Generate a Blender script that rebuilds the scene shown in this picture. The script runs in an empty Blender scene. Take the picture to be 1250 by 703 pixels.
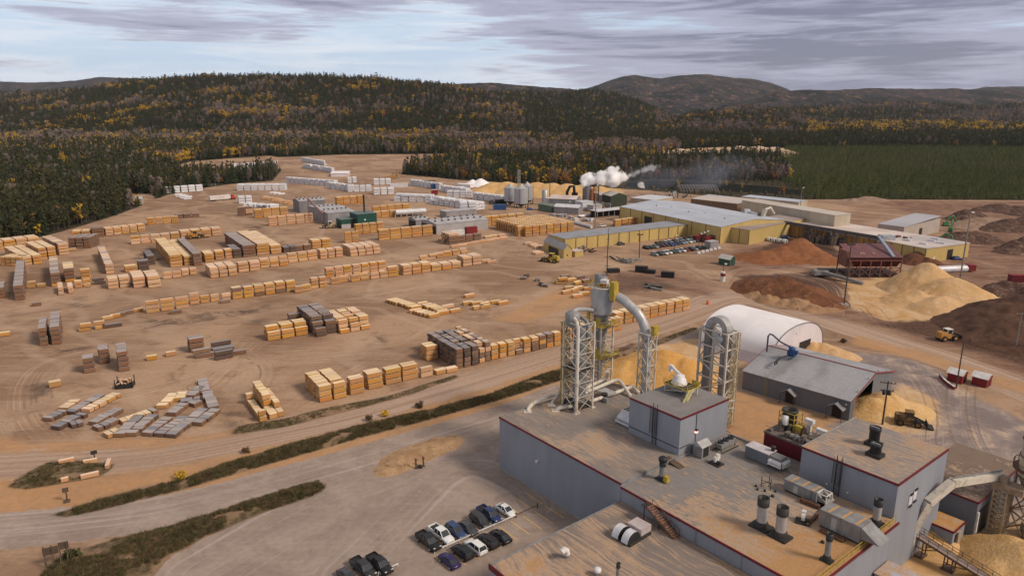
import bpy, bmesh, math, random
import numpy as np
from math import sin, cos, pi, radians, atan2, sqrt, hypot
from mathutils import Vector, Matrix, noise as mnoise
random.seed(7)
RNG = np.random.default_rng(11)
scene = bpy.context.scene
COL = scene.collection
CAM_H, FPX, PITCH = 73.0, 867.0, radians(14.5)
cam = bpy.data.cameras.new("camera")
cam.sensor_width = 36.0
cam.lens = FPX / 1250.0 * 36.0
cam.clip_start = 0.5
cam.clip_end = 40000.0
cam_ob = bpy.data.objects.new("camera", cam)
COL.objects.link(cam_ob)
cam_ob.location = (0, 0, CAM_H)
cam_ob.rotation_euler = (pi / 2 - PITCH, 0, 0)
scene.camera = cam_ob
scene.view_settings.view_transform = 'Standard'
scene.view_settings.look = 'None'
scene.view_settings.gamma = 1.0
scene.view_settings.use_curve_mapping = False
scene.view_settings.exposure = 1.0
scene.render.film_transparent = False
try:
 scene.cycles.max_bounces = 18
 scene.cycles.diffuse_bounces = 2
 scene.cycles.glossy_bounces = 2
 scene.cycles.transparent_max_bounces = 8
 scene.cycles.volume_bounces = 16
 scene.cycles.use_denoising = True
 scene.cycles.volume_step_rate = 1.0
except Exception:
 pass
SUN_DIR = Vector((0.90, -0.42, 0.85)).normalized()
SUN_EL = math.asin(SUN_DIR.z)
SUN_ROT = atan2(SUN_DIR.x, SUN_DIR.y)
world = bpy.data.worlds.new("World")
scene.world = world
world.use_nodes = True
wn, wl = world.node_tree.nodes, world.node_tree.links
wn.clear()
def wnode(t, **k):
 n = wn.new(t)
 for a, b in k.items():
  setattr(n, a, b)
 return n
def wmath(op, a, b=None, clamp=False):
 n = wnode('ShaderNodeMath', operation=op, use_clamp=clamp)
 for i, v in enumerate((a, b)):
  if v is None:
   continue
  if isinstance(v, (int, float)):
   n.inputs[i].default_value = v
  else:
   wl.new(v, n.inputs[i])
 return n.outputs[0]
def wmix(f, a, b):
 n = wnode('ShaderNodeMix', data_type='RGBA')
 for s, v in ((n.inputs[0], f), (n.inputs[6], a), (n.inputs[7], b)):
  if isinstance(v, tuple):
   s.default_value = (*v, 1)
  elif isinstance(v, (int, float)):
   s.default_value = v
  else:
   wl.new(v, s)
 return n.outputs[2]
def wramp(v, a, b):
 n = wnode('ShaderNodeMapRange', clamp=True, interpolation_type='SMOOTHSTEP')
 wl.new(v, n.inputs[0])
 n.inputs[1].default_value, n.inputs[2].default_value = a, b
 return n.outputs[0]
def wnoise(scale, detail, rough, loc=(0, 0, 0), dist=0.0):
 m = wnode('ShaderNodeMapping')
 m.inputs['Scale'].default_value = scale
 m.inputs['Location'].default_value = loc
 wl.new(w_tc.outputs['Generated'], m.inputs[0])
 n = wnode('ShaderNodeTexNoise')
 n.inputs['Scale'].default_value = 1.0
 n.inputs['Detail'].default_value = detail
 n.inputs['Roughness'].default_value = rough
 n.inputs['Distortion'].default_value = dist
 wl.new(m.outputs[0], n.inputs['Vector'])
 return n.outputs[0]
w_tc = wnode('ShaderNodeTexCoord')
w_sep = wnode('ShaderNodeSeparateXYZ')
wl.new(w_tc.outputs['Generated'], w_sep.inputs[0])
w_sky = wnode('ShaderNodeTexSky', sky_type='NISHITA', sun_disc=False)
w_sky.sun_elevation = SUN_EL
w_sky.sun_rotation = SUN_ROT
w_sky.air_density = 1.0
w_sky.dust_density = 1.0
SKY_K = 10.0            # cloud radiance in the sky texture's own units
n_big = wnoise((2.0, 2.0, 20.0), 6.0, 0.6, (3.1, 0.4, 1.7), 0.5)
n_mid = wnoise((4.4, 4.4, 58.0), 7.0, 0.6, (0.3, 2.2, 5.1), 0.7)
n_fin = wnoise((10.0, 10.0, 150.0), 5.0, 0.6, (7.7, 1.1, 0.9), 0.8)
w_x, w_z = w_sep.outputs[0], w_sep.outputs[2]
right = wramp(w_x, -0.10, 0.50)                    # the cloud deck is thicker towards the right
up = wramp(w_z, 0.02, 0.14)
cover = wmath('ADD', wmath('MULTIPLY', n_big, 0.62), wmath('ADD', wmath('MULTIPLY', n_mid, 0.44), wmath('MULTIPLY', n_fin, 0.20)))
thick = wmath('ADD', cover, wmath('ADD', wmath('MULTIPLY', right, 0.215), wmath('MULTIPLY', up, 0.08)))
white = (0.74 * SKY_K, 0.79 * SKY_K, 0.88 * SKY_K)
bluish = (0.54 * SKY_K, 0.66 * SKY_K, 0.82 * SKY_K)
grey = (0.20 * SKY_K, 0.205 * SKY_K, 0.29 * SKY_K)
mauve = (0.41 * SKY_K, 0.41 * SKY_K, 0.53 * SKY_K)
base = wmix(wramp(n_mid, 0.36, 0.66), bluish, white)
c1 = wmix(wramp(thick, 0.675, 0.79), base, mauve)
c2 = wmix(wramp(thick, 0.79, 0.91), c1, grey)
low = wmath('SUBTRACT', 1.0, wramp(w_z, 0.005, 0.05))
hz_col = wmix(right, (0.72 * SKY_K, 0.77 * SKY_K, 0.88 * SKY_K), (0.34 * SKY_K, 0.37 * SKY_K, 0.52 * SKY_K))
c3 = wmix(wmath('MULTIPLY', low, 0.40), c2, hz_col)
c4 = wmix(wramp(w_z, 0.15, 0.32), c3, (0.41 * SKY_K, 0.39 * SKY_K, 0.40 * SKY_K))  # unseen overhead sky, dimmed and warmed to shape the ambient light
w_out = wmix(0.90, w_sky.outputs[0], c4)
w_bg = wnode('ShaderNodeBackground')
w_bg.inputs['Strength'].default_value = 0.055
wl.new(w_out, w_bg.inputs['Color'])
w_o = wnode('ShaderNodeOutputWorld')
wl.new(w_bg.outputs[0], w_o.inputs[0])
sun = bpy.data.lights.new("sun", 'SUN')
sun.energy = 1.5
sun.angle = radians(14)
sun.color = (1.0, 0.86, 0.70)
sun_ob = bpy.data.objects.new("sun", sun)
COL.objects.link(sun_ob)
sun_ob.rotation_euler = SUN_DIR.to_track_quat('Z', 'Y').to_euler()
sun_ob.location = (200, -100, 300)
CP, SP = cos(PITCH), sin(PITCH)
def W(px, py, z=0.0):
 a, b = (px - 625.0) / FPX, (351.5 - py) / FPX
 dy, dz = CP + b * SP, -SP + b * CP
 t = (z - CAM_H) / dz
 return Vector((a * t, dy * t, z))
def PX(x, y, z):
 z = z - CAM_H
 dep = y * CP - z * SP
 return 625 + FPX * x / dep, 351.5 - FPX * (y * SP + z * CP) / dep
def Zat(p, py):                       # height above p at which the photo row py is reached
 b = (351.5 - py) / FPX
 k = (-SP + b * CP) / (CP + b * SP)
 return CAM_H + p.y * k
MPP = lambda p: (p.y * CP + (CAM_H - p.z) * SP) / FPX      # metres per photo pixel at p
PHI = radians(51.5)
UU = Vector((cos(PHI), -sin(PHI), 0)); VV = Vector((sin(PHI), cos(PHI), 0))
OO = W(610, 572)
RZF = -PHI                            # the near mill buildings
def AB(a, b, z=0.0):
 return OO + UU * a + VV * b + Vector((0, 0, z))
def toAB(p):
 d = p - OO
 return d.dot(UU), d.dot(VV)
RZY = radians(33)                     # rows of the lumber yard
E1 = Vector((cos(RZY), sin(RZY), 0)); E2 = Vector((sin(RZY), -cos(RZY), 0))
def _hash(ix, iy, s):
 h = (ix.astype(np.int64) * 374761393 + iy.astype(np.int64) * 668265263 + s * 1442695041) & 0xFFFFFFFF
 h = ((h ^ (h >> 13)) * 1274126177) & 0xFFFFFFFF
 return ((h ^ (h >> 16)) & 0xFFFF) / 65535.0
def vnoise(x, y, sc, s=0):
 x = np.asarray(x, float) / sc; y = np.asarray(y, float) / sc
 ix, iy = np.floor(x), np.floor(y)
 fx, fy = x - ix, y - iy
 fx, fy = fx * fx * (3 - 2 * fx), fy * fy * (3 - 2 * fy)
 a, b = _hash(ix, iy, s), _hash(ix + 1, iy, s)
 c, d = _hash(ix, iy + 1, s), _hash(ix + 1, iy + 1, s)
 return (a * (1 - fx) + b * fx) * (1 - fy) + (c * (1 - fx) + d * fx) * fy
def fbm(x, y, sc, s=0, o=4):
 t, a, n = 0, 1, 0
 for i in range(o):
  t = t + a * vnoise(x, y, sc / 2 ** i, s + i * 17); n += a; a *= .5
 return t / n
def sstep(a, b, v):
 t = np.clip((np.asarray(v, float) - a) / (b - a), 0, 1)
 return t * t * (3 - 2 * t)
def inpoly(x, y, poly):
 r = np.zeros(np.shape(x), bool)
 n = len(poly)
 for i in range(n):
  x1, y1 = poly[i]; x2, y2 = poly[(i + 1) % n]
  if y1 == y2:
   continue
  c = ((y1 > y) != (y2 > y)) & (x < (x2 - x1) * (y - y1) / (y2 - y1) + x1)
  r ^= c
 return r
def segdist(x, y, pts, closed=True):
 best = np.full(np.shape(x), 1e9)
 n = len(pts)
 for i in range(n if closed else n - 1):
  x1, y1 = pts[i]; x2, y2 = pts[(i + 1) % n]
  dx, dy = x2 - x1, y2 - y1
  L = dx * dx + dy * dy + 1e-9
  t = np.clip(((x - x1) * dx + (y - y1) * dy) / L, 0, 1)
  best = np.minimum(best, np.hypot(x - x1 - t * dx, y - y1 - t * dy))
 return best
def sdf(x, y, poly):                  # > 0 inside
 d = segdist(x, y, poly)
 return np.where(inpoly(x, y, poly), d, -d)
def wpoly(pts):
 return [tuple(W(*p).xy) for p in pts]
class NT:
 def __init__(s, name):
  s.m = bpy.data.materials.new(name); s.m.use_nodes = True
  s.t = s.m.node_tree; s.n = s.t.nodes; s.l = s.t.links
  s.n.clear()
  s.out = s.n.new('ShaderNodeOutputMaterial')
  s.b = s.n.new('ShaderNodeBsdfPrincipled')
  s.l.new(s.b.outputs[0], s.out.inputs[0])
 def put(s, sock, v):
  if isinstance(v, (int, float)):
   sock.default_value = v
  elif isinstance(v, (tuple, list)):
   sock.default_value = (*v, 1) if len(v) == 3 and sock.type == 'RGBA' else v
  else:
   s.l.new(v, sock)
 def math(s, op, a, b=None, c=None, clamp=False):
  n = s.n.new('ShaderNodeMath'); n.operation = op; n.use_clamp = clamp
  for i, v in enumerate((a, b, c)):
   if v is not None:
    s.put(n.inputs[i], v)
  return n.outputs[0]
 def mul(s, a, b): return s.math('MULTIPLY', a, b)
 def add(s, a, b): return s.math('ADD', a, b)
 def mix(s, f, a, b, mode='MIX'):
  n = s.n.new('ShaderNodeMix'); n.data_type = 'RGBA'; n.blend_type = mode
  s.put(n.inputs[0], f); s.put(n.inputs[6], a); s.put(n.inputs[7], b)
  return n.outputs[2]
 def ramp(s, v, a, b, lo=0.0, hi=1.0, smooth=True):
  n = s.n.new('ShaderNodeMapRange'); n.clamp = True
  n.interpolation_type = 'SMOOTHSTEP' if smooth else 'LINEAR'
  s.put(n.inputs[0], v)
  for i, k in enumerate((a, b, lo, hi)):
   n.inputs[i + 1].default_value = k
  return n.outputs[0]
 def coord(s, kind='Object'):
  if kind == 'Position':
   return s.n.new('ShaderNodeNewGeometry').outputs['Position']
  return s.n.new('ShaderNodeTexCoord').outputs[kind]
 def map(s, vec, scale=(1, 1, 1), rot=(0, 0, 0), loc=(0, 0, 0)):
  n = s.n.new('ShaderNodeMapping')
  n.inputs['Scale'].default_value = scale; n.inputs['Rotation'].default_value = rot; n.inputs['Location'].default_value = loc
  s.l.new(vec, n.inputs[0])
  return n.outputs[0]
 def noise(s, vec, scale, detail=5.0, rough=.55, dist=0.0):
  n = s.n.new('ShaderNodeTexNoise')
  n.inputs['Scale'].default_value = scale; n.inputs['Detail'].default_value = detail
  n.inputs['Roughness'].default_value = rough; n.inputs['Distortion'].default_value = dist
  s.l.new(vec, n.inputs['Vector'])
  return n.outputs[0]
 def sep(s, vec):
  n = s.n.new('ShaderNodeSeparateXYZ'); s.l.new(vec, n.inputs[0]); return n.outputs
 def attr(s, name):
  n = s.n.new('ShaderNodeAttribute'); n.attribute_name = name; return n
 def rnd(s): return s.n.new('ShaderNodeObjectInfo').outputs['Random']
 def objcol(s): return s.n.new('ShaderNodeObjectInfo').outputs['Color']
 def hsv(s, col, h=.5, sa=1.0, v=1.0):
  n = s.n.new('ShaderNodeHueSaturation')
  s.put(n.inputs['Hue'], h); s.put(n.inputs['Saturation'], sa); s.put(n.inputs['Value'], v); s.put(n.inputs['Color'], col)
  return n.outputs[0]
 def bump(s, h, strength=.3, dist=.1):
  n = s.n.new('ShaderNodeBump'); n.inputs['Strength'].default_value = strength; n.inputs['Distance'].default_value = dist
  s.l.new(h, n.inputs['Height']); s.l.new(n.outputs[0], s.b.inputs['Normal'])
 def set(s, col=None, rough=None, metal=None, spec=None):
  if col is not None: s.put(s.b.inputs['Base Color'], col)
  if rough is not None: s.put(s.b.inputs['Roughness'], rough)
  if metal is not None: s.put(s.b.inputs['Metallic'], metal)
  if spec is not None: s.put(s.b.inputs['Specular IOR Level'], spec)
  return s.m
MATS = {}
def mat(name, c1, c2=None, scale=1.0, rough=.8, metal=0.0, stretch=(1, 1, 1), contrast=(.35, .65), bump=0.0, rand=0.0, spec=.3, rib=0.0, ribd=.05, fine=0.0):
 """painted, rusty or plain surface: two colours mixed by stretched noise, optional ribs and per-object variation"""
 if name in MATS:
  return MATS[name]
 t = NT(name)
 co = t.coord('Object')
 c2 = c2 or tuple(k * .82 for k in c1)
 nz = t.noise(t.map(co, stretch), scale, 6.0, .6)
 col = t.mix(t.ramp(nz, *contrast), c2, c1)
 if fine:
  n2 = t.noise(co, scale * 9, 3.0, .6)
  col = t.hsv(col, v=t.ramp(n2, .25, .75, 1 - fine, 1 + fine))
 if rand:
  col = t.hsv(col, v=t.add(1 - rand, t.mul(t.rnd(), 2 * rand)))
 if rib:
  x, y, z = t.sep(co)
  k = 2 * pi / rib
  w = t.add(t.math('SINE', t.mul(x, k)), t.math('SINE', t.mul(y, k)))
  t.bump(w, .22, ribd)
  col = t.hsv(col, v=t.ramp(w, -1.0, 1.0, .97, 1.02))
 elif bump:
  t.bump(nz, bump, .1)
 MATS[name] = t.set(col, rough, metal, spec)
 return t.m
def paint(name, rough=.35):
 """vehicle paint in the object's own colour"""
 if name in MATS: return MATS[name]
 t = NT(name)
 d = t.ramp(t.noise(t.coord('Object'), 2.5), .4, .75)
 col = t.mix(t.mul(d, .06), t.objcol(), (.30, .24, .19))
 t.b.inputs['Coat Weight'].default_value = .1
 MATS[name] = t.set(col, rough, .0, .35)
 return t.m
class MB:
 def __init__(s):
  s.v, s.f, s.mi, s.sm = [], [], [], []
  s.M = None
 def add(s, vs, fs, m=0, smooth=False):
  o = len(s.v)
  if s.M is not None:
   vs = [tuple(s.M @ Vector(p)) for p in vs]
  s.v += [tuple(p) for p in vs]
  for f in fs:
   s.f.append([o + i for i in f]); s.mi.append(m); s.sm.append(smooth)
  return s
 def bx(s, x0, x1, y0, y1, z0, z1, m=0):
  vs = [(x0, y0, z0), (x1, y0, z0), (x1, y1, z0), (x0, y1, z0), (x0, y0, z1), (x1, y0, z1), (x1, y1, z1), (x0, y1, z1)]
  return s.add(vs, [(3, 2, 1, 0), (4, 5, 6, 7), (0, 1, 5, 4), (1, 2, 6, 5), (2, 3, 7, 6), (3, 0, 4, 7)], m)
 def box(s, c, d, rz=0.0, m=0):
  R = Matrix.Rotation(rz, 3, 'Z')
  vs = []
  for sz in (-.5, .5):
   for sx, sy in ((-.5, -.5), (.5, -.5), (.5, .5), (-.5, .5)):
    vs.append(tuple(Vector(c) + R @ Vector((sx * d[0], sy * d[1], sz * d[2]))))
  return s.add(vs, [(3, 2, 1, 0), (4, 5, 6, 7), (0, 1, 5, 4), (1, 2, 6, 5), (2, 3, 7, 6), (3, 0, 4, 7)], m)
 def prism(s, poly, z0, z1, m=0, mtop=None):
  a = sum(poly[i][0] * poly[(i + 1) % len(poly)][1] - poly[(i + 1) % len(poly)][0] * poly[i][1] for i in range(len(poly)))
  if a < 0: poly = poly[::-1]
  n = len(poly)
  s.add([(x, y, z0) for x, y in poly] + [(x, y, z1) for x, y in poly],
              [tuple(range(n - 1, -1, -1))] + [(i, (i + 1) % n, n + (i + 1) % n, n + i) for i in range(n)], m)
  return s.add([(x, y, z1) for x, y in poly], [tuple(range(n))], m if mtop is None else mtop)
 def bar(s, p, q, w=.1, h=None, m=0):
  p, q = Vector(p), Vector(q); d = q - p
  if d.length < 1e-6: return s
  d.normalize(); h = h or w
  up = Vector((0, 0, 1)) if abs(d.z) < .95 else Vector((1, 0, 0))
  a = d.cross(up).normalized(); b = a.cross(d)
  vs = [tuple(e + a * (w / 2 * i) + b * (h / 2 * j)) for e in (p, q) for i, j in ((-1, -1), (1, -1), (1, 1), (-1, 1))]
  return s.add(vs, [(0, 1, 2, 3), (7, 6, 5, 4), (4, 5, 1, 0), (5, 6, 2, 1), (6, 7, 3, 2), (7, 4, 0, 3)], m)
 def tube(s, pts, r, n=10, m=0, cap=True):
  pts = [Vector(p) for p in pts]
  rs = r if isinstance(r, (list, tuple)) else [r] * len(pts)
  rings = []; a = None
  for i, p in enumerate(pts):
   d = (pts[min(i + 1, len(pts) - 1)] - pts[max(i - 1, 0)]).normalized()
   if a is None:
    up = Vector((0, 0, 1)) if abs(d.z) < .9 else Vector((1, 0, 0))
    a = d.cross(up).normalized()
   else:
    a = (a - d * a.dot(d)).normalized()
   b = d.cross(a)
   rings.append([tuple(p + (a * cos(2 * pi * k / n) + b * sin(2 * pi * k / n)) * rs[i]) for k in range(n)])
  vs = [q for g in rings for q in g]
  fs = [(i * n + k, i * n + (k + 1) % n, (i + 1) * n + (k + 1) % n, (i + 1) * n + k) for i in range(len(pts) - 1) for k in range(n)]
  s.add(vs, fs, m, True)
  if cap:
   s.add(rings[0], [tuple(range(n - 1, -1, -1))], m); s.add(rings[-1], [tuple(range(n))], m)
  return s
 def lathe(s, prof, n=16, c=(0, 0, 0), m=0, smooth=True, capb=True, capt=True):
  vs = [(c[0] + r * cos(2 * pi * k / n), c[1] + r * sin(2 * pi * k / n), c[2] + z) for r, z in prof for k in range(n)]
  fs = [(i * n + k, i * n + (k + 1) % n, (i + 1) * n + (k + 1) % n, (i + 1) * n + k) for i in range(len(prof) - 1) for k in range(n)]
  s.add(vs, fs, m, smooth)
  if capb and prof[0][0] > 1e-4: s.add(vs[:n], [tuple(range(n - 1, -1, -1))], m)
  if capt and prof[-1][0] > 1e-4: s.add(vs[-n:], [tuple(range(n))], m)
  return s
 def cyl(s, c, r, h, n=14, m=0): return s.lathe([(r, 0), (r, h)], n, c, m)
 def build(s, name, mats, parent=None, smooth=None):
  me = bpy.data.meshes.new(name)
  me.from_pydata(s.v, [], s.f); me.update()
  for q in (mats if isinstance(mats, (list, tuple)) else [mats]):
   me.materials.append(q)
  me.polygons.foreach_set('material_index', s.mi)
  me.polygons.foreach_set('use_smooth', [smooth if smooth is not None else k for k in s.sm])
  o = bpy.data.objects.new(name, me); COL.objects.link(o)
  if parent is not None: o.parent = parent
  return o
def tag(o, label=None, cat=None, group=None, kind=None):
 if label: o['label'] = label
 if cat: o['category'] = cat
 if group: o['group'] = group
 if kind: o['kind'] = kind
 return o
def thing(name, label, cat, loc=(0, 0, 0), rz=0.0, group=None):
 o = bpy.data.objects.new(name, None); COL.objects.link(o)
 o.empty_display_size = .5
 o.location = loc; o.rotation_euler = (0, 0, rz)
 return tag(o, label, cat, group)
def solo(name, mb, mats, label, cat, loc=(0, 0, 0), rz=0.0, group=None, kind=None):
 o = mb.build(name, mats)
 o.location = loc; o.rotation_euler = (0, 0, rz)
 return tag(o, label, cat, group, kind)
def dup(root, loc, rz, label=None, group=None, color=None):
 r = root.copy(); COL.objects.link(r)
 r.location = loc; r.rotation_euler = (0, 0, rz)
 tag(r, label, None, group)
 if color: r.color = (*color, 1)
 for ch in root.children:
  c = ch.copy(); COL.objects.link(c); c.parent = r
  if color and ch.name.split('.')[0] in ('body', 'door', 'tailgate'): c.color = (*color, 1)
  for g in ch.children:
   d = g.copy(); COL.objects.link(d); d.parent = c
 return r
M_DARK = mat('dark_steel', (.035, .033, .032), (.05, .045, .04), 2.0, .6, .2)
M_RUBBER = mat('rubber', (.02, .02, .02), (.035, .032, .03), 3.0, .85)
M_GLASS = mat('window_glass', (.025, .03, .035), (.04, .045, .05), 1.0, .12, 0.0, spec=.6)
M_SIDE = mat('grey_siding', (.275, .292, .335), (.240, .255, .293), .25, .55, 0.0, (1, 1, .25), rib=.45, ribd=.06)
M_SIDE2 = mat('dark_grey_siding', (.165, .175, .20), (.14, .15, .17), .25, .55, 0.0, (1, 1, .3), rib=.45, ribd=.06)
M_RED = mat('red_trim', (.17, .014, .022), (.10, .015, .02), 1.5, .5)
M_REDP = mat('red_paint', (.24, .02, .025), (.17, .02, .022), 1.2, .55)
M_GALV = mat('galvanised_steel', (.47, .46, .46), (.36, .35, .345), .8, .45, .3, (1, 1, .5))
M_GALVD = mat('dull_galvanised_steel', (.29, .285, .29), (.21, .205, .20), .8, .5, .25, (1, 1, .4))
M_CREAM = mat('cream_painted_steel', (.58, .53, .455), (.36, .285, .20), 1.1, .55, 0.0, contrast=(.30, .52))
M_YEL = mat('yellow_painted_steel', (.50, .36, .04), (.33, .22, .05), 1.4, .55)
M_WHITE = mat('white_painted_steel', (.72, .71, .70), (.55, .52, .48), .7, .5)
M_WHITE2 = mat('white_sheet_metal', (.66, .66, .70), (.52, .51, .53), .6, .45, .1)
M_BLACK = mat('black_paint', (.018, .018, .02), (.03, .03, .03), 2.0, .5)
M_RUST = mat('rusty_steel', (.17, .085, .045), (.09, .05, .035), 1.6, .8)
M_BLUE = mat('blue_paint', (.02, .07, .22), (.03, .08, .18), 1.5, .5)
M_WOODD = mat('weathered_timber', (.13, .09, .06), (.085, .06, .045), 1.5, .9)
M_CONC = mat('concrete', (.36, .33, .30), (.27, .24, .21), .8, .9)
M_GREEN = mat('green_cladding', (.012, .075, .055), (.018, .065, .05), .5, .55, rib=.5)
M_BEIGE = mat('beige_siding', (.50, .43, .33), (.42, .355, .27), .2, .6, 0.0, (1, 1, .3), rib=.8)
M_YSIDE = mat('yellow_siding', (.54, .40, .15), (.46, .335, .13), .15, .6, 0.0, (1, 1, .3), rib=.8)
M_BROWN = mat('brown_siding', (.20, .13, .085), (.15, .10, .07), .3, .7, rib=.8)
M_ORANGEBOARD = mat('orange_board_siding', (.43, .24, .06), (.25, .12, .04), .35, .7, 0.0, (1, 1, .15))
M_FABRIC = mat('white_fabric', (.84, .81, .82), (.76, .72, .72), .12, .6, fine=.02)
M_GREYROOF = mat('grey_roof_sheet', (.30, .31, .34), (.24, .24, .26), .12, .6, .1, (1, 3, 1))
M_BLUEROOF = mat('pale_blue_roof_sheet', (.50, .53, .60), (.42, .44, .49), .06, .5, .1, (1, 3, 1), fine=.03)
M_PINKROOF = mat('pale_roof_membrane', (.66, .56, .52), (.50, .41, .37), .05, .75, fine=.06)
M_LAMP = mat('lamp_housing', (.75, .74, .70), (.6, .6, .58), 2.0, .4)
YARD = wpoly([(-260, 330), (-60, 312), (0, 301), (60, 288), (100, 277), (145, 263), (182, 249), (207, 238), (250, 230), (282, 225), (335, 221),
              (346, 208), (330, 199), (345, 192), (420, 189), (560, 188), (572, 192), (530, 200), (497, 207), (488, 213), (560, 220),
              (640, 225), (700, 227), (790, 233), (870, 240), (960, 244), (1050, 244), (1250, 245), (1500, 248), (1900, 900), (-900, 900), (-600, 420)])
PLANT = wpoly([(1000, 246), (968, 226), (950, 196), (962, 180), (1050, 179), (1250, 180), (1420, 181), (1420, 249), (1250, 248)])
RIVER = wpoly([(760, 228), (820, 231), (880, 233), (950, 237), (1000, 238), (990, 234), (940, 227), (860, 222), (800, 220), (765, 222)])
POND = wpoly([(-60, 193), (40, 192.5), (78, 190.5), (78, 188.2), (30, 188.5), (-60, 189)])
SANDPIT = wpoly([(800, 193), (814, 184), (850, 181), (905, 179), (960, 181), (966, 191), (930, 194), (905, 190), (872, 195), (838, 195)])
CLEAR2 = wpoly([(138, 250), (150, 238), (186, 236), (190, 250)])
CLEAR3 = wpoly([(195, 207), (235, 197), (330, 190), (346, 193), (338, 205), (300, 213), (230, 212)])
HAUL = [tuple(W(*p).xy) for p in ((-300, 585), (-60, 568), (60, 562), (180, 556), (300, 533), (430, 507), (560, 471), (690, 432), (770, 407), (845, 381),
  (890, 362), (930, 366), (1000, 389), (1080, 415), (1170, 444), (1260, 478), (1420, 545))]
HAUL_W = [9.5, 9, 9, 8, 7.5, 7.5, 7.5, 8, 8, 9, 11, 9, 8, 8, 8.5, 9, 9]
ACCESS = [tuple(W(*p).xy) for p in ((-300, 660), (-80, 652), (20, 646), (100, 638), (180, 628), (240, 615), (300, 600), (380, 577), (450, 558), (550, 528), (625, 507), (690, 480))]
LOT = wpoly([(400, 566), (450, 549), (550, 517), (625, 496), (690, 473), (735, 452), (850, 402), (905, 410), (860, 470), (760, 520), (760, 660), (700, 900), (120, 900), (172, 722),
             (195, 690), (240, 661), (300, 632), (345, 616), (396, 595), (392, 586), (360, 583)])
APRON = wpoly([(985, 424), (1040, 429), (1100, 436), (1140, 448), (1165, 470), (1200, 490), (1300, 535), (1420, 640), (1180, 640), (1150, 600), (1050, 540), (1010, 520), (1090, 480)])
VERGES = [wpoly(p) for p in (
 [(56, 631), (115, 611), (160, 600), (220, 585), (290, 560), (360, 540), (450, 516), (525, 499), (600, 480), (655, 459), (690, 447), (700, 460), (655, 474), (625, 484), (530, 511), (450, 532), (380, 552), (300, 575), (220, 598), (150, 616), (90, 630)],
 [(45, 705), (70, 680), (130, 660), (200, 643), (270, 622), (300, 611), (345, 597), (392, 584), (399, 596), (380, 607), (320, 626), (250, 656), (200, 683), (172, 720), (150, 900), (-40, 900)],
 [(8, 594), (30, 577), (62, 563), (110, 562), (138, 567), (130, 580), (84, 589), (30, 598)],
 [(282, 531), (290, 519), (345, 511), (400, 497), (470, 484), (520, 468), (560, 456), (562, 460), (500, 482), (420, 503), (350, 521)],
 [(688, 455), (760, 429), (850, 398), (852, 402), (770, 436), (700, 464)])]
TANS = [wpoly(p) for p in (
 [(-300, 610), (0, 585), (130, 582), (250, 563), (430, 521), (600, 472), (690, 441), (690, 452), (600, 482), (430, 533), (250, 582), (120, 607), (60, 634), (-300, 655)],
 [(460, 578), (472, 562), (520, 545), (556, 534), (566, 542), (540, 552), (500, 568), (480, 580)],
 [(-300, 545), (-50, 528), (40, 540), (250, 532), (300, 520), (300, 528), (200, 545), (60, 551), (-300, 563)],
 [(1040, 408), (1120, 428), (1250, 468), (1300, 500), (1250, 480), (1120, 440), (1040, 420)],
 [(70, 632), (150, 616), (220, 597), (300, 574), (380, 551), (450, 531), (530, 510), (625, 483), (690, 462), (690, 470), (625, 494), (550, 514), (450, 545), (380, 565), (300, 588), (240, 603), (150, 621)],
 [(600, 390), (690, 350), (720, 365), (640, 395)],
 [(884, 478), (904, 478), (1034, 516), (990, 545), (940, 545), (888, 530)])]
REDS = [wpoly(p) for p in (
 [(1060, 245), (1250, 246), (1600, 250), (1700, 520), (1300, 480), (1170, 425), (1060, 396), (960, 378), (905, 350), (900, 332), (1040, 345), (1110, 335), (1170, 310), (1160, 285), (1130, 265)],
 [(690, 340), (800, 325), (860, 345), (870, 362), (800, 352), (720, 362)],
 [(880, 330), (900, 300), (1000, 300), (1040, 320), (900, 335)])]
MULCH = [wpoly(p) for p in (
 [(1070, 396), (1150, 416), (1250, 446), (1500, 500), (1500, 360), (1215, 372), (1165, 386)],
 [(900, 338), (1010, 330), (1030, 350), (1010, 378), (940, 374)],
 [(905, 318), (960, 285), (1020, 300), (1025, 322)],
 [(690, 440), (770, 420), (780, 480), (740, 500), (690, 480)])]
SAWS = [wpoly(p) for p in (
 [(1030, 345), (1110, 333), (1230, 360), (1240, 372), (1160, 390), (1080, 392), (1040, 375)],
 [(900, 900), (1000, 700), (1085, 640), (1180, 640), (1300, 640), (1400, 900)],
 [(1030, 500), (1105, 470), (1150, 490), (1140, 520), (1060, 540)],
 [(720, 440), (860, 410), (900, 470), (800, 490)],
 [(590, 222), (760, 225), (760, 241), (590, 240)],
 [(930, 440), (1000, 424), (1040, 432), (990, 446)])]
DIRTY = [wpoly(p) for p in (                          # old bark and mud lying in the yard
 [(55, 436), (62, 428), (85, 422), (118, 424), (100, 431)], [(30, 470), (62, 465), (70, 478), (40, 486)],
 [(262, 500), (300, 505), (296, 530), (284, 528)], [(445, 414), (470, 410), (468, 420), (452, 421)],
 [(82, 372), (95, 369), (112, 374), (96, 377)], [(520, 425), (540, 432), (530, 445), (512, 440)],
 [(302, 392), (322, 388), (330, 394), (312, 397)], [(330, 300), (345, 294), (352, 299), (338, 304)],
 [(160, 394), (240, 384), (330, 372), (335, 377), (240, 395), (170, 402)], [(225, 368), (280, 350), (268, 362), (232, 374)],
 [(300, 274), (300, 284), (330, 286), (318, 276)], [(185, 300), (200, 318), (180, 322), (160, 316)],
 [(720, 345), (790, 335), (830, 352), (760, 362)], [(1050, 296), (1100, 305), (1140, 318), (1070, 316)])]
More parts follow.
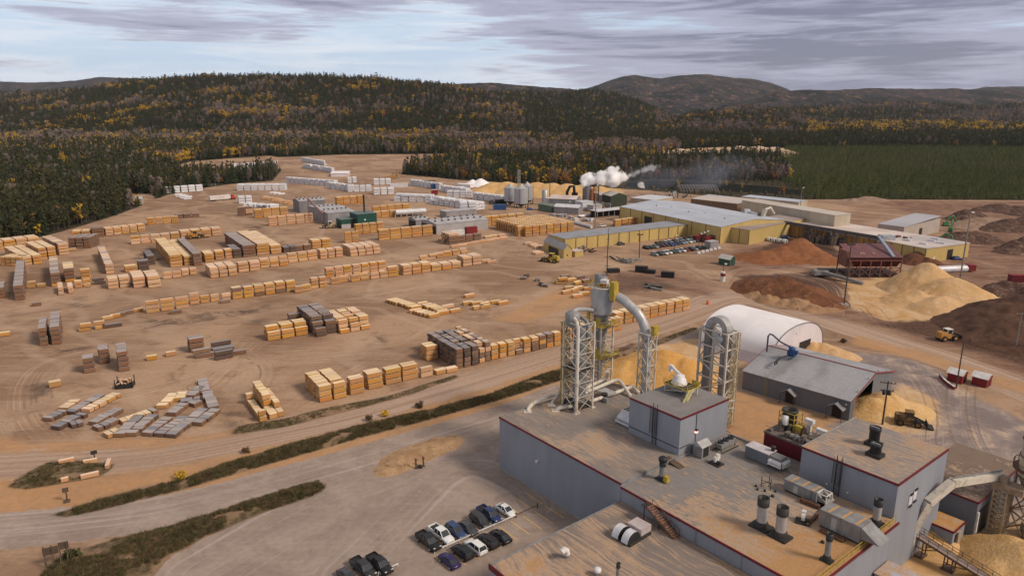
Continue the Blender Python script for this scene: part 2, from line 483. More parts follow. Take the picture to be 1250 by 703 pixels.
def gsdf(x, y, polys, soft):
 m = np.zeros(np.shape(x))
 for p in polys:
  m = np.maximum(m, sstep(-soft, soft, sdf(x, y, p)))
 return m
def road_coords(x, y, pts, width):
 """signed distance across and run along a road"""
 best = np.full(np.shape(x), 1e9); lat = np.zeros(np.shape(x)); run = np.zeros(np.shape(x)); wd = np.zeros(np.shape(x)); acc = 0
 for i in range(len(pts) - 1):
  x1, y1 = pts[i]; x2, y2 = pts[i + 1]
  dx, dy = x2 - x1, y2 - y1; L = hypot(dx, dy)
  t = np.clip(((x - x1) * dx + (y - y1) * dy) / (L * L), 0, 1)
  d = np.hypot(x - x1 - t * dx, y - y1 - t * dy)
  sg = np.where((x - x1) * dy - (y - y1) * dx > 0, 1, -1)
  k = d < best
  best = np.where(k, d, best); lat = np.where(k, d * sg, lat); run = np.where(k, acc + t * L, run)
  wd = np.where(k, width[i] * (1 - t) + width[i + 1] * t, wd)
  acc += L
 return best, lat, run, wd
def smooth(pts, n=4, extra=None):
 P = np.array(pts, float)
 if extra is not None: P = np.column_stack([P, extra])
 for _ in range(2):
  Q = [P[0]]
  for a, b in zip(P[:-1], P[1:]):
   Q += [a * .75 + b * .25, a * .25 + b * .75]
  P = np.array(Q + [P[-1]])
 return P
_h = smooth(HAUL, extra=HAUL_W); HAUL_S = [tuple(r[:2]) for r in _h]; HAUL_WS = list(_h[:, 2])
_a = smooth(ACCESS); ACCESS_S = [tuple(r) for r in _a]; ACCESS_WS = [6.2] * len(ACCESS_S)
PATHS = [[tuple(r) for r in smooth([tuple(W(*p).xy) for p in q])] for q in (
 ((-60, 452), (90, 410), (200, 397), (330, 378), (480, 352), (600, 332), (700, 318), (800, 338), (880, 352)),
 ((20, 505), (150, 478), (300, 440), (420, 432), (505, 424), (555, 398), (620, 378), (720, 372), (830, 362)),
 ((-40, 392), (120, 368), (260, 352), (400, 331), (500, 312), (620, 302), (680, 300)),
 ((70, 545), (28, 505), (36, 452), (95, 430), (200, 424), (300, 430), (330, 455), (285, 500), (262, 545)),
 ((640, 300), (605, 350), (545, 400), (470, 440), (360, 505)),
 ((560, 262), (500, 228), (420, 203), (355, 216), (282, 243), (230, 262), (150, 283)),
 ((880, 352), (896, 326), (960, 331), (1030, 348), (1024, 388)), ((886, 348), (845, 322), (780, 337), (720, 322), (640, 332)),
 ((900, 364), (960, 376), (1050, 366), (1075, 398), (1120, 428)), ((1330, 340), (1190, 322), (1152, 292), (1200, 262), (1330, 250)),
 ((1105, 436), (1150, 495), (1140, 560), (1205, 625)), ((1170, 448), (1160, 500), (1180, 560), (1250, 600)),
 ((420, 700), (480, 640), (560, 560), (640, 590), (655, 615)), ((250, 700), (380, 620), (500, 580), (600, 530)), ((520, 300), (430, 330), (330, 400), (250, 470)))]
def masks(x, y):
 r = {}
 hb, hl, hr, hw = road_coords(x, y, HAUL_S, HAUL_WS)
 ab_, al, ar, aw = road_coords(x, y, ACCESS_S, ACCESS_WS)
 r['haul'] = 1 - sstep(-3.0, 1.5, hb - hw)
 acc = 1 - sstep(-.5, .4, ab_ - aw)
 r['lot'] = np.maximum(gsdf(x, y, [LOT], .9), acc)
 r['apron'] = gsdf(x, y, [APRON], 6)
 r['tan'] = gsdf(x, y, TANS, 7.0)
 r['red'] = gsdf(x, y, REDS, 22.0)
 r['mulch'] = gsdf(x, y, MULCH, 11.0)
 r['saw'] = gsdf(x, y, SAWS, 8.0)
 r['veg'] = gsdf(x, y, VERGES, 1.6)
 r['dirty'] = gsdf(x, y, DIRTY, 5.0)
 ys = sdf(x, y, YARD)
 r['forest'] = 1 - sstep(-6.0, 2.0, ys)
 r['forest'] = np.maximum(r['forest'], 0) * (1 - gsdf(x, y, [CLEAR2, CLEAR3], 6)) * (1 - gsdf(x, y, [SANDPIT], 8))
 r['sand'] = gsdf(x, y, [SANDPIT], 8)
 pb, pl, pr = np.full(np.shape(x), 1e9), np.zeros(np.shape(x)), np.zeros(np.shape(x))
 for i, q in enumerate(PATHS):
  b_, l_, r_, w_ = road_coords(x, y, q, [6.0] * len(q))
  k = b_ < pb
  pb = np.where(k, b_, pb); pl = np.where(k, l_, pl); pr = np.where(k, r_ + 900 * (i + 2), pr)
 onroad = np.minimum(hb - hw, ab_ - aw) < 1.5
 r['path'] = np.where(onroad, 0, 1 - sstep(2.5, 9.0, pb))
 usehaul = hb < ab_ + 3
 r['lat'] = np.where(r['path'] > .02, pl, np.where(usehaul, hl, al)); r['run'] = np.where(r['path'] > .02, pr, np.where(usehaul, hr, ar + 500))
 return r
def earth():
 t = NT('earth')
 pos = t.coord('Position')
 a, b, c = t.attr('ma'), t.attr('mb'), t.attr('mc')
 aR, aG, aB = t.sep(a.outputs['Vector']); bR, bG, bB = t.sep(b.outputs['Vector']); cR, cG, cB = t.sep(c.outputs['Vector'])
 rd = t.attr('rd').outputs['Vector']
 nL = t.noise(pos, .018, 5, .6, .6); nM = t.noise(pos, .11, 6, .62, .8); nF = t.noise(pos, .9, 4, .6)
 st = t.noise(t.map(pos, (.025, .42, 1), (0, 0, -RZY)), 1.0, 5, .6, 1.2)
 st2 = t.noise(t.map(pos, (.02, .30, 1), (0, 0, radians(40))), 1.0, 4, .6, 1.5)
 trk = t.noise(t.map(rd, (.010, .75, 1)), 1.0, 5, .62, .35)
 warp = t.n.new('ShaderNodeTexWave'); warp.wave_type = 'BANDS'; warp.bands_direction = 'DIAGONAL'
 warp.inputs['Scale'].default_value = .018; warp.inputs['Distortion'].default_value = 14; warp.inputs['Detail'].default_value = 2.5
 warp.inputs['Detail Scale'].default_value = .8
 t.l.new(pos, warp.inputs['Vector'])
 wv = t.ramp(warp.outputs[0], .80, 1.0)
 def m(v, n=nM, k=1.0, lo=.34, hi=.66):
  return t.ramp(t.add(v, t.mul(t.math('SUBTRACT', n, .5), k)), lo, hi)
 dirt = t.mix(t.ramp(nL, .38, .62), (.255, .155, .098), (.40, .262, .170))
 dirt = t.mix(t.mul(t.ramp(nM, .50, .68), .6), dirt, (.185, .112, .072))
 dirt = t.mix(t.mul(t.ramp(st, .50, .70), .38), dirt, (.47, .335, .235))
 dirt = t.mix(t.mul(t.ramp(st2, .54, .72), .30), dirt, (.235, .155, .112))
 dirt = t.mix(t.mul(wv, .30), dirt, (.49, .35, .25))
 tan = t.mix(t.ramp(nM, .35, .7), (.46, .255, .12), (.37, .22, .12))
 red = t.mix(t.ramp(nM, .38, .62), (.140, .072, .050), (.245, .140, .095))
 red = t.mix(t.mul(t.ramp(st2, .52, .66), .5), red, (.35, .235, .17))
 mul = t.mix(t.ramp(nF, .35, .65), (.055, .032, .024), (.12, .062, .042))
 saw = t.mix(t.ramp(nM, .35, .65), (.50, .29, .12), (.60, .42, .25))
 asph = t.mix(t.ramp(nM, .35, .68), (.265, .205, .170), (.345, .272, .225))
 asph = t.mix(t.mul(t.ramp(st, .48, .7), .35), asph, (.40, .31, .26))
 asph = t.mix(t.mul(t.ramp(nL, .52, .68), .45), asph, (.235, .18, .155))
 asph = t.mix(t.mul(t.ramp(trk, .5, .68), t.mul(t.math('LESS_THAN', t.math('ABSOLUTE', t.sep(rd)[1]), 6.5), .55)), asph, (.44, .365, .335))
 apr = t.mix(t.ramp(nM, .40, .64), (.205, .165, .155), (.315, .25, .22))
 hal = t.mix(t.ramp(trk, .38, .62), (.315, .215, .155), (.43, .31, .235))
 hal = t.mix(t.mul(t.ramp(nM, .55, .75), .5), hal, (.44, .28, .165))
 veg = t.mix(t.ramp(nF, .35, .65), (.075, .056, .030), (.15, .108, .060))
 veg = t.mix(t.ramp(nM, .46, .58), veg, (.25, .16, .10))
 fl = t.mix(t.ramp(nM, .4, .65), (.030, .030, .016), (.075, .055, .032))
 col = t.mix(m(aR), dirt, hal)
 col = t.mix(t.mul(m(aG), .85), col, tan)
 col = t.mix(t.mul(m(aB, st2, .7), .9), col, red)
 col = t.mix(t.ramp(t.add(bR, t.mul(t.math('SUBTRACT', nM, .5), .35)), .42, .58), col, asph)
 col = t.mix(m(cR, st2, .6), col, apr)
 col = t.mix(t.mul(m(cG, nM, 1.1), .93), col, mul)
 col = t.mix(t.mul(m(bG, nM, 1.0), .9), col, saw)
 col = t.mix(t.mul(t.mul(t.ramp(t.add(t.mul(nM, .6), t.mul(trk, .4)), .53, .60), m(cR)), .6), col, (.54, .385, .27))
 col = t.mix(t.ramp(t.add(bB, t.mul(t.math('SUBTRACT', nF, .5), .55)), .36, .64), col, veg)
 col = t.mix(t.ramp(t.add(cB, t.mul(t.math('SUBTRACT', nM, .5), .6)), .36, .64), col, fl)
 dm = t.attr('md'); dR, dG, dB = t.sep(dm.outputs['Vector'])
 rut = t.noise(t.map(rd, (.006, 1.15, 1)), 1.0, 4, .6, .25)
 inp = t.mul(t.mul(t.ramp(dB, .05, .7), t.ramp(nL, .34, .56)), t.math('SUBTRACT', 1.0, t.mul(bR, .75)))
 col = t.mix(t.mul(t.mul(t.ramp(rut, .52, .66), inp), .55), col, (.50, .365, .27))
 col = t.mix(t.mul(t.mul(t.ramp(rut, .46, .34), inp), .60), col, (.185, .12, .085))
 col = t.mix(t.mul(t.mul(t.ramp(dR, .1, .9), t.ramp(t.add(nM, t.mul(nF, .4)), .58, .80)), .8), col, (.085, .056, .042))
 col = t.mix(m(dG, nM, .7), col, t.mix(t.ramp(nM, .4, .65), (.52, .36, .23), (.42, .27, .17)))
 col = t.hsv(col, v=t.ramp(nF, .2, .8, .90, 1.10))
 t.bump(t.add(nF, t.mul(nM, 2.0)), .35, .25)
 return t.set(col, .95, 0, .15)
M_EARTH = earth()
def set_masks(me, x, y):
 r = masks(x, y)
 n = len(x)
 def col(name, ch):
  a = me.attributes.new(name, 'FLOAT_VECTOR', 'POINT')
  d = np.stack([np.asarray(c, float) for c in ch], 1).astype(np.float32)
  a.data.foreach_set('vector', d.ravel())
 z = np.zeros(n)
 col('ma', (r['haul'], r['tan'], r['red'])); col('mb', (r['lot'], r['saw'], r['veg'])); col('mc', (r['apron'], r['mulch'], r['forest']))
 col('md', (r['dirty'], r['sand'], r['path'])); col('rd', (r['run'], r['lat'], z))
 return r
def grid_mesh(name, xs, ys, zf, keep=None, material=M_EARTH):
 X, Y = np.meshgrid(xs, ys)
 nx, ny = len(xs), len(ys)
 x, y = X.ravel(), Y.ravel()
 i = np.arange((ny - 1) * nx).reshape(ny - 1, nx)[:, :-1].ravel()
 f = np.stack([i, i + 1, i + nx + 1, i + nx], 1)
 if keep is not None:
  cx = (x[f[:, 0]] + x[f[:, 2]]) / 2; cy = (y[f[:, 0]] + y[f[:, 2]]) / 2
  f = f[keep(cx, cy)]
  used = np.unique(f); re = np.full(len(x), -1); re[used] = np.arange(len(used))
  x, y, f = x[used], y[used], re[f]
 z = zf(x, y)
 me = bpy.data.meshes.new(name)
 me.vertices.add(len(x)); me.vertices.foreach_set('co', np.stack([x, y, z], 1).astype(np.float32).ravel())
 me.loops.add(f.size); me.loops.foreach_set('vertex_index', f.ravel().astype(np.int32))
 me.polygons.add(len(f)); me.polygons.foreach_set('loop_start', np.arange(0, f.size, 4, dtype=np.int32))
 try: me.polygons.foreach_set('loop_total', np.full(len(f), 4, dtype=np.int32))
 except Exception: pass
 me.update(); me.validate()
 me.polygons.foreach_set('use_smooth', [True] * len(me.polygons))
 me.materials.append(material)
 set_masks(me, x, y)
 o = bpy.data.objects.new(name, me); COL.objects.link(o)
 return o
def gz(x, y):                         # small relief: verges heaped, river bed low, ripples in the soil
 x = np.asarray(x, float); y = np.asarray(y, float)
 z = np.zeros(np.shape(x))
 for p, h in zip(VERGES, (.5, .7, .5, .25, .5)):
  k = sstep(0, 4, sdf(x, y, p)); z = z + k * h * (.25 + 1.5 * fbm(x, y, 4.0, 5, 3))
 z -= 1.2 * sstep(-4, 10, sdf(x, y, RIVER))
 return z
ys_ = np.concatenate([np.arange(40, 260, 2.0), np.arange(260, 620, 3.0), np.arange(620, 1330, 7.0)])
xs_ = np.concatenate([np.arange(-1060, -430, 9.0), np.arange(-430, 430, 2.6), np.arange(430, 1070, 9.0)])
def _wide(x, y): return np.abs(x) < y * .80 + 130
tag(grid_mesh('ground', xs_, ys_, gz, _wide), kind='structure')
def sheet(name, poly_or_fn, x0, x1, y0, y1, st, lift):
 keep = poly_or_fn
 o = grid_mesh(name, np.arange(x0, x1, st), np.arange(y0, y1, st), lambda x, y: gz(x, y) * 0 + lift, keep)
 return tag(o, kind='structure')
def _near(pts, ws, extra):
 def k(x, y):
  d, l, r, w = road_coords(x, y, pts, ws)
  return (d < w + extra) & (gsdf(x, y, VERGES, .5) < .05) & (np.abs(x) < y * .80 + 60)
 return k
_lotk = lambda x, y: (sdf(x, y, LOT) > -.6) & (np.abs(x) < y * .8 + 60) & (gsdf(x, y, VERGES, .5) < .05)
sheet('haul_road', _near(HAUL_S, HAUL_WS, 0), -260, 330, 90, 260, 1.3, .02)
sheet('access_road', lambda x, y: _near(ACCESS_S, ACCESS_WS, .1)(x, y) & ~_lotk(x, y), -200, 60, 85, 240, 1.0, .024)
sheet('parking_lot', _lotk, -110, 120, 48, 260, 1.2, .028)
sheet('paved_apron', lambda x, y: (sdf(x, y, APRON) > -1) & (road_coords(x, y, HAUL_S, HAUL_WS)[0] > 12), 60, 260, 90, 240, 1.5, .02)
def water_mat(name, c, r=.3):
 t = NT(name)
 n = t.noise(t.map(t.coord('Position'), (.15, .5, 1)), 1.0, 3)
 t.bump(n, .25, .3)
 return t.set(c, r, 0, 0.0)
for nm, poly, c, z in (('river', RIVER, (.020, .022, .022), -.35), ('pond', POND, (.20, .21, .20), .35)):
 mb = MB(); mb.add([(x, y, z) for x, y in poly], [tuple(range(len(poly)))])
 o = mb.build(nm, water_mat(nm + '_water', c)); tag(o, kind='structure')
def prof(*pts):
 P = np.array(pts, float); return P[:, 0], P[:, 1]
RIDGES = [  # name, y0, yc, behind-width, tree height, crest profile in photo pixels
 ('A', 1650, 2550, 900, 12, prof((-300, 128), (-80, 120), (0, 116.5), (60, 112), (110, 107), (165, 99), (210, 95), (250, 92.2), (310, 92.5), (380, 93), (451, 95.5), (522, 101), (548, 105), (574, 110), (630, 117.5), (690, 126), (740, 140), (790, 158), (820, 190), (1500, 260))),
 ('B', 2500, 3300, 900, 10, prof((-300, 170), (520, 140), (600, 112), (640, 112.5), (690, 113), (722, 111), (750, 114), (779, 124), (800, 133), (830, 145), (880, 160), (1500, 260))),
 ('F', 1560, 2350, 700, 12, prof((-300, 260), (770, 190), (800, 168), (815, 158), (838, 141), (876, 135), (917, 131), (940, 133), (981, 144), (1040, 150), (1120, 152), (1200, 156), (1300, 158), (1600, 160))),
 ('E1', 2700, 3600, 900, 10, prof((-300, 260), (880, 170), (930, 134), (980, 130), (1040, 128), (1100, 124), (1150, 127), (1200, 130), (1250, 126), (1400, 124))),
 ('C', 4200, 5400, 1200, 0, prof((-300, 160), (480, 125), (540, 104), (560, 102), (600, 101.5), (640, 104.5), (680, 108), (720, 110), (760, 116), (1500, 190))),
 ('E', 4200, 5300, 1200, 0, prof((-300, 200), (900, 128), (945, 112), (981, 109.6), (1020, 110.2), (1053, 108), (1122, 109), (1160, 108), (1183, 110), (1260, 112), (1500, 112))),
 ('D', 5200, 7400, 1500, 0, prof((-300, 170), (650, 125), (690, 112), (715, 108.4), (733, 102), (758, 93.5), (776, 91.5), (794, 94.8), (804, 96), (816, 94), (830, 92), (860, 91), (876, 93), (895, 95.2), (915, 96.3), (938, 101), (953, 106), (968, 113), (1010, 124), (1500, 180))),
 ('E3', 6000, 7800, 1500, 0, prof((-300, 200), (1120, 125), (1183, 109.5), (1199, 106.2), (1250, 105.8), (1350, 104), (1500, 106))),
 ('G', 6500, 8400, 1500, 0, prof((-300, 104), (-60, 101), (2, 99.5), (40, 101), (77, 100), (102, 98), (123, 94.5), (143, 94.8), (169, 95.5), (230, 104), (400, 118), (1500, 190))),
]
def ridge_h(x, y):
 x = np.asarray(x, float); y = np.asarray(y, float)
 xa = 625 + FPX * x / (y * CP)
 H = np.zeros(np.shape(x))
 for nm, y0, yc, bw, th, (px, py) in RIDGES:
  p = np.interp(xa, px, py)
  b = (351.5 - p) / FPX
  top = np.maximum(CAM_H + yc * (-SP + b * CP) / (CP + b * SP) - th, 0)
  up = np.clip((y - y0) / (yc - y0), 0, 1)
  s = np.where(y < yc, up ** 1.25 * (1.6 - .6 * up), np.clip(1 - .55 * ((y - yc) / bw) ** 2, 0, 1))
  rough = 1 + (fbm(x, y, 420 if yc < 4000 else 900, 31, 5) - .5) * .55 * np.clip((yc - y) / (yc - y0) * 2.2, 0, 1)
  H = np.maximum(H, top * s * rough)
 return H
def hills():
 xa = np.arange(-230, 1490, 5.0)
 ys = 1290 * (9800 / 1290) ** np.linspace(0, 1, 240)
 XA, Y = np.meshgrid(xa, ys)
 X = (XA - 625) * Y * CP / FPX
 x, y = X.ravel(), Y.ravel()
 z = ridge_h(x, y) - .5 + (fbm(x, y, 60, 9, 3) - .5) * np.clip((y - 3600) / 1200, 0, 1) * 16 * np.clip(ridge_h(x, y) / 60, 0, 1)
 nx, ny = len(xa), len(ys)
 i = np.arange((ny - 1) * nx).reshape(ny - 1, nx)[:, :-1].ravel()
 f = np.stack([i, i + 1, i + nx + 1, i + nx], 1)
 me = bpy.data.meshes.new('hills')
 me.from_pydata(np.stack([x, y, z], 1).tolist(), [], f.tolist()); me.update()
 me.polygons.foreach_set('use_smooth', [True] * len(me.polygons))
 t = NT('far_forest')
 pos = t.coord('Position')
 n1 = t.noise(t.map(pos, (1, .45, 1)), .0045, 6, .62, .4); n2 = t.noise(t.map(pos, (1, .4, 1)), .03, 4, .7); n3 = t.noise(t.map(pos, (1, .5, 1)), .012, 5, .65, .6)
 vo = t.n.new('ShaderNodeTexVoronoi'); vo.inputs['Scale'].default_value = .055; t.l.new(t.map(pos, (1, .45, 1)), vo.inputs['Vector'])
 cell = t.sep(vo.outputs['Color'])[0]
 c = t.mix(t.ramp(n1, .42, .60), (.008, .012, .012), (.045, .035, .036))
 c = t.mix(t.mul(t.ramp(n3, .50, .62), t.ramp(cell, .45, .75)), c, (.15, .088, .055))
 c = t.mix(t.mul(t.ramp(n2, .52, .68), .6), c, (.085, .062, .054))
 c = t.hsv(c, v=t.ramp(cell, 0, 1, .70, 1.25))
 t.bump(vo.outputs['Distance'], .5, 7.0)
 me.materials.append(t.set(c, .95, 0, .1))
 o = bpy.data.objects.new('hills', me); COL.objects.link(o)
 return tag(o, kind='structure')
hills()
def haze():
 mb = MB(); mb.bx(-11500, 11500, -400, 10400, -4, 560)
 m = bpy.data.materials.new('haze'); m.use_nodes = True
 n, l = m.node_tree.nodes, m.node_tree.links
 n.clear()
 o = n.new('ShaderNodeOutputMaterial'); v = n.new('ShaderNodeVolumePrincipled')
 v.inputs['Color'].default_value = (.80, .86, .97, 1)
 v.inputs['Density'].default_value = 2.0e-5
 v.inputs['Anisotropy'].default_value = .2
 l.new(v.outputs[0], o.inputs['Volume'])
 ob = mb.build('haze', m)
 tag(ob, kind='stuff')
haze()
def leafmat(name, c1, c2, var=.35):
 t = NT(name)
 r = t.rnd()
 n = t.noise(t.coord('Object'), 2.2, 3, .6)
 c = t.mix(r, c1, c2)
 c = t.hsv(c, v=t.ramp(n, .3, .7, 1 - var, 1 + var))
 return t.set(c, .85, 0, .15)
L_CON = leafmat('spruce_needles', (.015, .024, .012), (.036, .046, .020))
L_PIN = leafmat('pine_needles', (.040, .046, .020), (.085, .082, .032))
L_PLN = leafmat('young_pine_needles', (.020, .032, .009), (.085, .090, .028))
L_BARE = leafmat('bare_twigs', (.135, .102, .092), (.27, .21, .19))
L_YEL = leafmat('yellow_leaves', (.60, .36, .025), (.42, .27, .04))
L_ORA = leafmat('orange_leaves', (.46, .155, .018), (.28, .11, .022))
L_BRU = leafmat('russet_leaves', (.13, .072, .030), (.085, .055, .030))
L_GRS = leafmat('dry_weeds', (.165, .118, .062), (.085, .080, .034))
L_BARK = mat('bark', (.10, .075, .06), (.06, .045, .035), 3, .95, 0, (1, 1, .2))
L_BIRCH = mat('pale_bark', (.17, .145, .125), (.08, .065, .055), 3, .9, 0, (.4, .4, 2))
def trunk_mb(h, r, lean=0.0, limbs=0, rg=random):
 mb = MB()
 top = (lean * h, lean * .4 * h, h)
 mb.tube([(0, 0, -.6), (0, 0, h * .3), (lean * h * .5, 0, h * .65), top], [r * 1.15, r * .85, r * .5, r * .12], 6, cap=False)
 for k in range(limbs):
  a = rg.uniform(0, 2 * pi); z = h * rg.uniform(.38, .8)
  L = h * rg.uniform(.16, .28)
  mb.tube([(lean * z * .5, 0, z), (cos(a) * L * .6, sin(a) * L * .6, z + L * .55), (cos(a) * L, sin(a) * L, z + L * 1.1)], [r * .35, r * .22, .02], 4, cap=False)
 return mb
def conifer_mb(h, w, rg, start=.10, tiers=11, per=8, droop=.45):
 mb = MB()
 for i in range(tiers):
  f = i / (tiers - 1)
  z = h * (start + (1 - start) * f ** .92)
  R = w * (1 - f) ** .85 * rg.uniform(.82, 1.15) + .10
  a0 = rg.uniform(0, 6)
  for k in range(per if f < .75 else max(4, per - 3)):
   if rg.random() < .10: continue
   a = a0 + 2 * pi * k / per + rg.uniform(-.25, .25)
   L = R * rg.uniform(.65, 1.2); hw = .38
   zt = z - L * droop * rg.uniform(.6, 1.3)
   p0 = (0, 0, z + h * .05)
   p1 = (cos(a - hw) * L * .8, sin(a - hw) * L * .8, zt)
   p2 = (cos(a) * L * 1.1, sin(a) * L * 1.1, zt + L * .06)
   p3 = (cos(a + hw) * L * .8, sin(a + hw) * L * .8, zt - .05)
   mb.add([p0, p1, p2, p3], [(0, 1, 2), (0, 2, 3)])
 mb.add([(.12, 0, h * .93), (-.08, .1, h * .93), (-.06, -.1, h * .93), (0, 0, h * 1.05)], [(0, 1, 3), (1, 2, 3), (2, 0, 3)])
 return mb
def clump_mb(rg, centres, nleaf, size, up=.3):
 mb = MB()
 for (cx, cy, cz, rx, rz) in centres:
  for _ in range(nleaf):
   d = Vector((rg.gauss(0, 1), rg.gauss(0, 1), rg.gauss(0, 1))).normalized() * (rg.random() ** .4)
   c = Vector((cx + d.x * rx, cy + d.y * rx, cz + d.z * rz))
   nrm = (d + Vector((rg.gauss(0, .5), rg.gauss(0, .5), rg.gauss(0, .5) + up))).normalized()
   a = nrm.orthogonal().normalized(); b = nrm.cross(a)
   s = size * rg.uniform(.6, 1.4); th = rg.uniform(0, 6)
   q = [c + (a * cos(th + k) + b * sin(th + k)) * s * rg.uniform(.7, 1.2) for k in (0, 2.0, 4.1)]
   mb.add([tuple(p) for p in q], [(0, 1, 2)])
 return mb
def pine_parts(h, rg):
 cs = []
 for i in range(13):
  f = rg.uniform(.32, .98); a = rg.uniform(0, 6.3)
  R = h * .155 * (1.12 - f * .85)
  rr = R * rg.uniform(.2, 1.0)
  cs.append((cos(a) * rr, sin(a) * rr, h * f, R * .75, R * .55))
 cs.append((0, 0, h * .99, h * .035, h * .05))
 return trunk_mb(h * .95, h * .013, rg.uniform(-.02, .02), 3, rg), clump_mb(rg, cs, 15, h * .042, .5)
def leafy_parts(h, rg, n=9, leaf=16, spread=.2, size=.036):
 cs = []
 for i in range(n):
  f = rg.uniform(.36, .92); a = rg.uniform(0, 6.3)
  R = h * spread * (1 - abs(f - .6) * 1.1)
  rr = R * rg.uniform(.1, 1)
  cs.append((cos(a) * rr, sin(a) * rr, h * f, R * .62, R * .7))
 return trunk_mb(h * .8, h * .012, rg.uniform(-.03, .03), 5, rg), clump_mb(rg, cs, leaf, h * size, .3)
def bare_parts(h, rg):
 tr = trunk_mb(h * .9, h * .011, rg.uniform(-.03, .03), 9, rg)
 mb = MB()
 for _ in range(125):                      # fine upright twigs
  f = rg.uniform(.30, 1.0); a = rg.uniform(0, 6.3)
  R = h * .15 * (1.05 - abs(f - .6) * 1.6) * rg.random() ** .5
  x, y, z = cos(a) * R, sin(a) * R, h * f
  L = h * rg.uniform(.06, .12); w = h * .019
  t = rg.uniform(0, 6)
  mb.add([(x - w * cos(t), y - w * sin(t), z - L * .5), (x + w * cos(t), y + w * sin(t), z - L * .5), (x * 1.15, y * 1.15, z + L)], [(0, 1, 2)])
 return tr, mb
rg = random.Random(3)
KINDS = []      # (kind name, label words, [(trunk mb, crown mb)], leaf material, bark material, height)
KINDS.append(('spruce', 'dark green spruce', [(trunk_mb(12 * s, .17), conifer_mb(14 * s, 2.3, rg)) for s in (1, .86, 1.1)], L_CON, L_BARK))
KINDS.append(('pine', 'olive green pine', [pine_parts(15, rg), pine_parts(13.5, rg), pine_parts(16, rg)], L_PIN, L_BARK))
KINDS.append(('birch', 'bare grey birch', [bare_parts(12.5, rg), bare_parts(11, rg)], L_BARE, L_BIRCH))
KINDS.append(('aspen', 'yellow-leaved aspen', [leafy_parts(12, rg), leafy_parts(10, rg)], L_YEL, L_BIRCH))
KINDS.append(('maple', 'orange-leaved maple', [leafy_parts(9.5, rg, 9, 18, .26)], L_ORA, L_BARK))
KINDS.append(('alder', 'russet-brown alder', [leafy_parts(9, rg, 8, 14, .22)], L_BRU, L_BARK))
PROTO = bpy.data.collections.new('tree_kinds')       # not linked to the scene: only copied from
SHRUBC = bpy.data.collections.new('shrub_kinds')
PLANTC = bpy.data.collections.new('sapling_kinds')
PIECE = {}       # (kind, variant) -> (trunk mesh, crown mesh)
KID = {}
def joined(name, parts, coll):
 mb = MB(); ms = []
 for q, m in parts:
  o = len(mb.v); mb.v += q.v
  mb.f += [[i + o for i in f] for f in q.f]
  mb.mi += [len(ms)] * len(q.f); mb.sm += q.sm; ms.append(m)
 ob = mb.build(name, ms)
 COL.objects.unlink(ob); coll.objects.link(ob)
 return ob
k_ = 0
for ki, (nm, lab, vs, lm, bm) in enumerate(KINDS):
 for vi, (tr, cr) in enumerate(vs):
  joined('%02d_%s' % (k_, nm), [(tr, bm), (cr, lm)], PROTO)
  KID[(ki, vi)] = k_; k_ += 1
for i in range(3):
 joined('%d_shrub' % i, [(clump_mb(rg, [(rg.uniform(-.4, .4), rg.uniform(-.4, .4), .35, .5, .4) for _ in range(4)], 16, .16), (L_PIN, L_GRS, L_BRU)[i])], SHRUBC)
tuft = MB()
for _ in range(26):
 a = rg.uniform(0, 6.3); r0 = rg.uniform(0, .5); x, y = cos(a) * r0, sin(a) * r0
 tuft.add([(x - .04, y, -.05), (x + .04, y + .03, -.05), (x + rg.uniform(-.3, .3), y + rg.uniform(-.3, .3), rg.uniform(.25, .6))], [(0, 1, 2)])
joined('3_tuft', [(tuft, L_GRS)], SHRUBC)
for i in range(3):
 joined('%d_sapling' % i, [(conifer_mb(5.2 + .6 * i, 1.75, rg, .04, 6, 6, .35), L_PLN)], PLANTC)
def scatter(name, pts, kid, scl, rot, coll):
 """one object: the points of a mesh, each carrying a copy of one of the collection's shapes"""
 me = bpy.data.meshes.new(name)
 n = len(pts)
 me.vertices.add(n); me.vertices.foreach_set('co', np.asarray(pts, np.float32).ravel())
 a = me.attributes.new('kid', 'INT', 'POINT'); a.data.foreach_set('value', np.asarray(kid, np.int32))
 a = me.attributes.new('scl', 'FLOAT_VECTOR', 'POINT'); a.data.foreach_set('vector', np.asarray(scl, np.float32).ravel())
 a = me.attributes.new('rot', 'FLOAT_VECTOR', 'POINT'); a.data.foreach_set('vector', np.asarray(rot, np.float32).ravel())
 ob = bpy.data.objects.new(name, me); COL.objects.link(ob)
 g = bpy.data.node_groups.new(name, 'GeometryNodeTree')
 g.interface.new_socket('Geometry', in_out='INPUT', socket_type='NodeSocketGeometry')
 g.interface.new_socket('Geometry', in_out='OUTPUT', socket_type='NodeSocketGeometry')
 N, L = g.nodes, g.links
 gi, go = N.new('NodeGroupInput'), N.new('NodeGroupOutput')
 ip = N.new('GeometryNodeInstanceOnPoints'); ci = N.new('GeometryNodeCollectionInfo')
 ci.inputs['Collection'].default_value = coll
 ci.inputs['Separate Children'].default_value = True; ci.inputs['Reset Children'].default_value = True
 def na(nm, ty):
  k = N.new('GeometryNodeInputNamedAttribute'); k.data_type = ty; k.inputs['Name'].default_value = nm
  return k.outputs['Attribute']
 ip.inputs['Pick Instance'].default_value = True
 L.new(gi.outputs[0], ip.inputs['Points']); L.new(ci.outputs[0], ip.inputs['Instance'])
 L.new(na('kid', 'INT'), ip.inputs['Instance Index'])
 L.new(na('scl', 'FLOAT_VECTOR'), ip.inputs['Scale'])
 e2r = N.new('FunctionNodeEulerToRotation')
 L.new(na('rot', 'FLOAT_VECTOR'), e2r.inputs[0]); L.new(e2r.outputs[0], ip.inputs['Rotation'])
 L.new(ip.outputs[0], go.inputs[0])
 mo = ob.modifiers.new('copies', 'NODES'); mo.node_group = g
 return tag(ob, kind='stuff')
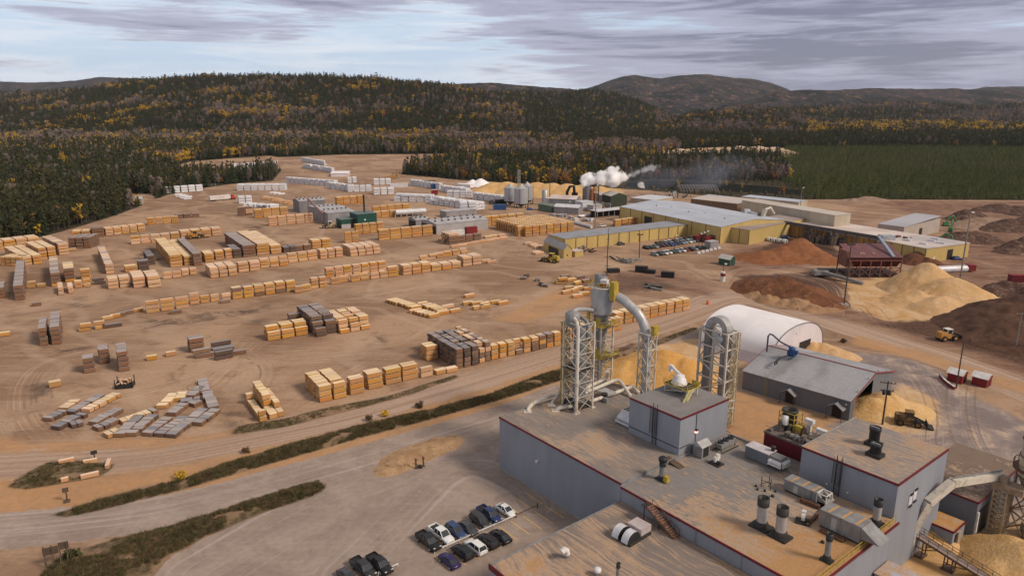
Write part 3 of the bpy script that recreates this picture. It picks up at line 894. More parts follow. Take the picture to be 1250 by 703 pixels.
def forest():
 X, Y = [], []
 y = 330.0
 while y < 3700:
  s = 4.3 if y < 620 else (5.0 if y < 900 else max(5.2, y / 215))
  hw = y * CP * 700 / FPX + 20
  xs = np.arange(-hw, hw, s)
  X.append(xs + RNG.uniform(-.45, .45, len(xs)) * s); Y.append(y + RNG.uniform(-.45, .45, len(xs)) * s)
  y += s
 x, y = np.concatenate(X), np.concatenate(Y)
 ok = (sdf(x, y, YARD) < -3) & (sdf(x, y, RIVER) < -3) & (sdf(x, y, POND) < -2) & (sdf(x, y, SANDPIT) < 0) & ~inpoly(x, y, PLANT) & (sdf(x, y, CLEAR2) < 0) & (sdf(x, y, CLEAR3) < -2)
 x, y = x[ok], y[ok]
 z = np.where(y > 1290, ridge_h(x, y) - .5, 0)
 px = 625 + FPX * x / (y * CP + (CAM_H - z) * SP); py = 351.5 - FPX * (y * SP + (z - CAM_H) * CP) / (y * CP + (CAM_H - z) * SP)
 n1 = fbm(x, y, 95, 3, 4); n2 = fbm(x, y, 38, 8, 3); n3 = fbm(x, y, 260, 21, 3); u = RNG.random(len(x))
 n1 = (n1 - .5) * 1.9 + .5; n2 = (n2 - .5) * 1.9 + .5; n3 = (n3 - .5) * 1.9 + .5
 bare = np.full(len(x), .06); yel = np.full(len(x), .05); ora = np.full(len(x), .012); rus = np.full(len(x), .05); pin = np.where(y > 900, .34, .14)
 left = (px < 350) & (y < 620)
 bare[left] = .02; yel[left] = .025; rus[left] = .03; pin[left] = .72
 lback = (px < 420) & (y > 520) & (y < 1300)
 bare[lback] = .12; yel[lback] = .05; rus[lback] = .05; pin[lback] = .30
 near_c = (px > 480) & (px < 720) & (y < 900)
 bare[near_c] = .10; yel[near_c] = .12; ora[near_c] = .06; rus[near_c] = .18
 foot = (py >= 172) & (py < 203) & (px < 580)
 yel[foot] = .03 + .30 * sstep(.56, .76, n2[foot]); bare[foot] = .16; rus[foot] = .07; pin[foot] = .25
 belt = (py > 158) & (py < 178) & (px < 560)
 bare[belt] = .55; yel[belt] = .36; rus[belt] = .10
 mid = (py > 168) & (py < 195) & (px > 560) & (px < 830)
 bare[mid] = .52; yel[mid] = .22; rus[mid] = .15
 hillA = (y > 1700) & (px < 640)
 bare[hillA] = .03 + .26 * sstep(.50, .78, n3[hillA]); rus[hillA] = .08; yel[hillA] = .02 + .32 * sstep(.58, .82, n1[hillA]); ora[hillA] = .01 + .08 * sstep(.55, .8, n2[hillA])
 hillB = (y > 2450) & (px >= 600) & (px < 830)
 bare[hillB] = .06; yel[hillB] = .06; rus[hillB] = .08
 hillF = (px > 800) & (py < 166)
 bare[hillF] = .15 + .45 * sstep(.42, .6, n3[hillF]); yel[hillF] = .05 + .16 * sstep(.5, .7, n1[hillF]); ora[hillF] = .03; rus[hillF] = .16
 e1 = (y > 2650) & (px > 830)
 bare[e1] = .08 + .62 * sstep(.45, .62, n3[e1]); yel[e1] = .03 + .22 * sstep(.55, .75, n1[e1]); rus[e1] = .12
 strip = (px > 985) & (py > 152) & (py < 167)
 yel[strip] = .20 + .55 * sstep(.40, .62, n2[strip]); bare[strip] = .25; ora[strip] = .04
 dark = (py >= 167) & (py < 180) & (px > 700)
 bare[dark] = .04; yel[dark] = .012; rus[dark] = .03
 shore = (py > 205) & (px > 740)
 bare[shore] = .30; yel[shore] = .05; rus[shore] = .25
 yel = np.where(u < 2, yel * sstep(.25, .7, n2) * 1.6, yel)
 bare = bare * (.60 + .75 * sstep(.35, .65, n1))
 kind = np.zeros(len(x), int)
 e = np.cumsum(np.stack([yel, ora, rus, bare, pin]), 0)
 for i, k in enumerate((3, 4, 5, 2, 1)):
  kind = np.where((u < e[i]) & (u >= (e[i - 1] if i else 0)), k, kind)
 vi = RNG.integers(0, 6, len(x))
 nv = np.array([len(k[2]) for k in KINDS])[kind]; vi = vi % nv
 base = np.array([KID[(k, 0)] for k in range(len(KINDS))])[kind]
 far = 1 + .28 * sstep(1200, 2800, y)
 sc = (.52 + .72 * RNG.random(len(x)) ** .8) * (.80 + .5 * n1) * far
 sc = np.where(left, sc * .92, sc); sc = np.where((px > 185) & (px < 345) & (y < 900), sc * .8, sc)
 sc = np.where((py > 190) & (px > 740) & (y < 1290), sc * .85, sc)
 sc = np.where((py > 221) & (px > 725) & (px < 1015), sc * .28, sc)
 wob = RNG.uniform(.9, 1.25, len(x)) * (1 + .55 * sstep(800, 1800, y))
 d = np.hypot(x, y)
 vis = (px > -60) & (px < 1310)
 x, y, z, kind, vi, base, sc, wob, d, px = [q[vis] for q in (x, y, z, kind, vi, base, sc, wob, d, px)]
 o = np.argsort(d)
 near, rest = o[:292], o[292:]
 pts = np.stack([x, y, z], 1)
 broad = np.where(np.isin(kind, (2, 3, 4, 5)), 1.25, 1.0)
 scl = np.stack([sc * wob * broad, sc * wob * broad, sc], 1)
 rot = np.stack([RNG.normal(0, .03, len(x)), RNG.normal(0, .03, len(x)), RNG.uniform(0, 6.28, len(x))], 1)
 scatter('forest', pts[rest], (base + vi)[rest], scl[rest], rot[rest], PROTO)
 meshes = {}
 for ki, (nm, lab, vs, lm, bm) in enumerate(KINDS):
  for v_, (tr, cr) in enumerate(vs):
   t_ = tr.build('trunk', bm); c_ = cr.build('crown', lm)
   meshes[(ki, v_)] = (t_.data, c_.data)
   bpy.data.objects.remove(t_); bpy.data.objects.remove(c_)
 for i in near:
  nm, lab = KINDS[kind[i]][0], KINDS[kind[i]][1]
  zone = 'in the front edge of the wood left of the lumber yard' if px[i] < 420 else 'in the wood behind the wrapped lumber, beyond the yard'
  r = thing(nm + '_tree', lab + ' ' + zone, 'tree', tuple(pts[i]), 0, 'trees ' + zone)
  r.rotation_euler = tuple(rot[i]); r.scale = tuple(scl[i])
  for pn, me in zip(('trunk', 'crown'), meshes[(kind[i], vi[i])]):
   c = bpy.data.objects.new(pn, me); COL.objects.link(c); c.parent = r
 X, Y = [], []
 yy = 560.0
 while yy < 1330:
  s = 3.9 if yy < 800 else 5.0
  xs = np.arange(150, yy * CP * 640 / FPX + 30, s)
  X.append(xs + RNG.uniform(-.35, .35, len(xs)) * s); Y.append(yy + RNG.uniform(-.35, .35, len(xs)) * s); yy += s
 x, y = np.concatenate(X), np.concatenate(Y)
 k = sdf(x, y, PLANT) > RNG.uniform(-10, 8, len(x)); k &= sdf(x, y, YARD) < -2
 x, y = x[k], y[k]
 tall = fbm(x, y, 60, 44, 3)
 sc = RNG.uniform(.55, 1.25, len(x)) * (.55 + .9 * tall)
 scatter('young_pine_plantation', np.stack([x, y, x * 0], 1), RNG.integers(0, 3, len(x)), np.stack([sc * 1.15, sc * 1.15, sc], 1),
   np.stack([x * 0, x * 0, RNG.uniform(0, 6.28, len(x))], 1), PLANTC)
 P = []
 for pi, (poly, num, tall) in enumerate(zip(VERGES, (5200, 5600, 260, 420, 360), (1.0, .9, .8, .5, .55))):
  pa = np.array(poly); lo, hi = pa.min(0), pa.max(0); lo[1] = max(lo[1], 60); c = 0
  while c < num:
   q = RNG.uniform(lo, hi, (4000, 2))
   f = fbm(q[:, 0], q[:, 1], 5, 77 + pi, 3)
   q = q[(sdf(q[:, 0], q[:, 1], poly) > .5) & (f > .38) & (np.abs(q[:, 0]) < q[:, 1] * .8 + 30)][:num - c]
   if len(q) == 0: break
   c += len(q)
   zz = gz(q[:, 0], q[:, 1])
   for (a, b), z0 in zip(q, zz):
    P.append((a, b, z0, tall))
 P = np.array(P)
 kk = RNG.choice([0, 1, 2, 3, 3, 3, 3, 3, 3, 3, 3, 3], len(P))
 s = RNG.uniform(.45, 1.15, len(P)) * P[:, 3] * np.where(kk == 3, 1.3, .62)
 scatter('roadside_weeds', P[:, :3], kk, np.stack([s, s, s * RNG.uniform(.7, 1.2, len(P))], 1), np.stack([s * 0, s * 0, RNG.uniform(0, 6.28, len(P))], 1), SHRUBC)
forest()
def woodmat(name, side, side2, top, end=None, var=.14):
 t = NT(name)
 co = t.coord('Object')
 at = t.attr('rnd').outputs['Fac']
 r = t.math('FRACT', t.add(t.rnd(), t.mul(at, 7.31)))
 x, y, z = t.sep(co)
 g = t.noise(t.map(co, (.5, .5, 24)), 1.0, 3, .6)
 g2 = t.noise(t.map(co, (.35, 8, 8)), 1.0, 3, .6)
 c = t.mix(t.ramp(g, .36, .64), side2, side)
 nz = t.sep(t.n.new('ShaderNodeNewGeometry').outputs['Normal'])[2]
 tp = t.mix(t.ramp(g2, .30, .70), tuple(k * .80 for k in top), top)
 c = t.mix(t.ramp(nz, .5, .8), c, tp)  # upward faces painted paler as if lit by sky; grey packs also weathered
 c = t.hsv(c, h=t.add(.492, t.mul(t.math('FRACT', t.mul(r, 5.7)), .016)), sa=t.add(.90, t.mul(t.math('FRACT', t.mul(r, 3.3)), .2)), v=t.add(1 - var, t.mul(r, 2 * var)))
 t.bump(g, .25, .03)
 return t.set(c, .8, 0, .2)
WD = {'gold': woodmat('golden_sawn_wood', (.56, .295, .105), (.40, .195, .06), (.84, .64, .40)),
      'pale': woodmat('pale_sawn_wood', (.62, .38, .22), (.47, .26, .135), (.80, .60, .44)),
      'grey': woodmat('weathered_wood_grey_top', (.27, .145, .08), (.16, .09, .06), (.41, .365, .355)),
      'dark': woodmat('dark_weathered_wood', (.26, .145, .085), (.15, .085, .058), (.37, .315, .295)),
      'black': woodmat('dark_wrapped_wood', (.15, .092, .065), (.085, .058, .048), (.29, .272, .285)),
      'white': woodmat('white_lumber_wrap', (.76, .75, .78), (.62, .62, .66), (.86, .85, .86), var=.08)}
M_BEAR = mat('bearer_wood', (.07, .045, .03), (.045, .032, .026), 3, .9)
KW = {'gold': 'golden lumber pack', 'pale': 'pale pinkish lumber pack', 'grey': 'grey-topped weathered lumber pack', 'dark': 'dark brown lumber pack',
      'black': 'dark slate-topped lumber pack', 'white': 'white wrapped lumber pack'}
ORD = ['', 'first', 'second', 'third', 'fourth', 'fifth', 'sixth', 'seventh', 'eighth', 'ninth', 'tenth', 'eleventh', 'twelfth', 'thirteenth', 'fourteenth', 'fifteenth', 'sixteenth', 'seventeenth', 'eighteenth', 'nineteenth', 'twentieth', 'twenty-first', 'twenty-second', 'twenty-third', 'twenty-fourth', 'twenty-fifth']
def ordn(i): return ORD[i] if i < len(ORD) else '%dth' % i
LVH = 1.50
PACKS = []
rb = random.Random(21)
def pack(p, L, w, h, rz, kind, label, group):
 PACKS.append((Vector(p), L, w, h, rz, kind, label, group))
def blk(name, A, B, T=None, lv=3, kind='gold', nr=None, L=4.6, hd=33, drop=.0, w=1.25, h=1.33, mixk=None, gap=.45, lvf=None, step=None, nc=None):
 """a block of stacks: A, B front corners on the ground, T its far left top corner (all photo pixels)"""
 e = Vector((cos(radians(hd)), sin(radians(hd)), 0)); bk = Vector((-e.y, e.x, 0))
 a, b = W(*A), W(*B)
 wid = max((b - a).dot(e), 1.5)
 n = nc or max(1, round(wid / L)); Lc = wid / n
 if nr is None:
  nr = max(1, round((W(*T, lv * LVH * h / 1.33) - a).dot(bk) / (w + .08)))
 step = step or (w + .08)
 lh = LVH * h / 1.33
 H = {}
 for c in range(n):
  run = 0
  for r in range(nr):
   q = lv if lvf is None else lvf(c, r, n, nr)
   if rb.random() < drop: q -= 1 if rb.random() < .7 else 2
   H[c, r] = max(q, 0)
 wob = {(c): rb.uniform(-.5, .5) for c in range(n)}
 for c in range(n):
  for r in range(nr):
   for l in range(H[c, r]):
    if l < H[c, r] - 1 and all(H.get(k, 0) > l for k in ((c - 1, r), (c + 1, r), (c, r - 1))):
     continue
    k_ = kind if mixk is None or rb.random() > mixk[1] else mixk[0]
    Lr = Lc - gap if Lc > 2 else Lc - .1
    p = a + e * (Lc * (c + .5) + rb.gauss(0, .05)) + bk * (step * (r + .5) + wob[c] * .35 + rb.gauss(0, .03)) + Vector((0, 0, .05 + l * lh))
    lvw = 'top layer' if l == H[c, r] - 1 and H[c, r] > 1 else ('ground layer' if l == 0 else ordn(l + 1) + ' layer')
    lab = '%s, %s, %s column, %s row, %s' % (KW[k_], lvw, ordn(c + 1), ordn(r + 1), name.replace('the ', ''))
    pack(p, Lr * rb.uniform(.93, 1.0), w - .04 - rb.random() * .06, h * rb.choice((1, 1, 1, .93)), radians(hd) + rb.gauss(0, .012), k_, lab, 'lumber packs in the ' + name)
def chain(name, A, B, n, kind='gold', L=3.6, hd=33, lv=1, w=1.25, h=1.2, mixk=None, jit=.25):
 """single packs laid side by side from A to B"""
 a, b = W(*A), W(*B)
 for i in range(n):
  p = a.lerp(b, (i + .5) / n)
  for l in range(lv):
   k_ = kind if mixk is None or rb.random() > mixk[1] else mixk[0]
   q = p + Vector((rb.gauss(0, jit), rb.gauss(0, jit), .05 + l * LVH * h / 1.33))
   lvw = '' if lv == 1 else (', top layer' if l == lv - 1 else ', lower layer')
   pack(q, L * rb.uniform(.9, 1.08), w, h, radians(hd) + rb.gauss(0, .05), k_, ('%s%s, %s from left, %s' % (KW[k_], lvw, ordn(i + 1), name.replace('the ', '')) if n > 1 else '%s%s, %s' % (KW[k_], lvw, name.replace('the ', ''))), 'lumber packs in the ' + name)
blk('wide front block above the road', (390, 492.5), (425, 485), (362, 455), 3, 'gold', drop=.03)
blk('narrow block beside wide front block', (427, 483), (446, 478.5), (417, 460), 3, 'gold', L=5)
blk('third block of the front row', (449, 476.5), (468, 471.5), (436, 453.5), 3, 'gold', L=5)
blk('right-hand block of the front row', (470, 470.5), (510, 460), (459, 448), 3, 'gold', L=5, lvf=lambda c, r, n, m: 3)
blk('low pair before dark roadside block', (513, 462), (529, 458), None, 2, 'pale', nr=1, L=4)
chain('gap beside the dark roadside block', (530, 457), (557, 451), 2, 'gold', 3.4, w=2.0)
blk('yellow stack left of the dark block', (520, 441), (533, 436), (515, 418), 3, 'gold', L=3)
blk('dark roadside block', (557, 451), (584, 444), (525, 404), 4, 'dark', L=2.75, mixk=('black', .35), drop=.12)
blk('brown end of the dark roadside block', (585, 443.7), (600, 440), (548, 399), 4, 'dark', L=2.75, mixk=('pale', .5), drop=.18)
blk('roadside row right of the dark block', (600, 440), (684, 420.5), None, 3, 'gold', nr=2, L=3.0, mixk=('grey', .22), drop=.10)
blk('roadside row behind the cyclone tower', (686, 419), (750, 399), None, 3, 'gold', nr=2, L=4.0, drop=.05)
blk('far right end of the roadside row', (751, 398), (833, 375), None, 3, 'gold', nr=3, L=4.2, mixk=('pale', .25))
blk('left column of the small verge stack', (316, 516), (327, 513.5), (294, 488), 1, 'gold', L=3, lvf=lambda c, r, n, m: 2 if r in (0, m - 1) else 1)
blk('middle column of the small verge stack', (328.5, 513), (341, 510), (304, 474), 2, 'gold', L=3, lvf=lambda c, r, n, m: 1 if r < 4 else 3)
blk('right column of the small verge stack', (340, 510), (346, 508.5), (318, 475), 2, 'gold', L=3, lvf=lambda c, r, n, m: 1 if r < 2 else 2)
blk('golden left part of the middle block', (327, 417), (377, 408), None, 3, 'gold', nr=4, L=4.0, lvf=lambda c, r, n, m: (2, 3, 3, 3)[r] if c else (2, 3, 3, 2)[r])
blk('dark heart of the middle block', (385, 412), (414, 407), (371, 376), 3, 'dark', L=3.4, mixk=('black', .35), drop=.2, lvf=lambda c, r, n, m: (2, 3, 3, 4)[min(r, 3)])
blk('pale right part of the middle block', (415, 408), (453, 401), (418, 376), 3, 'gold', L=3.7, mixk=('pale', .4), drop=.15, lvf=lambda c, r, n, m: (2, 3, 3, 3)[min(r, 3)])
blk('dark back row of the middle block', (353, 400), (372, 397), None, 3, 'dark', nr=2, L=4)
blk('left column of the grey-topped pair', (48.6, 423), (60.5, 421), (39.7, 388), 4, 'grey', L=4, hd=31)
blk('right column of the grey-topped pair', (62.7, 421.5), (77, 420), (53.8, 381.5), 4, 'grey', L=4, hd=31)
blk('near short grey-topped stack', (102, 456.5), (118, 453.5), (99, 433), 3, 'grey', L=5, hd=31)
blk('middle short grey-topped stack', (121, 445), (136, 443), (118, 420), 3, 'grey', L=5, hd=31)
blk('long short-stack column by the loose packs', (145, 454.5), (160, 452), (140, 418.5), 4, 'grey', L=5, hd=31)
chain('open ground left of the brown block', (187.5, 439), (188, 438.5), 1, 'gold', 2.6, lv=1, h=1.3, w=1.6)
chain('open ground beside the brown block', (207.5, 434.5), (208, 434), 1, 'gold', 2.8, h=1.3, w=1.6)
chain('open ground left of the scrap bin', (69, 472), (70, 471), 1, 'gold', 3.0, h=1.5, w=1.8)
chain('left edge of the yard', (2, 411), (9, 409), 1, 'gold', 3.0, w=1.6)
blk('left half of the brown block', (231.7, 431.5), (251, 427.5), (225, 410), 3, 'grey', L=5.6)
chain('front of the brown block', (240, 437.5), (256, 434), 1, 'grey', 5.0, lv=2, w=1.3)
blk('slate right half of the brown block', (260, 433), (288, 429), (259, 416), 2, 'black', L=5.2, drop=.15)
chain('front of the slate block', (266, 438.5), (283, 436), 1, 'black', 5.0, lv=2, w=1.4)
chain('right end of the slate block', (286, 433), (297, 431), 1, 'dark', 4.0, lv=1, w=1.8)
blk('long mid-yard row, left part', (178, 383), (230, 373), None, 3, 'gold', nr=1, L=4.3, mixk=('pale', .4))
blk('long mid-yard row, middle part', (232, 372.5), (268, 366), None, 2, 'gold', nr=1, L=4.2, mixk=('pale', .4), lvf=lambda c, r, n, m: 3 if c == 0 else 2)
blk('long mid-yard row, right part', (271, 368), (283, 366.5), None, 2, 'pale', nr=1, L=4.2)
blk('stacks ending long mid-yard row', (284, 366), (360, 353.5), None, 3, 'gold', nr=3, L=4.2, mixk=('dark', .16), drop=.06)
chain('edge before the long row', (98, 405), (109, 402.5), 1, 'gold', 3.4, lv=2, w=1.6)
chain('edge before the long row, second', (117, 402), (126, 400), 1, 'gold', 3.2, lv=2, w=1.6)
chain('edge before the long row, dark flat', (129, 400.5), (148, 397), 1, 'black', 5.6, w=1.6)
chain('strip leading to the long row', (125, 391.5), (172, 379.5), 5, 'gold', 3.2, mixk=('dark', .4))
chain('strip below the long row', (206, 384), (222, 381), 1, 'dark', 4.2, lv=1, w=1.3)
chain('strip below the long row, right', (268, 371), (282, 368.5), 1, 'dark', 4.0, lv=1, w=1.3)
chain('far end of the long row', (361, 357.5), (379, 354), 2, 'gold', 3.2, lv=2, w=1.5, jit=.1)
blk('ragged row left part', (380, 353), (400, 350), None, 3, 'gold', nr=2, L=3.6, mixk=('pale', .3), drop=.2)
blk('ragged front row', (404, 348), (474, 337.5), None, 2, 'gold', nr=2, L=4.2, mixk=('pale', .35), drop=.25)
blk('ragged back row', (398, 340), (470, 329), None, 3, 'pale', nr=2, L=4.2, mixk=('gold', .35), drop=.06)
blk('tall stacks in the right row', (474, 338.5), (487, 336.5), None, 3, 'gold', nr=2, L=4.6)
blk('pale stacks in the right row', (492, 336.5), (526, 331.5), None, 3, 'pale', nr=4, L=4.3, mixk=('gold', .3))
blk('low packs at the right row', (527, 331.5), (564, 326.5), None, 2, 'pale', nr=4, L=4.5, mixk=('gold', .3))
blk('right end of the right row', (565, 325.5), (588, 322), None, 3, 'pale', nr=5, L=4.4)
chain('back of the right row', (512, 319), (570, 308.5), 6, 'gold', 4.2, lv=2, mixk=('pale', .4), jit=.3, w=1.5)
chain('loose ends past the right row', (590, 319), (603, 321.5), 2, 'pale', 5, w=1.2)
blk('pink front group of the deep rows', (257, 340), (290, 335.5), (244, 322), 3, 'pale', L=4.2, lvf=lambda c, r, n, m: 2 if r == 0 else 3)
blk('pink stacks right of the front group', (291, 333), (317, 328.5), None, 3, 'pale', nr=3, L=4.4)
blk('pink row along the deep rows', (318, 328), (351, 322.5), None, 3, 'pale', nr=2, L=4.3, mixk=('gold', .2), lvf=lambda c, r, n, m: 2 if r == 0 and c else 3)
blk('low pink row along the deep rows', (352, 321.5), (388, 316.5), None, 2, 'pale', nr=3, L=4.3, mixk=('gold', .3), lvf=lambda c, r, n, m: 1 if r == 0 else 3)
blk('twin stacks beside the low pink row', (391, 316.5), (418, 312.5), None, 3, 'pale', nr=4, L=4.3)
blk('broad pale block', (428, 313.5), (463, 308), (413, 297.5), 3, 'pale', L=4.4, lvf=lambda c, r, n, m: 2 if r == 0 else 3)
blk('tall golden block behind pale block', (421, 297), (436, 294), (403, 285.7), 4, 'gold', L=4.5)
blk('jumbled stacks behind the low pink row', (361, 307), (379, 304), None, 2, 'dark', nr=3, L=3.5, mixk=('gold', .3), drop=.3)
blk('golden stacks behind the low pink row', (381, 304), (402, 300), None, 3, 'gold', nr=5, L=4.2, drop=.2)
blk('slate heap behind low pink row', (346, 309), (360, 306), None, 2, 'black', nr=5, L=4, drop=.25)
blk('golden deep row', (208, 327), (223.6, 325), (177, 292), 4, 'gold', L=4.8)
blk('narrow golden deep row', (225, 324.5), (236, 322.5), (195, 293.5), 3, 'gold', L=4)
blk('grey deep row', (236.5, 325), (247, 323), (202, 292), 4, 'grey', L=4)
blk('short golden deep row', (250, 321), (261.5, 319), (239, 306.5), 3, 'gold', L=5)
blk('second short golden deep row', (263, 318), (274, 316), (255, 305), 3, 'gold', L=5, mixk=('grey', .3))
blk('third short deep row', (275, 316), (284, 314), (265, 303.5), 3, 'gold', L=4, mixk=('pale', .4))
blk('slate deep row', (285, 315.5), (295.5, 314), (269.6, 299.4), 3, 'black', L=4)
blk('long grey deep row', (297, 314.5), (312, 311.5), (256.4, 285.6), 4, 'grey', L=5)
blk('long golden deep row', (314, 312), (329, 309.5), (274, 283), 4, 'pale', L=5, mixk=('gold', .4))
blk('far golden deep row', (330.5, 310.5), (343, 308), (289, 283), 3, 'gold', L=4.6, mixk=('pale', .5))
blk('pink row below golden deep row', (199, 341), (222, 337.5), None, 2, 'pale', nr=1, L=3.4)
blk('short pink row below deep rows', (222, 337), (240, 333.5), None, 2, 'pale', nr=2, L=3.5)
blk('pale pair of broad stacks', (132, 353.5), (160, 350), (131, 336), 3, 'pale', L=4.6, mixk=('gold', .2))
blk('broad stack beside the pale pair', (163, 352), (179, 349.5), (156, 331), 3, 'pale', L=5.5)
blk('broad stepped stack', (181, 352), (197.5, 349.5), (173, 330), 3, 'pale', L=5.5, lvf=lambda c, r, n, m: 2 if r == 0 else 3)
blk('gold stack behind the broad stacks', (152, 333), (168.5, 330), None, 2, 'gold', nr=3, L=5)
blk('slate stacks behind the broad stacks', (169, 331), (183, 328.5), None, 3, 'dark', nr=4, L=5, mixk=('black', .6))
blk('slate stack beside the golden deep row', (180, 324), (190, 322), (168, 306), 3, 'black', L=4.5, drop=.1)
blk('thin pink column in the left field', (129, 335), (140, 332.5), (117, 301), 3, 'pale', L=4.3, mixk=('grey', .3))
blk('grey stepped column near the left edge', (18, 367.5), (32, 365), (9, 318.5), 4, 'grey', L=5.5, lvf=lambda c, r, n, m: 4 if r < 8 else (4 if r < 17 else 4))
blk('cut-off column at the left edge', (-12, 366), (8, 363.5), (-14, 345), 3, 'grey', L=5)
blk('grey column before the left field', (63, 350.5), (76, 348.5), (54, 313.5), 4, 'grey', L=5, mixk=('gold', .2))
blk('golden column before the left field', (79, 345), (93.5, 342.5), (75.5, 320), 4, 'gold', L=5, mixk=('grey', .25))
blk('short golden column before the left field', (99, 342), (112, 339.5), (96.6, 327.6), 3, 'gold', L=5)
blk('pink packs below left grey column', (71, 361), (79, 359.5), (67, 345), 2, 'pale', L=3, lvf=lambda c, r, n, m: 1 if r == 0 else 2)
blk('pink packs below left golden column', (83, 359), (91, 357.5), (80, 344), 2, 'pale', L=3, lvf=lambda c, r, n, m: 1 if r == 0 else 2)
blk('gold packs below left short column', (91, 352), (112, 348.5), None, 2, 'gold', nr=2, L=3.3, drop=.2)
chain('ground between the left columns', (35, 352), (42, 350), 1, 'gold', 3, lv=2, w=1.8)
chain('ground between the left columns, right', (48, 350.5), (55, 349), 1, 'gold', 3, lv=1, w=1.8)
chain('dark pair beside the pale broad stacks', (116, 348), (128, 345), 1, 'black', 4.5, lv=2, w=1.4)
chain('bare ground left of mid yard', (41, 374), (50, 372), 1, 'dark', 3, w=1.6, h=1.3)
blk('golden front of the left field', (0, 324.5), (28, 325), None, 3, 'gold', nr=5, L=3.2, hd=-8)
blk('golden side of the left field', (28, 325), (46, 318), (8, 300), 3, 'gold', L=4.4, hd=46, mixk=('pale', .3))
blk('golden tall side of the left field', (48, 318), (66, 313), (22, 296), 4, 'gold', L=4.4, hd=46, mixk=('pale', .4))
blk('brown tall corner of the left field', (72, 312), (83, 309), (45, 289), 4, 'pale', L=5, hd=46, mixk=('dark', .3))
blk('dark side of the left field', (84, 304), (112, 303), (62, 286), 4, 'dark', L=4.2, hd=8, mixk=('grey', .5))
blk('yellow back of the left field', (88, 292), (112, 290), (66, 281), 3, 'gold', L=4.4, hd=20)
blk('back left of the left field', (-10, 306), (40, 294), None, 3, 'pale', nr=8, L=5, hd=46, mixk=('gold', .4))
chain('ground at the right of the left field', (83, 307.5), (91, 305), 1, 'gold', 4.5, lv=1, w=1.5)
blk('row by the wood, dark end', (113, 290.5), (128, 288), None, 4, 'dark', nr=4, L=4.5)
blk('row by the wood, pale end', (129, 288), (165, 278), None, 3, 'pale', nr=4, L=4.8, hd=46, mixk=('gold', .3))
blk('pale row behind the deep rows', (160, 299), (219, 292), None, 2, 'pale', nr=3, L=5.2, mixk=('gold', .2), lvf=lambda c, r, n, m: 1 if r == 0 and c < 2 else 3)
blk('right pale row behind deep rows', (221, 292), (268, 285), None, 3, 'pale', nr=6, L=5.2, mixk=('gold', .2))
blk('golden row far behind the deep rows', (180, 275), (217, 270.5), None, 3, 'gold', nr=2, L=4.8)
blk('dark low stacks by the truck', (214, 267.5), (244, 265), None, 2, 'dark', nr=3, L=4.8, drop=.1)
chain('upper band of loose packs', (477, 367.5), (510, 378), 9, 'gold', 4.4, jit=.15, w=1.5)
chain('lower band of loose packs', (506, 381), (530, 387.5), 6, 'gold', 4.2, jit=.2, w=1.5)
chain('right band of loose packs', (514, 372), (545, 384), 8, 'gold', 4.4, jit=.3, w=1.5)
chain('pale single pack in the open', (540, 377), (553, 375), 1, 'pale', 4.6, w=1.4)
chain('packs right of the loose bands', (551, 382.5), (560, 380), 1, 'gold', 4.2, w=1.5)
chain('three packs in the open', (568, 371), (596, 373), 3, 'gold', 4.4, jit=.3, w=1.5)
chain('far single pack in the open', (566, 363.5), (578, 361.5), 1, 'gold', 4.4, w=1.5)
chain('two packs in the open', (579, 377), (593, 375), 2, 'gold', 4.4, jit=.5, w=1.5)
chain('pair at the right of the open ground', (601, 370), (618, 372), 2, 'gold', 4.4, jit=.2, w=1.5)
for i, (x, y, k, l) in enumerate(((690, 339, 'dark', 1), (697, 343, 'gold', 1), (703, 347, 'gold', 1), (685, 346, 'gold', 2), (693, 353, 'gold', 1), (700, 356, 'gold', 1),
                                  (706, 353, 'gold', 1), (704, 363, 'gold', 1), (712, 360, 'gold', 1), (709, 340, 'grey', 1), (715, 344, 'grey', 1), (718, 354, 'gold', 1), (690, 358, 'gold', 1))):
 chain(ordn(i + 1) + ' item in jumble beside cyclone tower', (x, y), (x + 1, y), 1, k, 4.4, hd=20 + 25 * rb.random(), lv=l, w=1.5)
blk('brown row before the silver kiln', (548, 299.5), (560, 297.5), None, 4, 'dark', nr=7, L=4.5, mixk=('pale', .4))
blk('dark row before the silver kiln', (558, 298), (589, 294.5), None, 3, 'dark', nr=2, L=4.6)
chain('long pale line before silver kiln', (550, 302.5), (618, 291), 8, 'pale', 4.6, jit=.2, w=1.5)
chain('second pale line before silver kiln', (591, 291), (615, 288), 3, 'pale', 4.6, jit=.3, w=2.4)
chain('single pack left of the brown row', (536, 294), (541, 293), 1, 'pale', 3)
blk('golden block by the yellow mill', (642, 289.5), (700, 282), (648, 269), 4, 'gold', L=4.8, step=2.6)
blk('left end of golden mill block', (632, 289), (641, 288), None, 4, 'gold', nr=2, L=4.5)
blk('first kiln charge', (311, 266.5), (352, 263), None, 4, 'gold', nr=2, L=5.6)
blk('brown stack beside the first kiln charge', (291, 264), (310, 263), None, 4, 'dark', nr=2, L=5, mixk=('pale', .4))
blk('kiln charge before the long kiln', (328, 276.5), (382, 271), None, 4, 'pale', nr=2, L=5.6)
blk('kiln charge before the silver kiln', (463, 294), (526, 286), None, 4, 'gold', nr=2, L=6.2)
blk('short kiln charge by the green kiln', (434, 286.5), (467, 282), None, 4, 'gold', nr=2, L=5)
blk('kiln charge behind the green kiln', (455, 267), (503, 261.5), None, 3, 'gold', nr=2, L=6.2)
blk('second kiln charge behind the green kiln', (455, 260), (500, 256), None, 3, 'gold', nr=2, L=6.2)
blk('kiln charge right of the silver kiln', (590, 276.5), (635, 270), None, 4, 'gold', nr=2, L=6)
blk('golden stacks behind the kilns', (411, 250.5), (443, 247.5), None, 4, 'gold', nr=3, L=5)
chain('boards behind the first kiln charge', (322, 243), (356, 250), 9, 'pale', 5, lv=2, jit=.5)
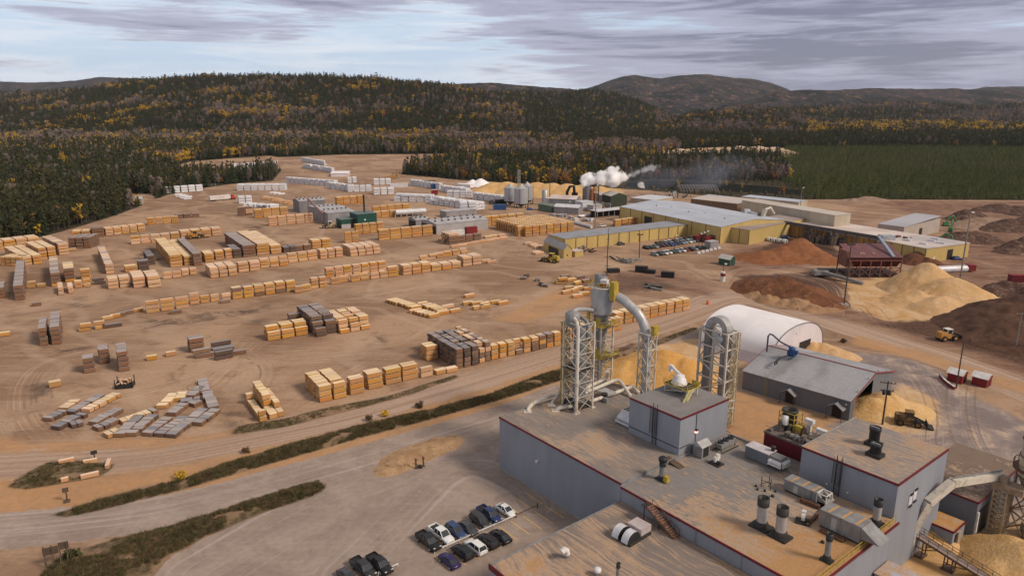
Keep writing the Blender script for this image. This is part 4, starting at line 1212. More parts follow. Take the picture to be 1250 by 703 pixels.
blk('short row in the mill yard', (751, 277), (774, 271.5), None, 3, 'gold', nr=2, L=5, mixk=('dark', .2))
chain('packs beside the gable shed', (643, 298), (662, 304), 5, 'pale', 5, jit=1.0, w=1.6)
chain('packs in front of the gable shed', (652, 309), (660, 311), 2, 'pale', 5, w=1.6)
WP = dict(kind='white', w=1.6, h=1.7, gap=.9)
blk('wrapped row by the wood', (202, 236.5), (250, 233.5), None, 3, nr=2, L=6.2, hd=40, drop=.12, **WP)
chain('tail of the wrapped row by the wood', (217, 240), (232, 244), 4, 'white', 5.5, lv=2, w=1.8)
blk('wrapped row hidden behind the wood', (284, 206), (309, 199), None, 3, nr=2, L=6, hd=50, drop=.1, **WP)
blk('wrapped heap beside the truck', (289, 233), (342, 236), None, 3, nr=4, L=6.0, hd=4, drop=.08, **WP)
chain('fallen wrapped packs by the heap', (331, 235.5), (346, 238), 3, 'white', 6, w=1.6)
blk('wrapped packs by the first kiln charge', (291, 249), (308, 247), None, 3, nr=3, L=5.5, hd=25, drop=.1, **WP)
chain('wrapped slope by the first kiln charge', (300, 252), (338, 254), 9, 'white', 6, lv=2, jit=.6, w=2.0)
blk('long wrapped row, left end', (348, 223.5), (398, 229.5), None, 3, nr=3, L=6.3, hd=-30, drop=.08, **WP)
blk('long wrapped row, middle', (398, 230), (423, 234), None, 3, nr=3, L=6.3, hd=-40, drop=.08, **WP)
blk('long wrapped row, right end', (424, 234.5), (454, 234), None, 3, nr=3, L=5.8, hd=10, drop=.1, **WP)
blk('wrapped group right of the long row', (456, 238), (481, 236.5), None, 3, nr=3, L=5.5, hd=18, drop=.08, **WP)
blk('wrapped row at the far corner', (368, 197), (402, 202), None, 3, nr=2, L=6, hd=-55, drop=.08, **WP)
blk('second wrapped row at the far corner', (369, 205), (395, 212), None, 3, nr=2, L=6, hd=-52, drop=.2, **WP)
blk('wrapped pair behind the long row', (424, 223.5), (436, 223), None, 3, nr=2, L=5.5, hd=20, **WP)
blk('wrapped group behind the long row', (456, 226), (477, 224.5), None, 3, nr=3, L=5.5, hd=15, drop=.1, **WP)
blk('wrapped row near the bushes', (499, 226), (527, 232.5), None, 3, nr=2, L=6, hd=-48, drop=.12, **WP)
blk('big wrapped heap', (480, 246), (522, 249.5), None, 3, nr=5, L=6, hd=-12, drop=.12, **WP)
blk('big wrapped heap, right wing', (523, 249), (566, 259.5), None, 3, nr=5, L=5.6, hd=-42, drop=.12, **WP)
blk('wrapped stacks by the silver kiln', (561, 260), (582, 259), None, 4, nr=4, L=5.5, hd=14, drop=.1, **WP)
blk('wrapped row by the chip pile', (537, 234), (560, 239.5), None, 3, nr=3, L=5.5, hd=-46, drop=.08, **WP)
blk('wrapped row toward the silos', (545, 241), (575, 243), None, 3, nr=2, L=5.5, hd=-5, drop=.12, **WP)
blk('wrapped tail toward the silos', (576, 243.5), (612, 250), None, 3, nr=3, L=6, hd=-42, drop=.12, **WP)
def wrows(rows):
 for i, (A, B, n, k, mk) in enumerate(rows):
  d = W(*B) - W(*A); n = max(n, round(d.length / 2.3)); L = d.length / n
  chain(ordn(i + 1) + ' low line by road bend', A, B, n, k, L * .93, hd=math.degrees(atan2(d.y, d.x)), h=1.0, w=2.5, mixk=mk, jit=.12)
KG = ('black', .4)
wrows((((56, 515), (79, 504.5), 4, 'black', ('grey', .5)), ((78, 502.5), (93, 492), 3, 'gold', None), ((66, 525.5), (101, 508), 6, 'black', ('grey', .4)), ((84, 507), (124, 485.5), 7, 'grey', KG),
       ((104, 504), (143, 484), 7, 'gold', ('pale', .3)), ((86, 522), (100, 518), 2, 'black', None), ((112, 520), (147, 502), 6, 'grey', ('gold', .35)), ((117, 526), (144, 515), 4, 'grey', KG),
       ((130, 534), (146, 528), 2, 'gold', None), ((147, 534), (170, 510), 5, 'grey', KG), ((160, 533), (188, 510), 6, 'black', ('grey', .5)), ((146, 518), (190, 503), 6, 'gold', ('grey', .3)),
       ((178, 533.5), (206, 514), 5, 'grey', KG), ((194, 533.5), (226, 512), 6, 'grey', KG), ((208, 535), (250, 502), 8, 'grey', KG), ((208, 508), (226, 496), 3, 'grey', None),
       ((199, 499), (213, 484), 4, 'gold', None), ((219, 490), (224, 482), 2, 'gold', None), ((221, 493), (244, 490), 3, 'black', None), ((233, 487), (246, 475), 4, 'grey', None),
       ((241, 520), (264, 503), 4, 'grey', KG), ((262, 501), (246, 466), 9, 'grey', None), ((233, 497), (245, 492), 2, 'grey', None)))
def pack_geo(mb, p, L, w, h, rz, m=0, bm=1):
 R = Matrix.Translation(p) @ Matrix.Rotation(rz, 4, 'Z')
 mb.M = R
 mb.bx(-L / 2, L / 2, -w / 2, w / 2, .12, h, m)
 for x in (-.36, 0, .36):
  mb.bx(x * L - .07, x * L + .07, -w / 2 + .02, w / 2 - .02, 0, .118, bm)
 mb.M = None
def build_packs():
 order = {'lumber': [], 'wrapped': []}
 for q in PACKS:
  if W(0, 0).y < 0: pass
  order['wrapped' if q[5] == 'white' else 'lumber'].append(q)
 seen = set()
 for fam, lst in order.items():
  lst.sort(key=lambda q: q[0].y)
  nind = 296
  cache = {}
  for q in lst[:nind]:
   p, L, w, h, rz, kind, label, grp = q
   key = (round(L * 2) / 2, round(w, 1), round(h, 2), kind)
   if key not in cache:
    mb = MB(); pack_geo(mb, Vector((0, 0, 0)), key[0], key[1], key[2], 0)
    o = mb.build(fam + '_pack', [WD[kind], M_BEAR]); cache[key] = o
   else:
    o = cache[key].copy(); COL.objects.link(o)
   o.location = p; o.rotation_euler = (0, 0, rz); o.scale = (L / key[0], 1, 1)
   while label in seen: label = label.replace(' pack,', ' pack, lying close by,', 1) if 'lying' not in label else label + ' too'
   seen.add(label)
   tag(o, label, 'lumber pack' if fam == 'lumber' else 'wrapped pack', grp)
  rest = lst[nind:]
  if rest:
   mb = MB(); rn = []; ks = list(WD)
   for p, L, w, h, rz, kind, _, _ in rest:
    f0 = len(mb.f); pack_geo(mb, p, L, w, h, rz, ks.index(kind), len(ks)); v = rb.random()
    rn += [v] * (len(mb.f) - f0)
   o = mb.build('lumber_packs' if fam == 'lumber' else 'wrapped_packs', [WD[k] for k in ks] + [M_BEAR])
   a = o.data.attributes.new('rnd', 'FLOAT', 'FACE'); a.data.foreach_set('value', rn)
   tag(o, kind='stuff')
  print('PACKS', fam, len(lst))
build_packs()
def dusty_roof(name, c1, c2, amount, seed, along=(1.0, .10), right=None, patch=.5):
 """roof sheet with sawdust lying along its ribs and in drifts"""
 t = NT(name)
 co = t.coord('Object')
 warp = t.n.new('ShaderNodeTexNoise'); warp.inputs['Scale'].default_value = .085; warp.inputs['Detail'].default_value = 2
 t.l.new(t.map(co, (1, 1, 1), (0, 0, 0), (seed * 3.1, seed * 1.7, 0)), warp.inputs['Vector'])
 vm = t.n.new('ShaderNodeVectorMath'); vm.operation = 'MULTIPLY_ADD'
 t.l.new(warp.outputs['Color'], vm.inputs[0]); vm.inputs[1].default_value = (3.5, 5.5, 0); t.l.new(co, vm.inputs[2])
 w = vm.outputs[0]
 s1 = t.noise(t.map(w, (along[1] * 1.9, along[0] * 2.6, 1), (0, 0, 0), (seed, 0, 0)), 1.0, 4, .62)
 s2 = t.noise(t.map(w, (along[1] * 5.5, along[0] * 4.8, 1), (0, 0, 0), (0, seed, 0)), 1.0, 3, .6)
 big = t.noise(t.map(co, (1, 1, 1), (0, 0, 0), (seed * 5, seed, 0)), .075, 4, .6, .8)
 mid = t.noise(co, .45, 5, .65, .5)
 fin = t.noise(co, 3.0, 3, .6)
 base = t.mix(t.ramp(big, .35, .65), c1, c2)
 base = t.mix(t.mul(t.ramp(mid, .45, .7), .5), base, tuple(k * .72 for k in c1))
 m = t.add(t.mul(s1, .62), t.add(t.mul(s2, .30), t.add(t.mul(big, .55), t.mul(mid, .22))))
 if right:
  x, y, z = t.sep(co)
  m = t.add(m, t.mul(t.ramp(t.add(x, t.mul(y, right[2])), right[0], right[1]), right[3]))
 k = t.ramp(m, .98 - amount, 1.12 - amount)
 heavy = t.ramp(m, 1.12 - amount, 1.26 - amount)
 dust = t.mix(heavy, (.45, .31, .205), (.47, .245, .085))
 dust = t.hsv(dust, v=t.ramp(fin, .25, .75, .84, 1.12))
 col = t.mix(t.mul(k, .78), base, dust)
 t.bump(t.add(t.mul(k, .5), t.mul(fin, .2)), .4, .08)
 return t.set(col, .85, 0, .2)
R_M = dusty_roof('dusty_roof_sheet', (.215, .185, .17), (.255, .21, .185), .165, 1.0, (1.0, .12))
R_N = dusty_roof('drifted_roof_membrane', (.225, .205, .195), (.19, .17, .16), .165, 2.3, (.85, .20), (8, 32, -.15, .27))
R_K = dusty_roof('ribbed_dusty_roof_sheet', (.20, .165, .148), (.235, .185, .16), .215, 3.7, (1.15, .055), (12, 45, 0, .12))
R_A = dusty_roof('streaked_roof_membrane', (.23, .21, .205), (.20, .18, .175), .235, 5.2, (.9, .16))
R_Q = dusty_roof('plain_dusty_roof', (.24, .22, .215), (.20, .185, .18), -.02, 6.1)
R_S2 = dusty_roof('brown_dusted_roof', (.20, .145, .11), (.17, .125, .10), .14, 7.4, (.3, .3))
R_X = dusty_roof('orange_drifted_roof', (.30, .17, .08), (.38, .20, .08), .36, 8.8, (.3, .3))
def F(name, label, cat, a, b, z=0.0, rz=0.0, group=None):
 return thing(name, label, cat, AB(a, b, z), RZF + rz, group)
def P(name, mb, m, parent, label=None):
 o = mb.build(name, m, parent)
 if label: o['label'] = label
 return o
def walls(poly, h, t, m=M_SIDE, lip=.0):
 mb = MB(); mb.prism(poly, 0, h); return P('wall', mb, m, t)
def rect(x0, x1, y0, y1): return [(x0, y0), (x1, y0), (x1, y1), (x0, y1)]
def trim(t, segs, z, m=M_RED, w=.18, h=.34, out=.10):
 mb = MB()
 for (x0, y0), (x1, y1) in segs:
  mb.bar((x0, y0, z), (x1, y1, z), w, h)
 return P('roof_trim', mb, m, t)
def ladder_strip(t, x, y, z0, z1, facing='y'):
 """caged wall ladder standing off the wall"""
 mb = MB()
 d = (0, -1) if facing == 'y' else (1, 0)
 for s in (-.45, .45):
  if facing == 'y': mb.bar((x + s, y - .22, z0), (x + s, y - .22, z1 + 1.0), .10)
  else: mb.bar((x + .22, y + s, z0), (x + .22, y + s, z1 + 1.0), .10)
 k = z0 + .3
 while k < z1:
  if facing == 'y':
   mb.bar((x - .45, y - .22, k), (x + .45, y - .22, k), .06)
   if k > z0 + 2:
    mb.bar((x - .6, y - .22, k), (x - .6, y - .95, k), .05); mb.bar((x + .6, y - .22, k), (x + .6, y - .95, k), .05); mb.bar((x - .6, y - .95, k), (x + .6, y - .95, k), .05)
  else:
   mb.bar((x + .22, y - .45, k), (x + .22, y + .45, k), .06)
  k += .42
 if facing == 'y':
  for s in (-.6, 0, .6): mb.bar((x + s, y - .95, z0 + 2.2), (x + s, y - .95, z1 + .9), .06)
 return P('ladder', mb, M_DARK, t)
ZM, ZN, ZK, ZA, ZQ = 11.66, 11.07, 8.45, 17.05, 18.84
BB = 30.6
t = F('mill_hall', 'grey sheet-metal mill hall with red roof trim and tall wall facing the car park', 'mill hall', 0, 0)
walls(rect(0, 33.35, 0, BB), ZM - .22, t)
mb = MB(); mb.prism(rect(.12, 33.3, .12, BB - .12), ZM - .24, ZM); P('roof', mb, R_M, t)
trim(t, [((-.06, -.05), (33.4, -.05))], ZM - .12)
mb = MB(); mb.bar((-.04, 0, ZM - .1), (-.04, BB, ZM - .1), .14, .3); mb.bar((0, BB + .04, ZM - .1), (33.3, BB + .04, ZM - .1), .14, .3); P('roof_edge', mb, M_GALVD, t)
mb = MB(); mb.bar((33.34, .1, ZM - .15), (33.34, 15.2, ZM - .15), .16, .42); P('roof_step', mb, M_GALVD, t)
mb = MB(); mb.cyl((0, 0, 0), .30, .5, 10); o = P('wall_lamp', mb, M_LAMP, t); o.location = (12.1, -.02, 6.9); o.rotation_euler = (pi / 2, 0, 0)
mb = MB(); mb.bx(-.02, 33.3, -.06, .0, .0, .35); P('wall_base', mb, M_CONC, t)
t = F('mill_hall', 'low grey mill hall with brown roof under orange sawdust drifts, stacks on it', 'mill hall', 33.4, 0)
PN = [(.03, 0), (33.7, 0), (33.7, 25.6), (17.0, 25.6), (17.0, BB), (.03, BB)]
walls(PN, ZN - .22, t)
mb = MB(); mb.prism([(.06, .12), (33.58, .12), (33.58, 25.5), (16.9, 25.5), (16.9, BB - .1), (.06, BB - .1)], ZN - .24, ZN); P('roof', mb, R_N, t)
trim(t, [((0, -.05), (33.78, -.05)), ((33.76, -.05), (33.76, 25.6))], ZN - .12)
mb = MB(); mb.bar((0, BB + .02, ZN + .12), (17, BB + .02, ZN + .12), .26, .4); P('parapet', mb, M_CONC, t)
mb = MB()
for z in (.5, 1.05):
 mb.bar((33.35, 0, ZN + z), (33.35, 25.3, ZN + z), .07)
for k in range(14): mb.bar((33.35, k * 1.94, ZN - .05), (33.35, k * 1.94, ZN + 1.05), .06)
P('railing', mb, M_YEL, t)
mb = MB()
for x in (7.2, 15.4, 23.4): mb.bar((x, -.06, .5), (x, -.06, ZN - .4), .10)
P('downpipe', mb, M_GALVD, t)
t = F('mill_hall', 'lowest grey mill hall in the foreground with ribbed roof streaked by sawdust', 'mill hall', 33.6, -27.6)
walls(rect(0, 62, 0, 27.5), ZK - .2, t)
mb = MB(); mb.prism(rect(.1, 62, .1, 27.48), ZK - .22, ZK); P('roof', mb, R_K, t)
trim(t, [((-.1, -.06), (62, -.06))], ZK - .15, h=.9)
mb = MB(); mb.bar((-.06, 0, ZK - .1), (-.06, 27.4, ZK - .1), .3, .3); P('gutter', mb, M_GALVD, t)
t = F('mill_block', 'tall grey mill block with red trim, wall ladder and two black roof vents', 'mill block', 50.5, 25.75)
walls(rect(0, 15.7, 0, 18.4), ZA - .22, t)
mb = MB(); mb.prism(rect(.12, 15.58, .12, 18.3), ZA - .24, ZA); P('roof', mb, R_A, t)
trim(t, [((-.06, -.05), (15.78, -.05)), ((15.76, -.05), (15.76, 18.4))], ZA - .12)
mb = MB(); mb.bar((-.05, 0, ZA - .08), (-.05, 18.4, ZA - .08), .2, .34); P('roof_edge', mb, M_CONC, t)
ladder_strip(t, 6.6, 0, ZN, ZA)
for (y, z) in ((4.8, 13.6), (6.3, 13.9)):
 mb = MB(); mb.bx(15.7, 15.82, y, y + 1.15, z - 2.3, z); P('louvre', mb, M_WHITE2, t)
 for q in (z - 2.2, z - .1):
  mb = MB(); mb.bx(15.83, 16.0, y + .1, y + 1.0, q - .18, q + .18); P('bracket', mb, M_DARK, t)
for x in (4.9, 8.4):
 mb = MB(); mb.cyl((0, 0, 0), .16, .2, 8); o = P('wall_lamp', mb, M_LAMP, t); o.location = (x, -.02, 12.3); o.rotation_euler = (pi / 2, 0, 0)
t = F('roof_house', 'grey roof house with red trim and dark wall ladder, cyclone platform on top', 'roof house', 21, 15.3, ZM)
walls(rect(0, 12.1, 0, 14.3), ZQ - ZM - .2, t)
mb = MB(); mb.prism(rect(.12, 12.0, .12, 14.2), ZQ - ZM - .22, ZQ - ZM); P('roof', mb, R_Q, t)
trim(t, [((-.06, -.05), (12.18, -.05)), ((12.16, -.05), (12.16, 14.3))], ZQ - ZM - .1)
ladder_strip(t, 6.5, 0, .1, ZQ - ZM)
mb = MB(); mb.bar((.2, -.07, 1.35), (11.9, -.07, 1.35), .10); mb.bar((12.17, .1, 1.35), (12.17, 3.2, 1.35), .10); P('conduit', mb, M_DARK, t)
mb = MB(); mb.bar((12.17, 4.6, 1.0), (12.17, 4.6, ZQ - ZM - .4), .08); P('cable', mb, M_DARK, t)
mb = MB(); mb.bx(12.12, 12.5, 4.35, 4.85, 3.5, 3.85, 0); o = P('wall_lamp', mb, M_DARK, t)
tl = NT('pink_lamp'); tl.b.inputs['Emission Color'].default_value = (1, .45, .35, 1); tl.b.inputs['Emission Strength'].default_value = 1.3
mb = MB(); mb.bx(12.14, 12.44, 4.3, 4.9, 3.15, 3.48); P('lamp_glass', mb, tl.set((.6, .3, .25), .4), o)
def stack_vent(a, b, z, h, r, label, cap=True, base=None, band=True, pale=False, rzt=0):
 t = F('exhaust_stack', label, 'exhaust stack', a, b, z)
 mb = MB(); mb.lathe([(r, 0), (r, h * .74)], 18); P('pipe', mb, M_GALV if pale else M_GALVD, t)
 mb = MB(); mb.lathe([(r * 1.12, h * .74), (r * 1.14, h), (r * .92, h), (r * .90, h * .86), (.001, h * .86)], 18, capb=False, capt=False); P('cap', mb, M_BLACK if cap else M_DARK, t)
 mb = MB(); mb.lathe([(r * 1.35, 0), (r * 1.3, h * .16), (r * 1.08, h * .22)], 18); mb.bx(-r * 1.9, r * 1.9, -r * 1.5, r * 1.5, 0, h * .06); P('base', mb, M_DARK, t)
 if not cap:
  mb = MB(); mb.lathe([(r * .88, h * .865), (.001, h * .865)], 18, capb=False, capt=False); P('mouth', mb, M_RUST, t)
 return t
def roofpos(px, py, z): return toAB(W(px, py, z))
a, b = roofpos(808, 585, ZN)
t = stack_vent(a, b, ZN, 3.5, .52, 'exhaust stack with round black cap and yellow box on the lower roof')
mb = MB(); mb.bx(.7, 1.5, -.6, .2, .15, 1.2); P('motor_box', mb, M_YEL, t)
mb = MB(); mb.lathe([(.3, 3.35), (.75, 3.5), (.78, 4.0), (.5, 4.25), (.01, 4.35)], 14); P('hood', mb, M_BLACK, t)
for (px, py, lab) in ((929, 643, 'left one of the two thick open exhaust stacks with rusty mouths'), (952, 655, 'right one of the two thick open exhaust stacks with rusty mouths')):
 a, b = roofpos(px, py, ZN); stack_vent(a, b, ZN, 5.0, .78, lab, cap=False, pale=True)
a, b = roofpos(1009, 684, ZN); stack_vent(a, b, ZN, 4.4, .42, 'slim exhaust stack with black cap near the yellow roof railing')
a, b = roofpos(1069, 639, ZN); stack_vent(a, b, ZN, 4.2, .58, 'exhaust stack with black top against the wall of the tall block', pale=True)
a, b = roofpos(754, 708, ZK); stack_vent(a, b, ZK, 2.8, .26, 'thin vent pipe with black cap on the lowest roof')
for px, py, lab in ((1066, 543, 'taller black vent cowl on the tall block'), (1068, 556, 'lower black vent cowl on the tall block')):
 a, b = roofpos(px, py, ZA)
 t = F('roof_vent', lab, 'roof vent', a, b, ZA)
 hh = 3.3 if py < 550 else 2.2
 mb = MB(); mb.bx(-1.2, 1.2, -1.0, 1.0, 0, .55); P('base', mb, M_DARK, t)
 mb = MB(); mb.lathe([(.85, .5), (.85, hh * .82), (.95, hh * .84), (.95, hh), (.8, hh), (.8, hh - .4), (.01, hh - .4)], 16); P('cowl', mb, M_BLACK, t)
 mb = MB(); mb.bx(-.6, .6, -.08, .08, hh - .3, hh + .05); P('damper', mb, M_GALV, t)
def air_unit(name, label, a, b, z, L, w, h, rz=0.0, hood=1.6, m=M_GALVD, strips=3, mtop=None):
 """make-up air unit: ribbed box, sloping intake hood, dark under-frame and sawdust strips caught on its seams"""
 t = F(name, label, 'air unit', a, b, z, rz)
 mb = MB(); mb.bx(0, L, 0, w, .35, h)
 for k in range(1, 6): mb.bar((L * k / 6, -.02, .4), (L * k / 6, -.02, h), .05)
 P('casing', mb, m, t)
 mb = MB(); mb.bx(-.06, L + .05, -.06, w + .06, h, h + .08); P('lid', mb, mtop or m, t)
 mb = MB()
 vs = [(L + .06, 0, h * .98), (L + .06, w, h * .98), (L + hood, w, h * .42), (L + hood, 0, h * .42), (L + .06, 0, h * .40), (L + .06, w, h * .40)]
 mb.add(vs, [(0, 3, 2, 1), (0, 4, 3), (1, 2, 5), (3, 4, 5, 2)])
 P('intake_hood', mb, m, t)
 mb = MB(); mb.bx(.15, L - .1, .15, w - .15, 0, .34); P('under_frame', mb, M_DARK, t)
 if strips:
  mb = MB()
  for k in range(strips):
   x = L * (k + .5) / strips; mb.add([(x, .05, h + .10), (x + .35, .05, h + .10), (x + .5, w - .05, h + .10), (x + .15, w - .05, h + .10)], [(0, 1, 2, 3)])
  P('sawdust_strip', mb, mat('sawdust', (.52, .30, .13), (.44, .23, .09), 2, .95), t)
 mb = MB(); mb.bx(L * .3, L * .3 + .8, -.07, -.01, .5, h * .85); P('door', mb, M_GALV, t)
 return t
a, b = roofpos(957, 598, ZN)
air_unit('air_unit', 'ribbed grey air unit with sloping hood beside the tall block, left of the bigger one', a, b - .2, ZN, 5.6, 2.4, 2.1, 0, 1.9)
a, b = roofpos(1007, 640, ZN)
t = air_unit('air_unit', 'bigger ribbed grey air unit with sawdust stripes and step below its door', a - .4, b - 1.2, ZN, 6.2, 3.0, 2.9, 0, 2.8)
mb = MB(); mb.bx(.8, 4.4, -1.3, -.25, 0, .35); P('step', mb, M_RUST, t)
t = F('air_unit', 'silver air unit with slanted white hood against the left wall of the roof house', 'air unit', 16.6, 16.8, ZM, -.0)
mb = MB(); mb.bx(0, 4.3, 1.4, 4.3, .5, 2.4); P('casing', mb, M_GALV, t)
mb = MB(); mb.add([(0, 1.4, 2.4), (4.3, 1.4, 2.4), (4.3, -.2, 1.3), (0, -.2, 1.3), (0, 1.4, .9), (4.3, 1.4, .9), (0, -.2, .9), (4.3, -.2, .9)], [(0, 3, 2, 1), (3, 6, 7, 2), (0, 4, 6, 3), (1, 2, 7, 5)]); P('intake_hood', mb, M_WHITE2, t)
mb = MB(); mb.bx(-.2, 4.2, -.4, 1.2, .25, .7); P('lip', mb, M_WHITE2, t)
mb = MB()
for k in range(6): mb.bar((.4 + k * .7, 1.5, 2.46), (.4 + k * .7, 4.2, 2.46), .12)
P('louvres', mb, M_DARK, t)
mb = MB(); mb.bx(.4, 4.0, 1.5, 4.1, 0, .5); P('under_frame', mb, M_DARK, t)
a, b = roofpos(910, 557, ZN)
t = F('air_unit', 'long slate air unit with lilac lid and white louvred hood at one end', 'air unit', a, b - .3, ZN)
mb = MB(); mb.bx(0, 4.6, 0, 2.5, .2, 2.3); P('casing', mb, M_SIDE2, t)
mb = MB(); mb.bx(-.08, 4.7, -.08, 2.58, 2.3, 2.4); P('lid', mb, mat('lilac_lid', (.56, .52, .55), (.46, .42, .44), .6, .5), t)
mb = MB(); mb.bx(4.75, 7.1, .1, 2.5, .6, 1.9); mb.prism([(4.8, .3), (6.9, .3), (6.9, 2.3), (4.8, 2.3)], 1.9, 2.15); P('hood', mb, M_GALVD, t)
mb = MB()
for z in (.75, 1.35):
 mb.add([(4.8, .02, z + .45), (7.15, .02, z + .45), (7.3, -.35, z), (4.7, -.35, z)], [(0, 3, 2, 1)])
 mb.add([(7.15, .05, z + .45), (7.15, 2.5, z + .45), (7.5, 2.6, z), (7.5, -.1, z)], [(0, 3, 2, 1)])
P('louvres', mb, M_WHITE, t)
mb = MB(); mb.lathe([(.35, 2.4), (.35, 3.0), (.45, 3.05), (.45, 3.25), (.01, 3.3)], 10, (4.3, 1.9, 0)); P('vent', mb, M_DARK, t)
a, b = roofpos(872, 549, ZN)
t = F('condenser', 'grey condenser with three black fans on the roof beside the roof house', 'condenser', a, b, ZN, radians(90))
mb = MB(); mb.bx(0, 4.6, -1.5, 0, .7, 1.5); P('casing', mb, M_GALVD, t)
for k in range(3):
 mb = MB(); mb.lathe([(.55, 1.5), (.6, 1.95), (.48, 1.95), (.46, 1.6), (.01, 1.6)], 14, (.8 + k * 1.5, -.75, 0)); P('fan', mb, M_BLACK, t)
mb = MB()
for x in (.2, 4.4):
 for y in (-1.35, -.15): mb.bar((x, y, 0), (x, y, .7), .12)
mb.bx(-.3, 5.0, -1.9, -1.7, 0, .12); mb.bx(-.3, 5.0, .1, .3, 0, .12); P('frame', mb, M_DARK, t)
a, b = roofpos(846, 556, ZN)
t = F('roof_hood', 'small dark gabled hood on the roof beside the roof house wall', 'roof hood', a - .2, b + .1, ZN)
mb = MB(); mb.prism([(0, 0), (2.0, 0), (2.0, 2.3), (0, 2.3)], 0, 2.3); P('wall', mb, M_GALVD, t)
mb = MB(); mb.add([(-.25, -.3, 2.25), (2.25, -.3, 2.25), (2.25, 2.6, 2.25), (-.25, 2.6, 2.25), (1.0, -.3, 3.1), (1.0, 2.6, 3.1)], [(0, 4, 5, 3), (1, 2, 5, 4), (0, 1, 4), (2, 3, 5)]); P('roof', mb, M_GALV, t)
mb = MB(); mb.bx(2.01, 2.06, .4, 1.9, .2, 2.0); P('opening', mb, M_BLACK, t)
a, b = roofpos(822, 566, ZN)
t = F('board_ramp', 'short brown board ramp over the roof step by the black-capped stack', 'ramp', a, b, ZN)
mb = MB(); mb.add([(-1.6, -.7, .75), (-1.6, .7, .75), (2.0, .7, .06), (2.0, -.7, .06), (-1.6, -.7, .65), (-1.6, .7, .65), (2.0, .7, 0), (2.0, -.7, 0)], [(3, 2, 1, 0), (4, 5, 6, 7), (0, 1, 5, 4), (2, 3, 7, 6), (1, 2, 6, 5), (3, 0, 4, 7)])
for k in range(7): mb.bar((-1.4 + k * .5, -.7, .76 - k * .098), (-1.4 + k * .5, .7, .76 - k * .098), .07)
P('deck', mb, M_WOODD, t)
def small_fan(px, py, z, label, rz=0.0, s=1.0):
 a, b = roofpos(px, py, z)
 t = F('roof_fan', label, 'roof fan', a, b, z, rz)
 mb = MB(); mb.bx(-1.1 * s, 1.1 * s, -.9 * s, .9 * s, 0, .22); P('skid', mb, M_DARK, t)
 mb = MB(); mb.tube([(-.25 * s, 0, .9 * s), (.25 * s, 0, .9 * s)], .62 * s, 14); P('scroll', mb, M_WHITE, t)
 mb = MB(); mb.bx(-.3 * s, .3 * s, 0, .75 * s, .9 * s, 1.75 * s); P('outlet', mb, M_WHITE, t)
 mb = MB(); mb.tube([(.3 * s, -.1, .6 * s), (1.0 * s, -.1, .6 * s)], .26 * s, 10); P('motor', mb, M_DARK, t)
 return t
small_fan(874, 566, ZN, 'small white roof fan between the roof house and the slate air unit')
small_fan(980, 637, ZN, 'small white roof fan between the thick stacks and the bigger air unit', .4)
a, b = roofpos(1004, 616, ZN)
t = F('fan_frame', 'white-framed fan stand in front of the tall block, between the two ribbed air units', 'fan frame', a, b, ZN)
mb = MB()
for x in (-.6, .9):
 for y in (-.9, .9): mb.bar((x, y, 0), (x, y, 2.2), .16)
for y in (-.9, .9): mb.bar((-.6, y, 2.2), (.9, y, 2.2), .16)
for x in (-.6, .9): mb.bar((x, -.9, 2.2), (x, .9, 2.2), .16)
P('frame', mb, M_WHITE, t)
mb = MB(); mb.tube([(-.3, 0, 1.2), (.6, 0, 1.2)], .75, 14); P('fan', mb, M_DARK, t)
mb = MB(); mb.bx(-1.5, 1.4, -1.4, 1.2, 0, .25); P('skid', mb, M_DARK, t)
for p, q, r, lab in (((977, 612), (1000, 621), .35, 'rusty duct lying on the roof between fan stand and air unit'), ((985, 642), (1006, 622), .22, 'thin dark duct from the small fan to the fan stand')):
 A, B = W(*p, ZN), W(*q, ZN)
 mb = MB(); mb.bar(Vector((0, 0, r)), B - A + Vector((0, 0, r)), r * 2); solo('roof_duct', mb, M_RUST, lab, 'duct', A)
a, b = roofpos(929, 594, ZN)
t = F('pipe_stand', 'small yellow and black pipe stand in the sawdust left of the ribbed air unit', 'pipe stand', a, b, ZN)
mb = MB()
for x, y in ((0, 0), (1.6, .2), (.7, 1.2)): mb.bar((x, y, 0), (x, y, 2.1), .09)
mb.bar((0, 0, 1.3), (1.6, .2, 1.3), .09); mb.bar((0, 0, .7), (.7, 1.2, .7), .09); mb.bar((1.6, .2, .9), (.7, 1.2, .9), .09); P('frame', mb, M_DARK, t)
mb = MB()
for x, y in ((-.6, -.6), (1.2, -.8), (2.4, .4), (.2, -1.4)): mb.cyl((x, y, 0), .18, .35, 8)
P('feet', mb, M_BLACK, t)
for px, py in ((936, 617), (943, 606), (1004, 662)):
 a, b = roofpos(px, py, ZN)
 t = F('roof_drain', {936: 'small black roof drain left of the thick stacks', 943: 'small black roof drain under the ribbed air unit', 1004: 'small black roof drain beside the step of the bigger air unit'}[px], 'roof drain', a, b, ZN)
 mb = MB(); mb.lathe([(.3, 0), (.26, .3), (.1, .42), (.01, .45)], 10); P('dome', mb, M_BLACK, t)
a, b = roofpos(764, 657, ZK)
t = F('twin_vent', 'pair of curved silver vent hoods with square plenum on the lowest roof', 'roof vent', a, b, ZK, .05)
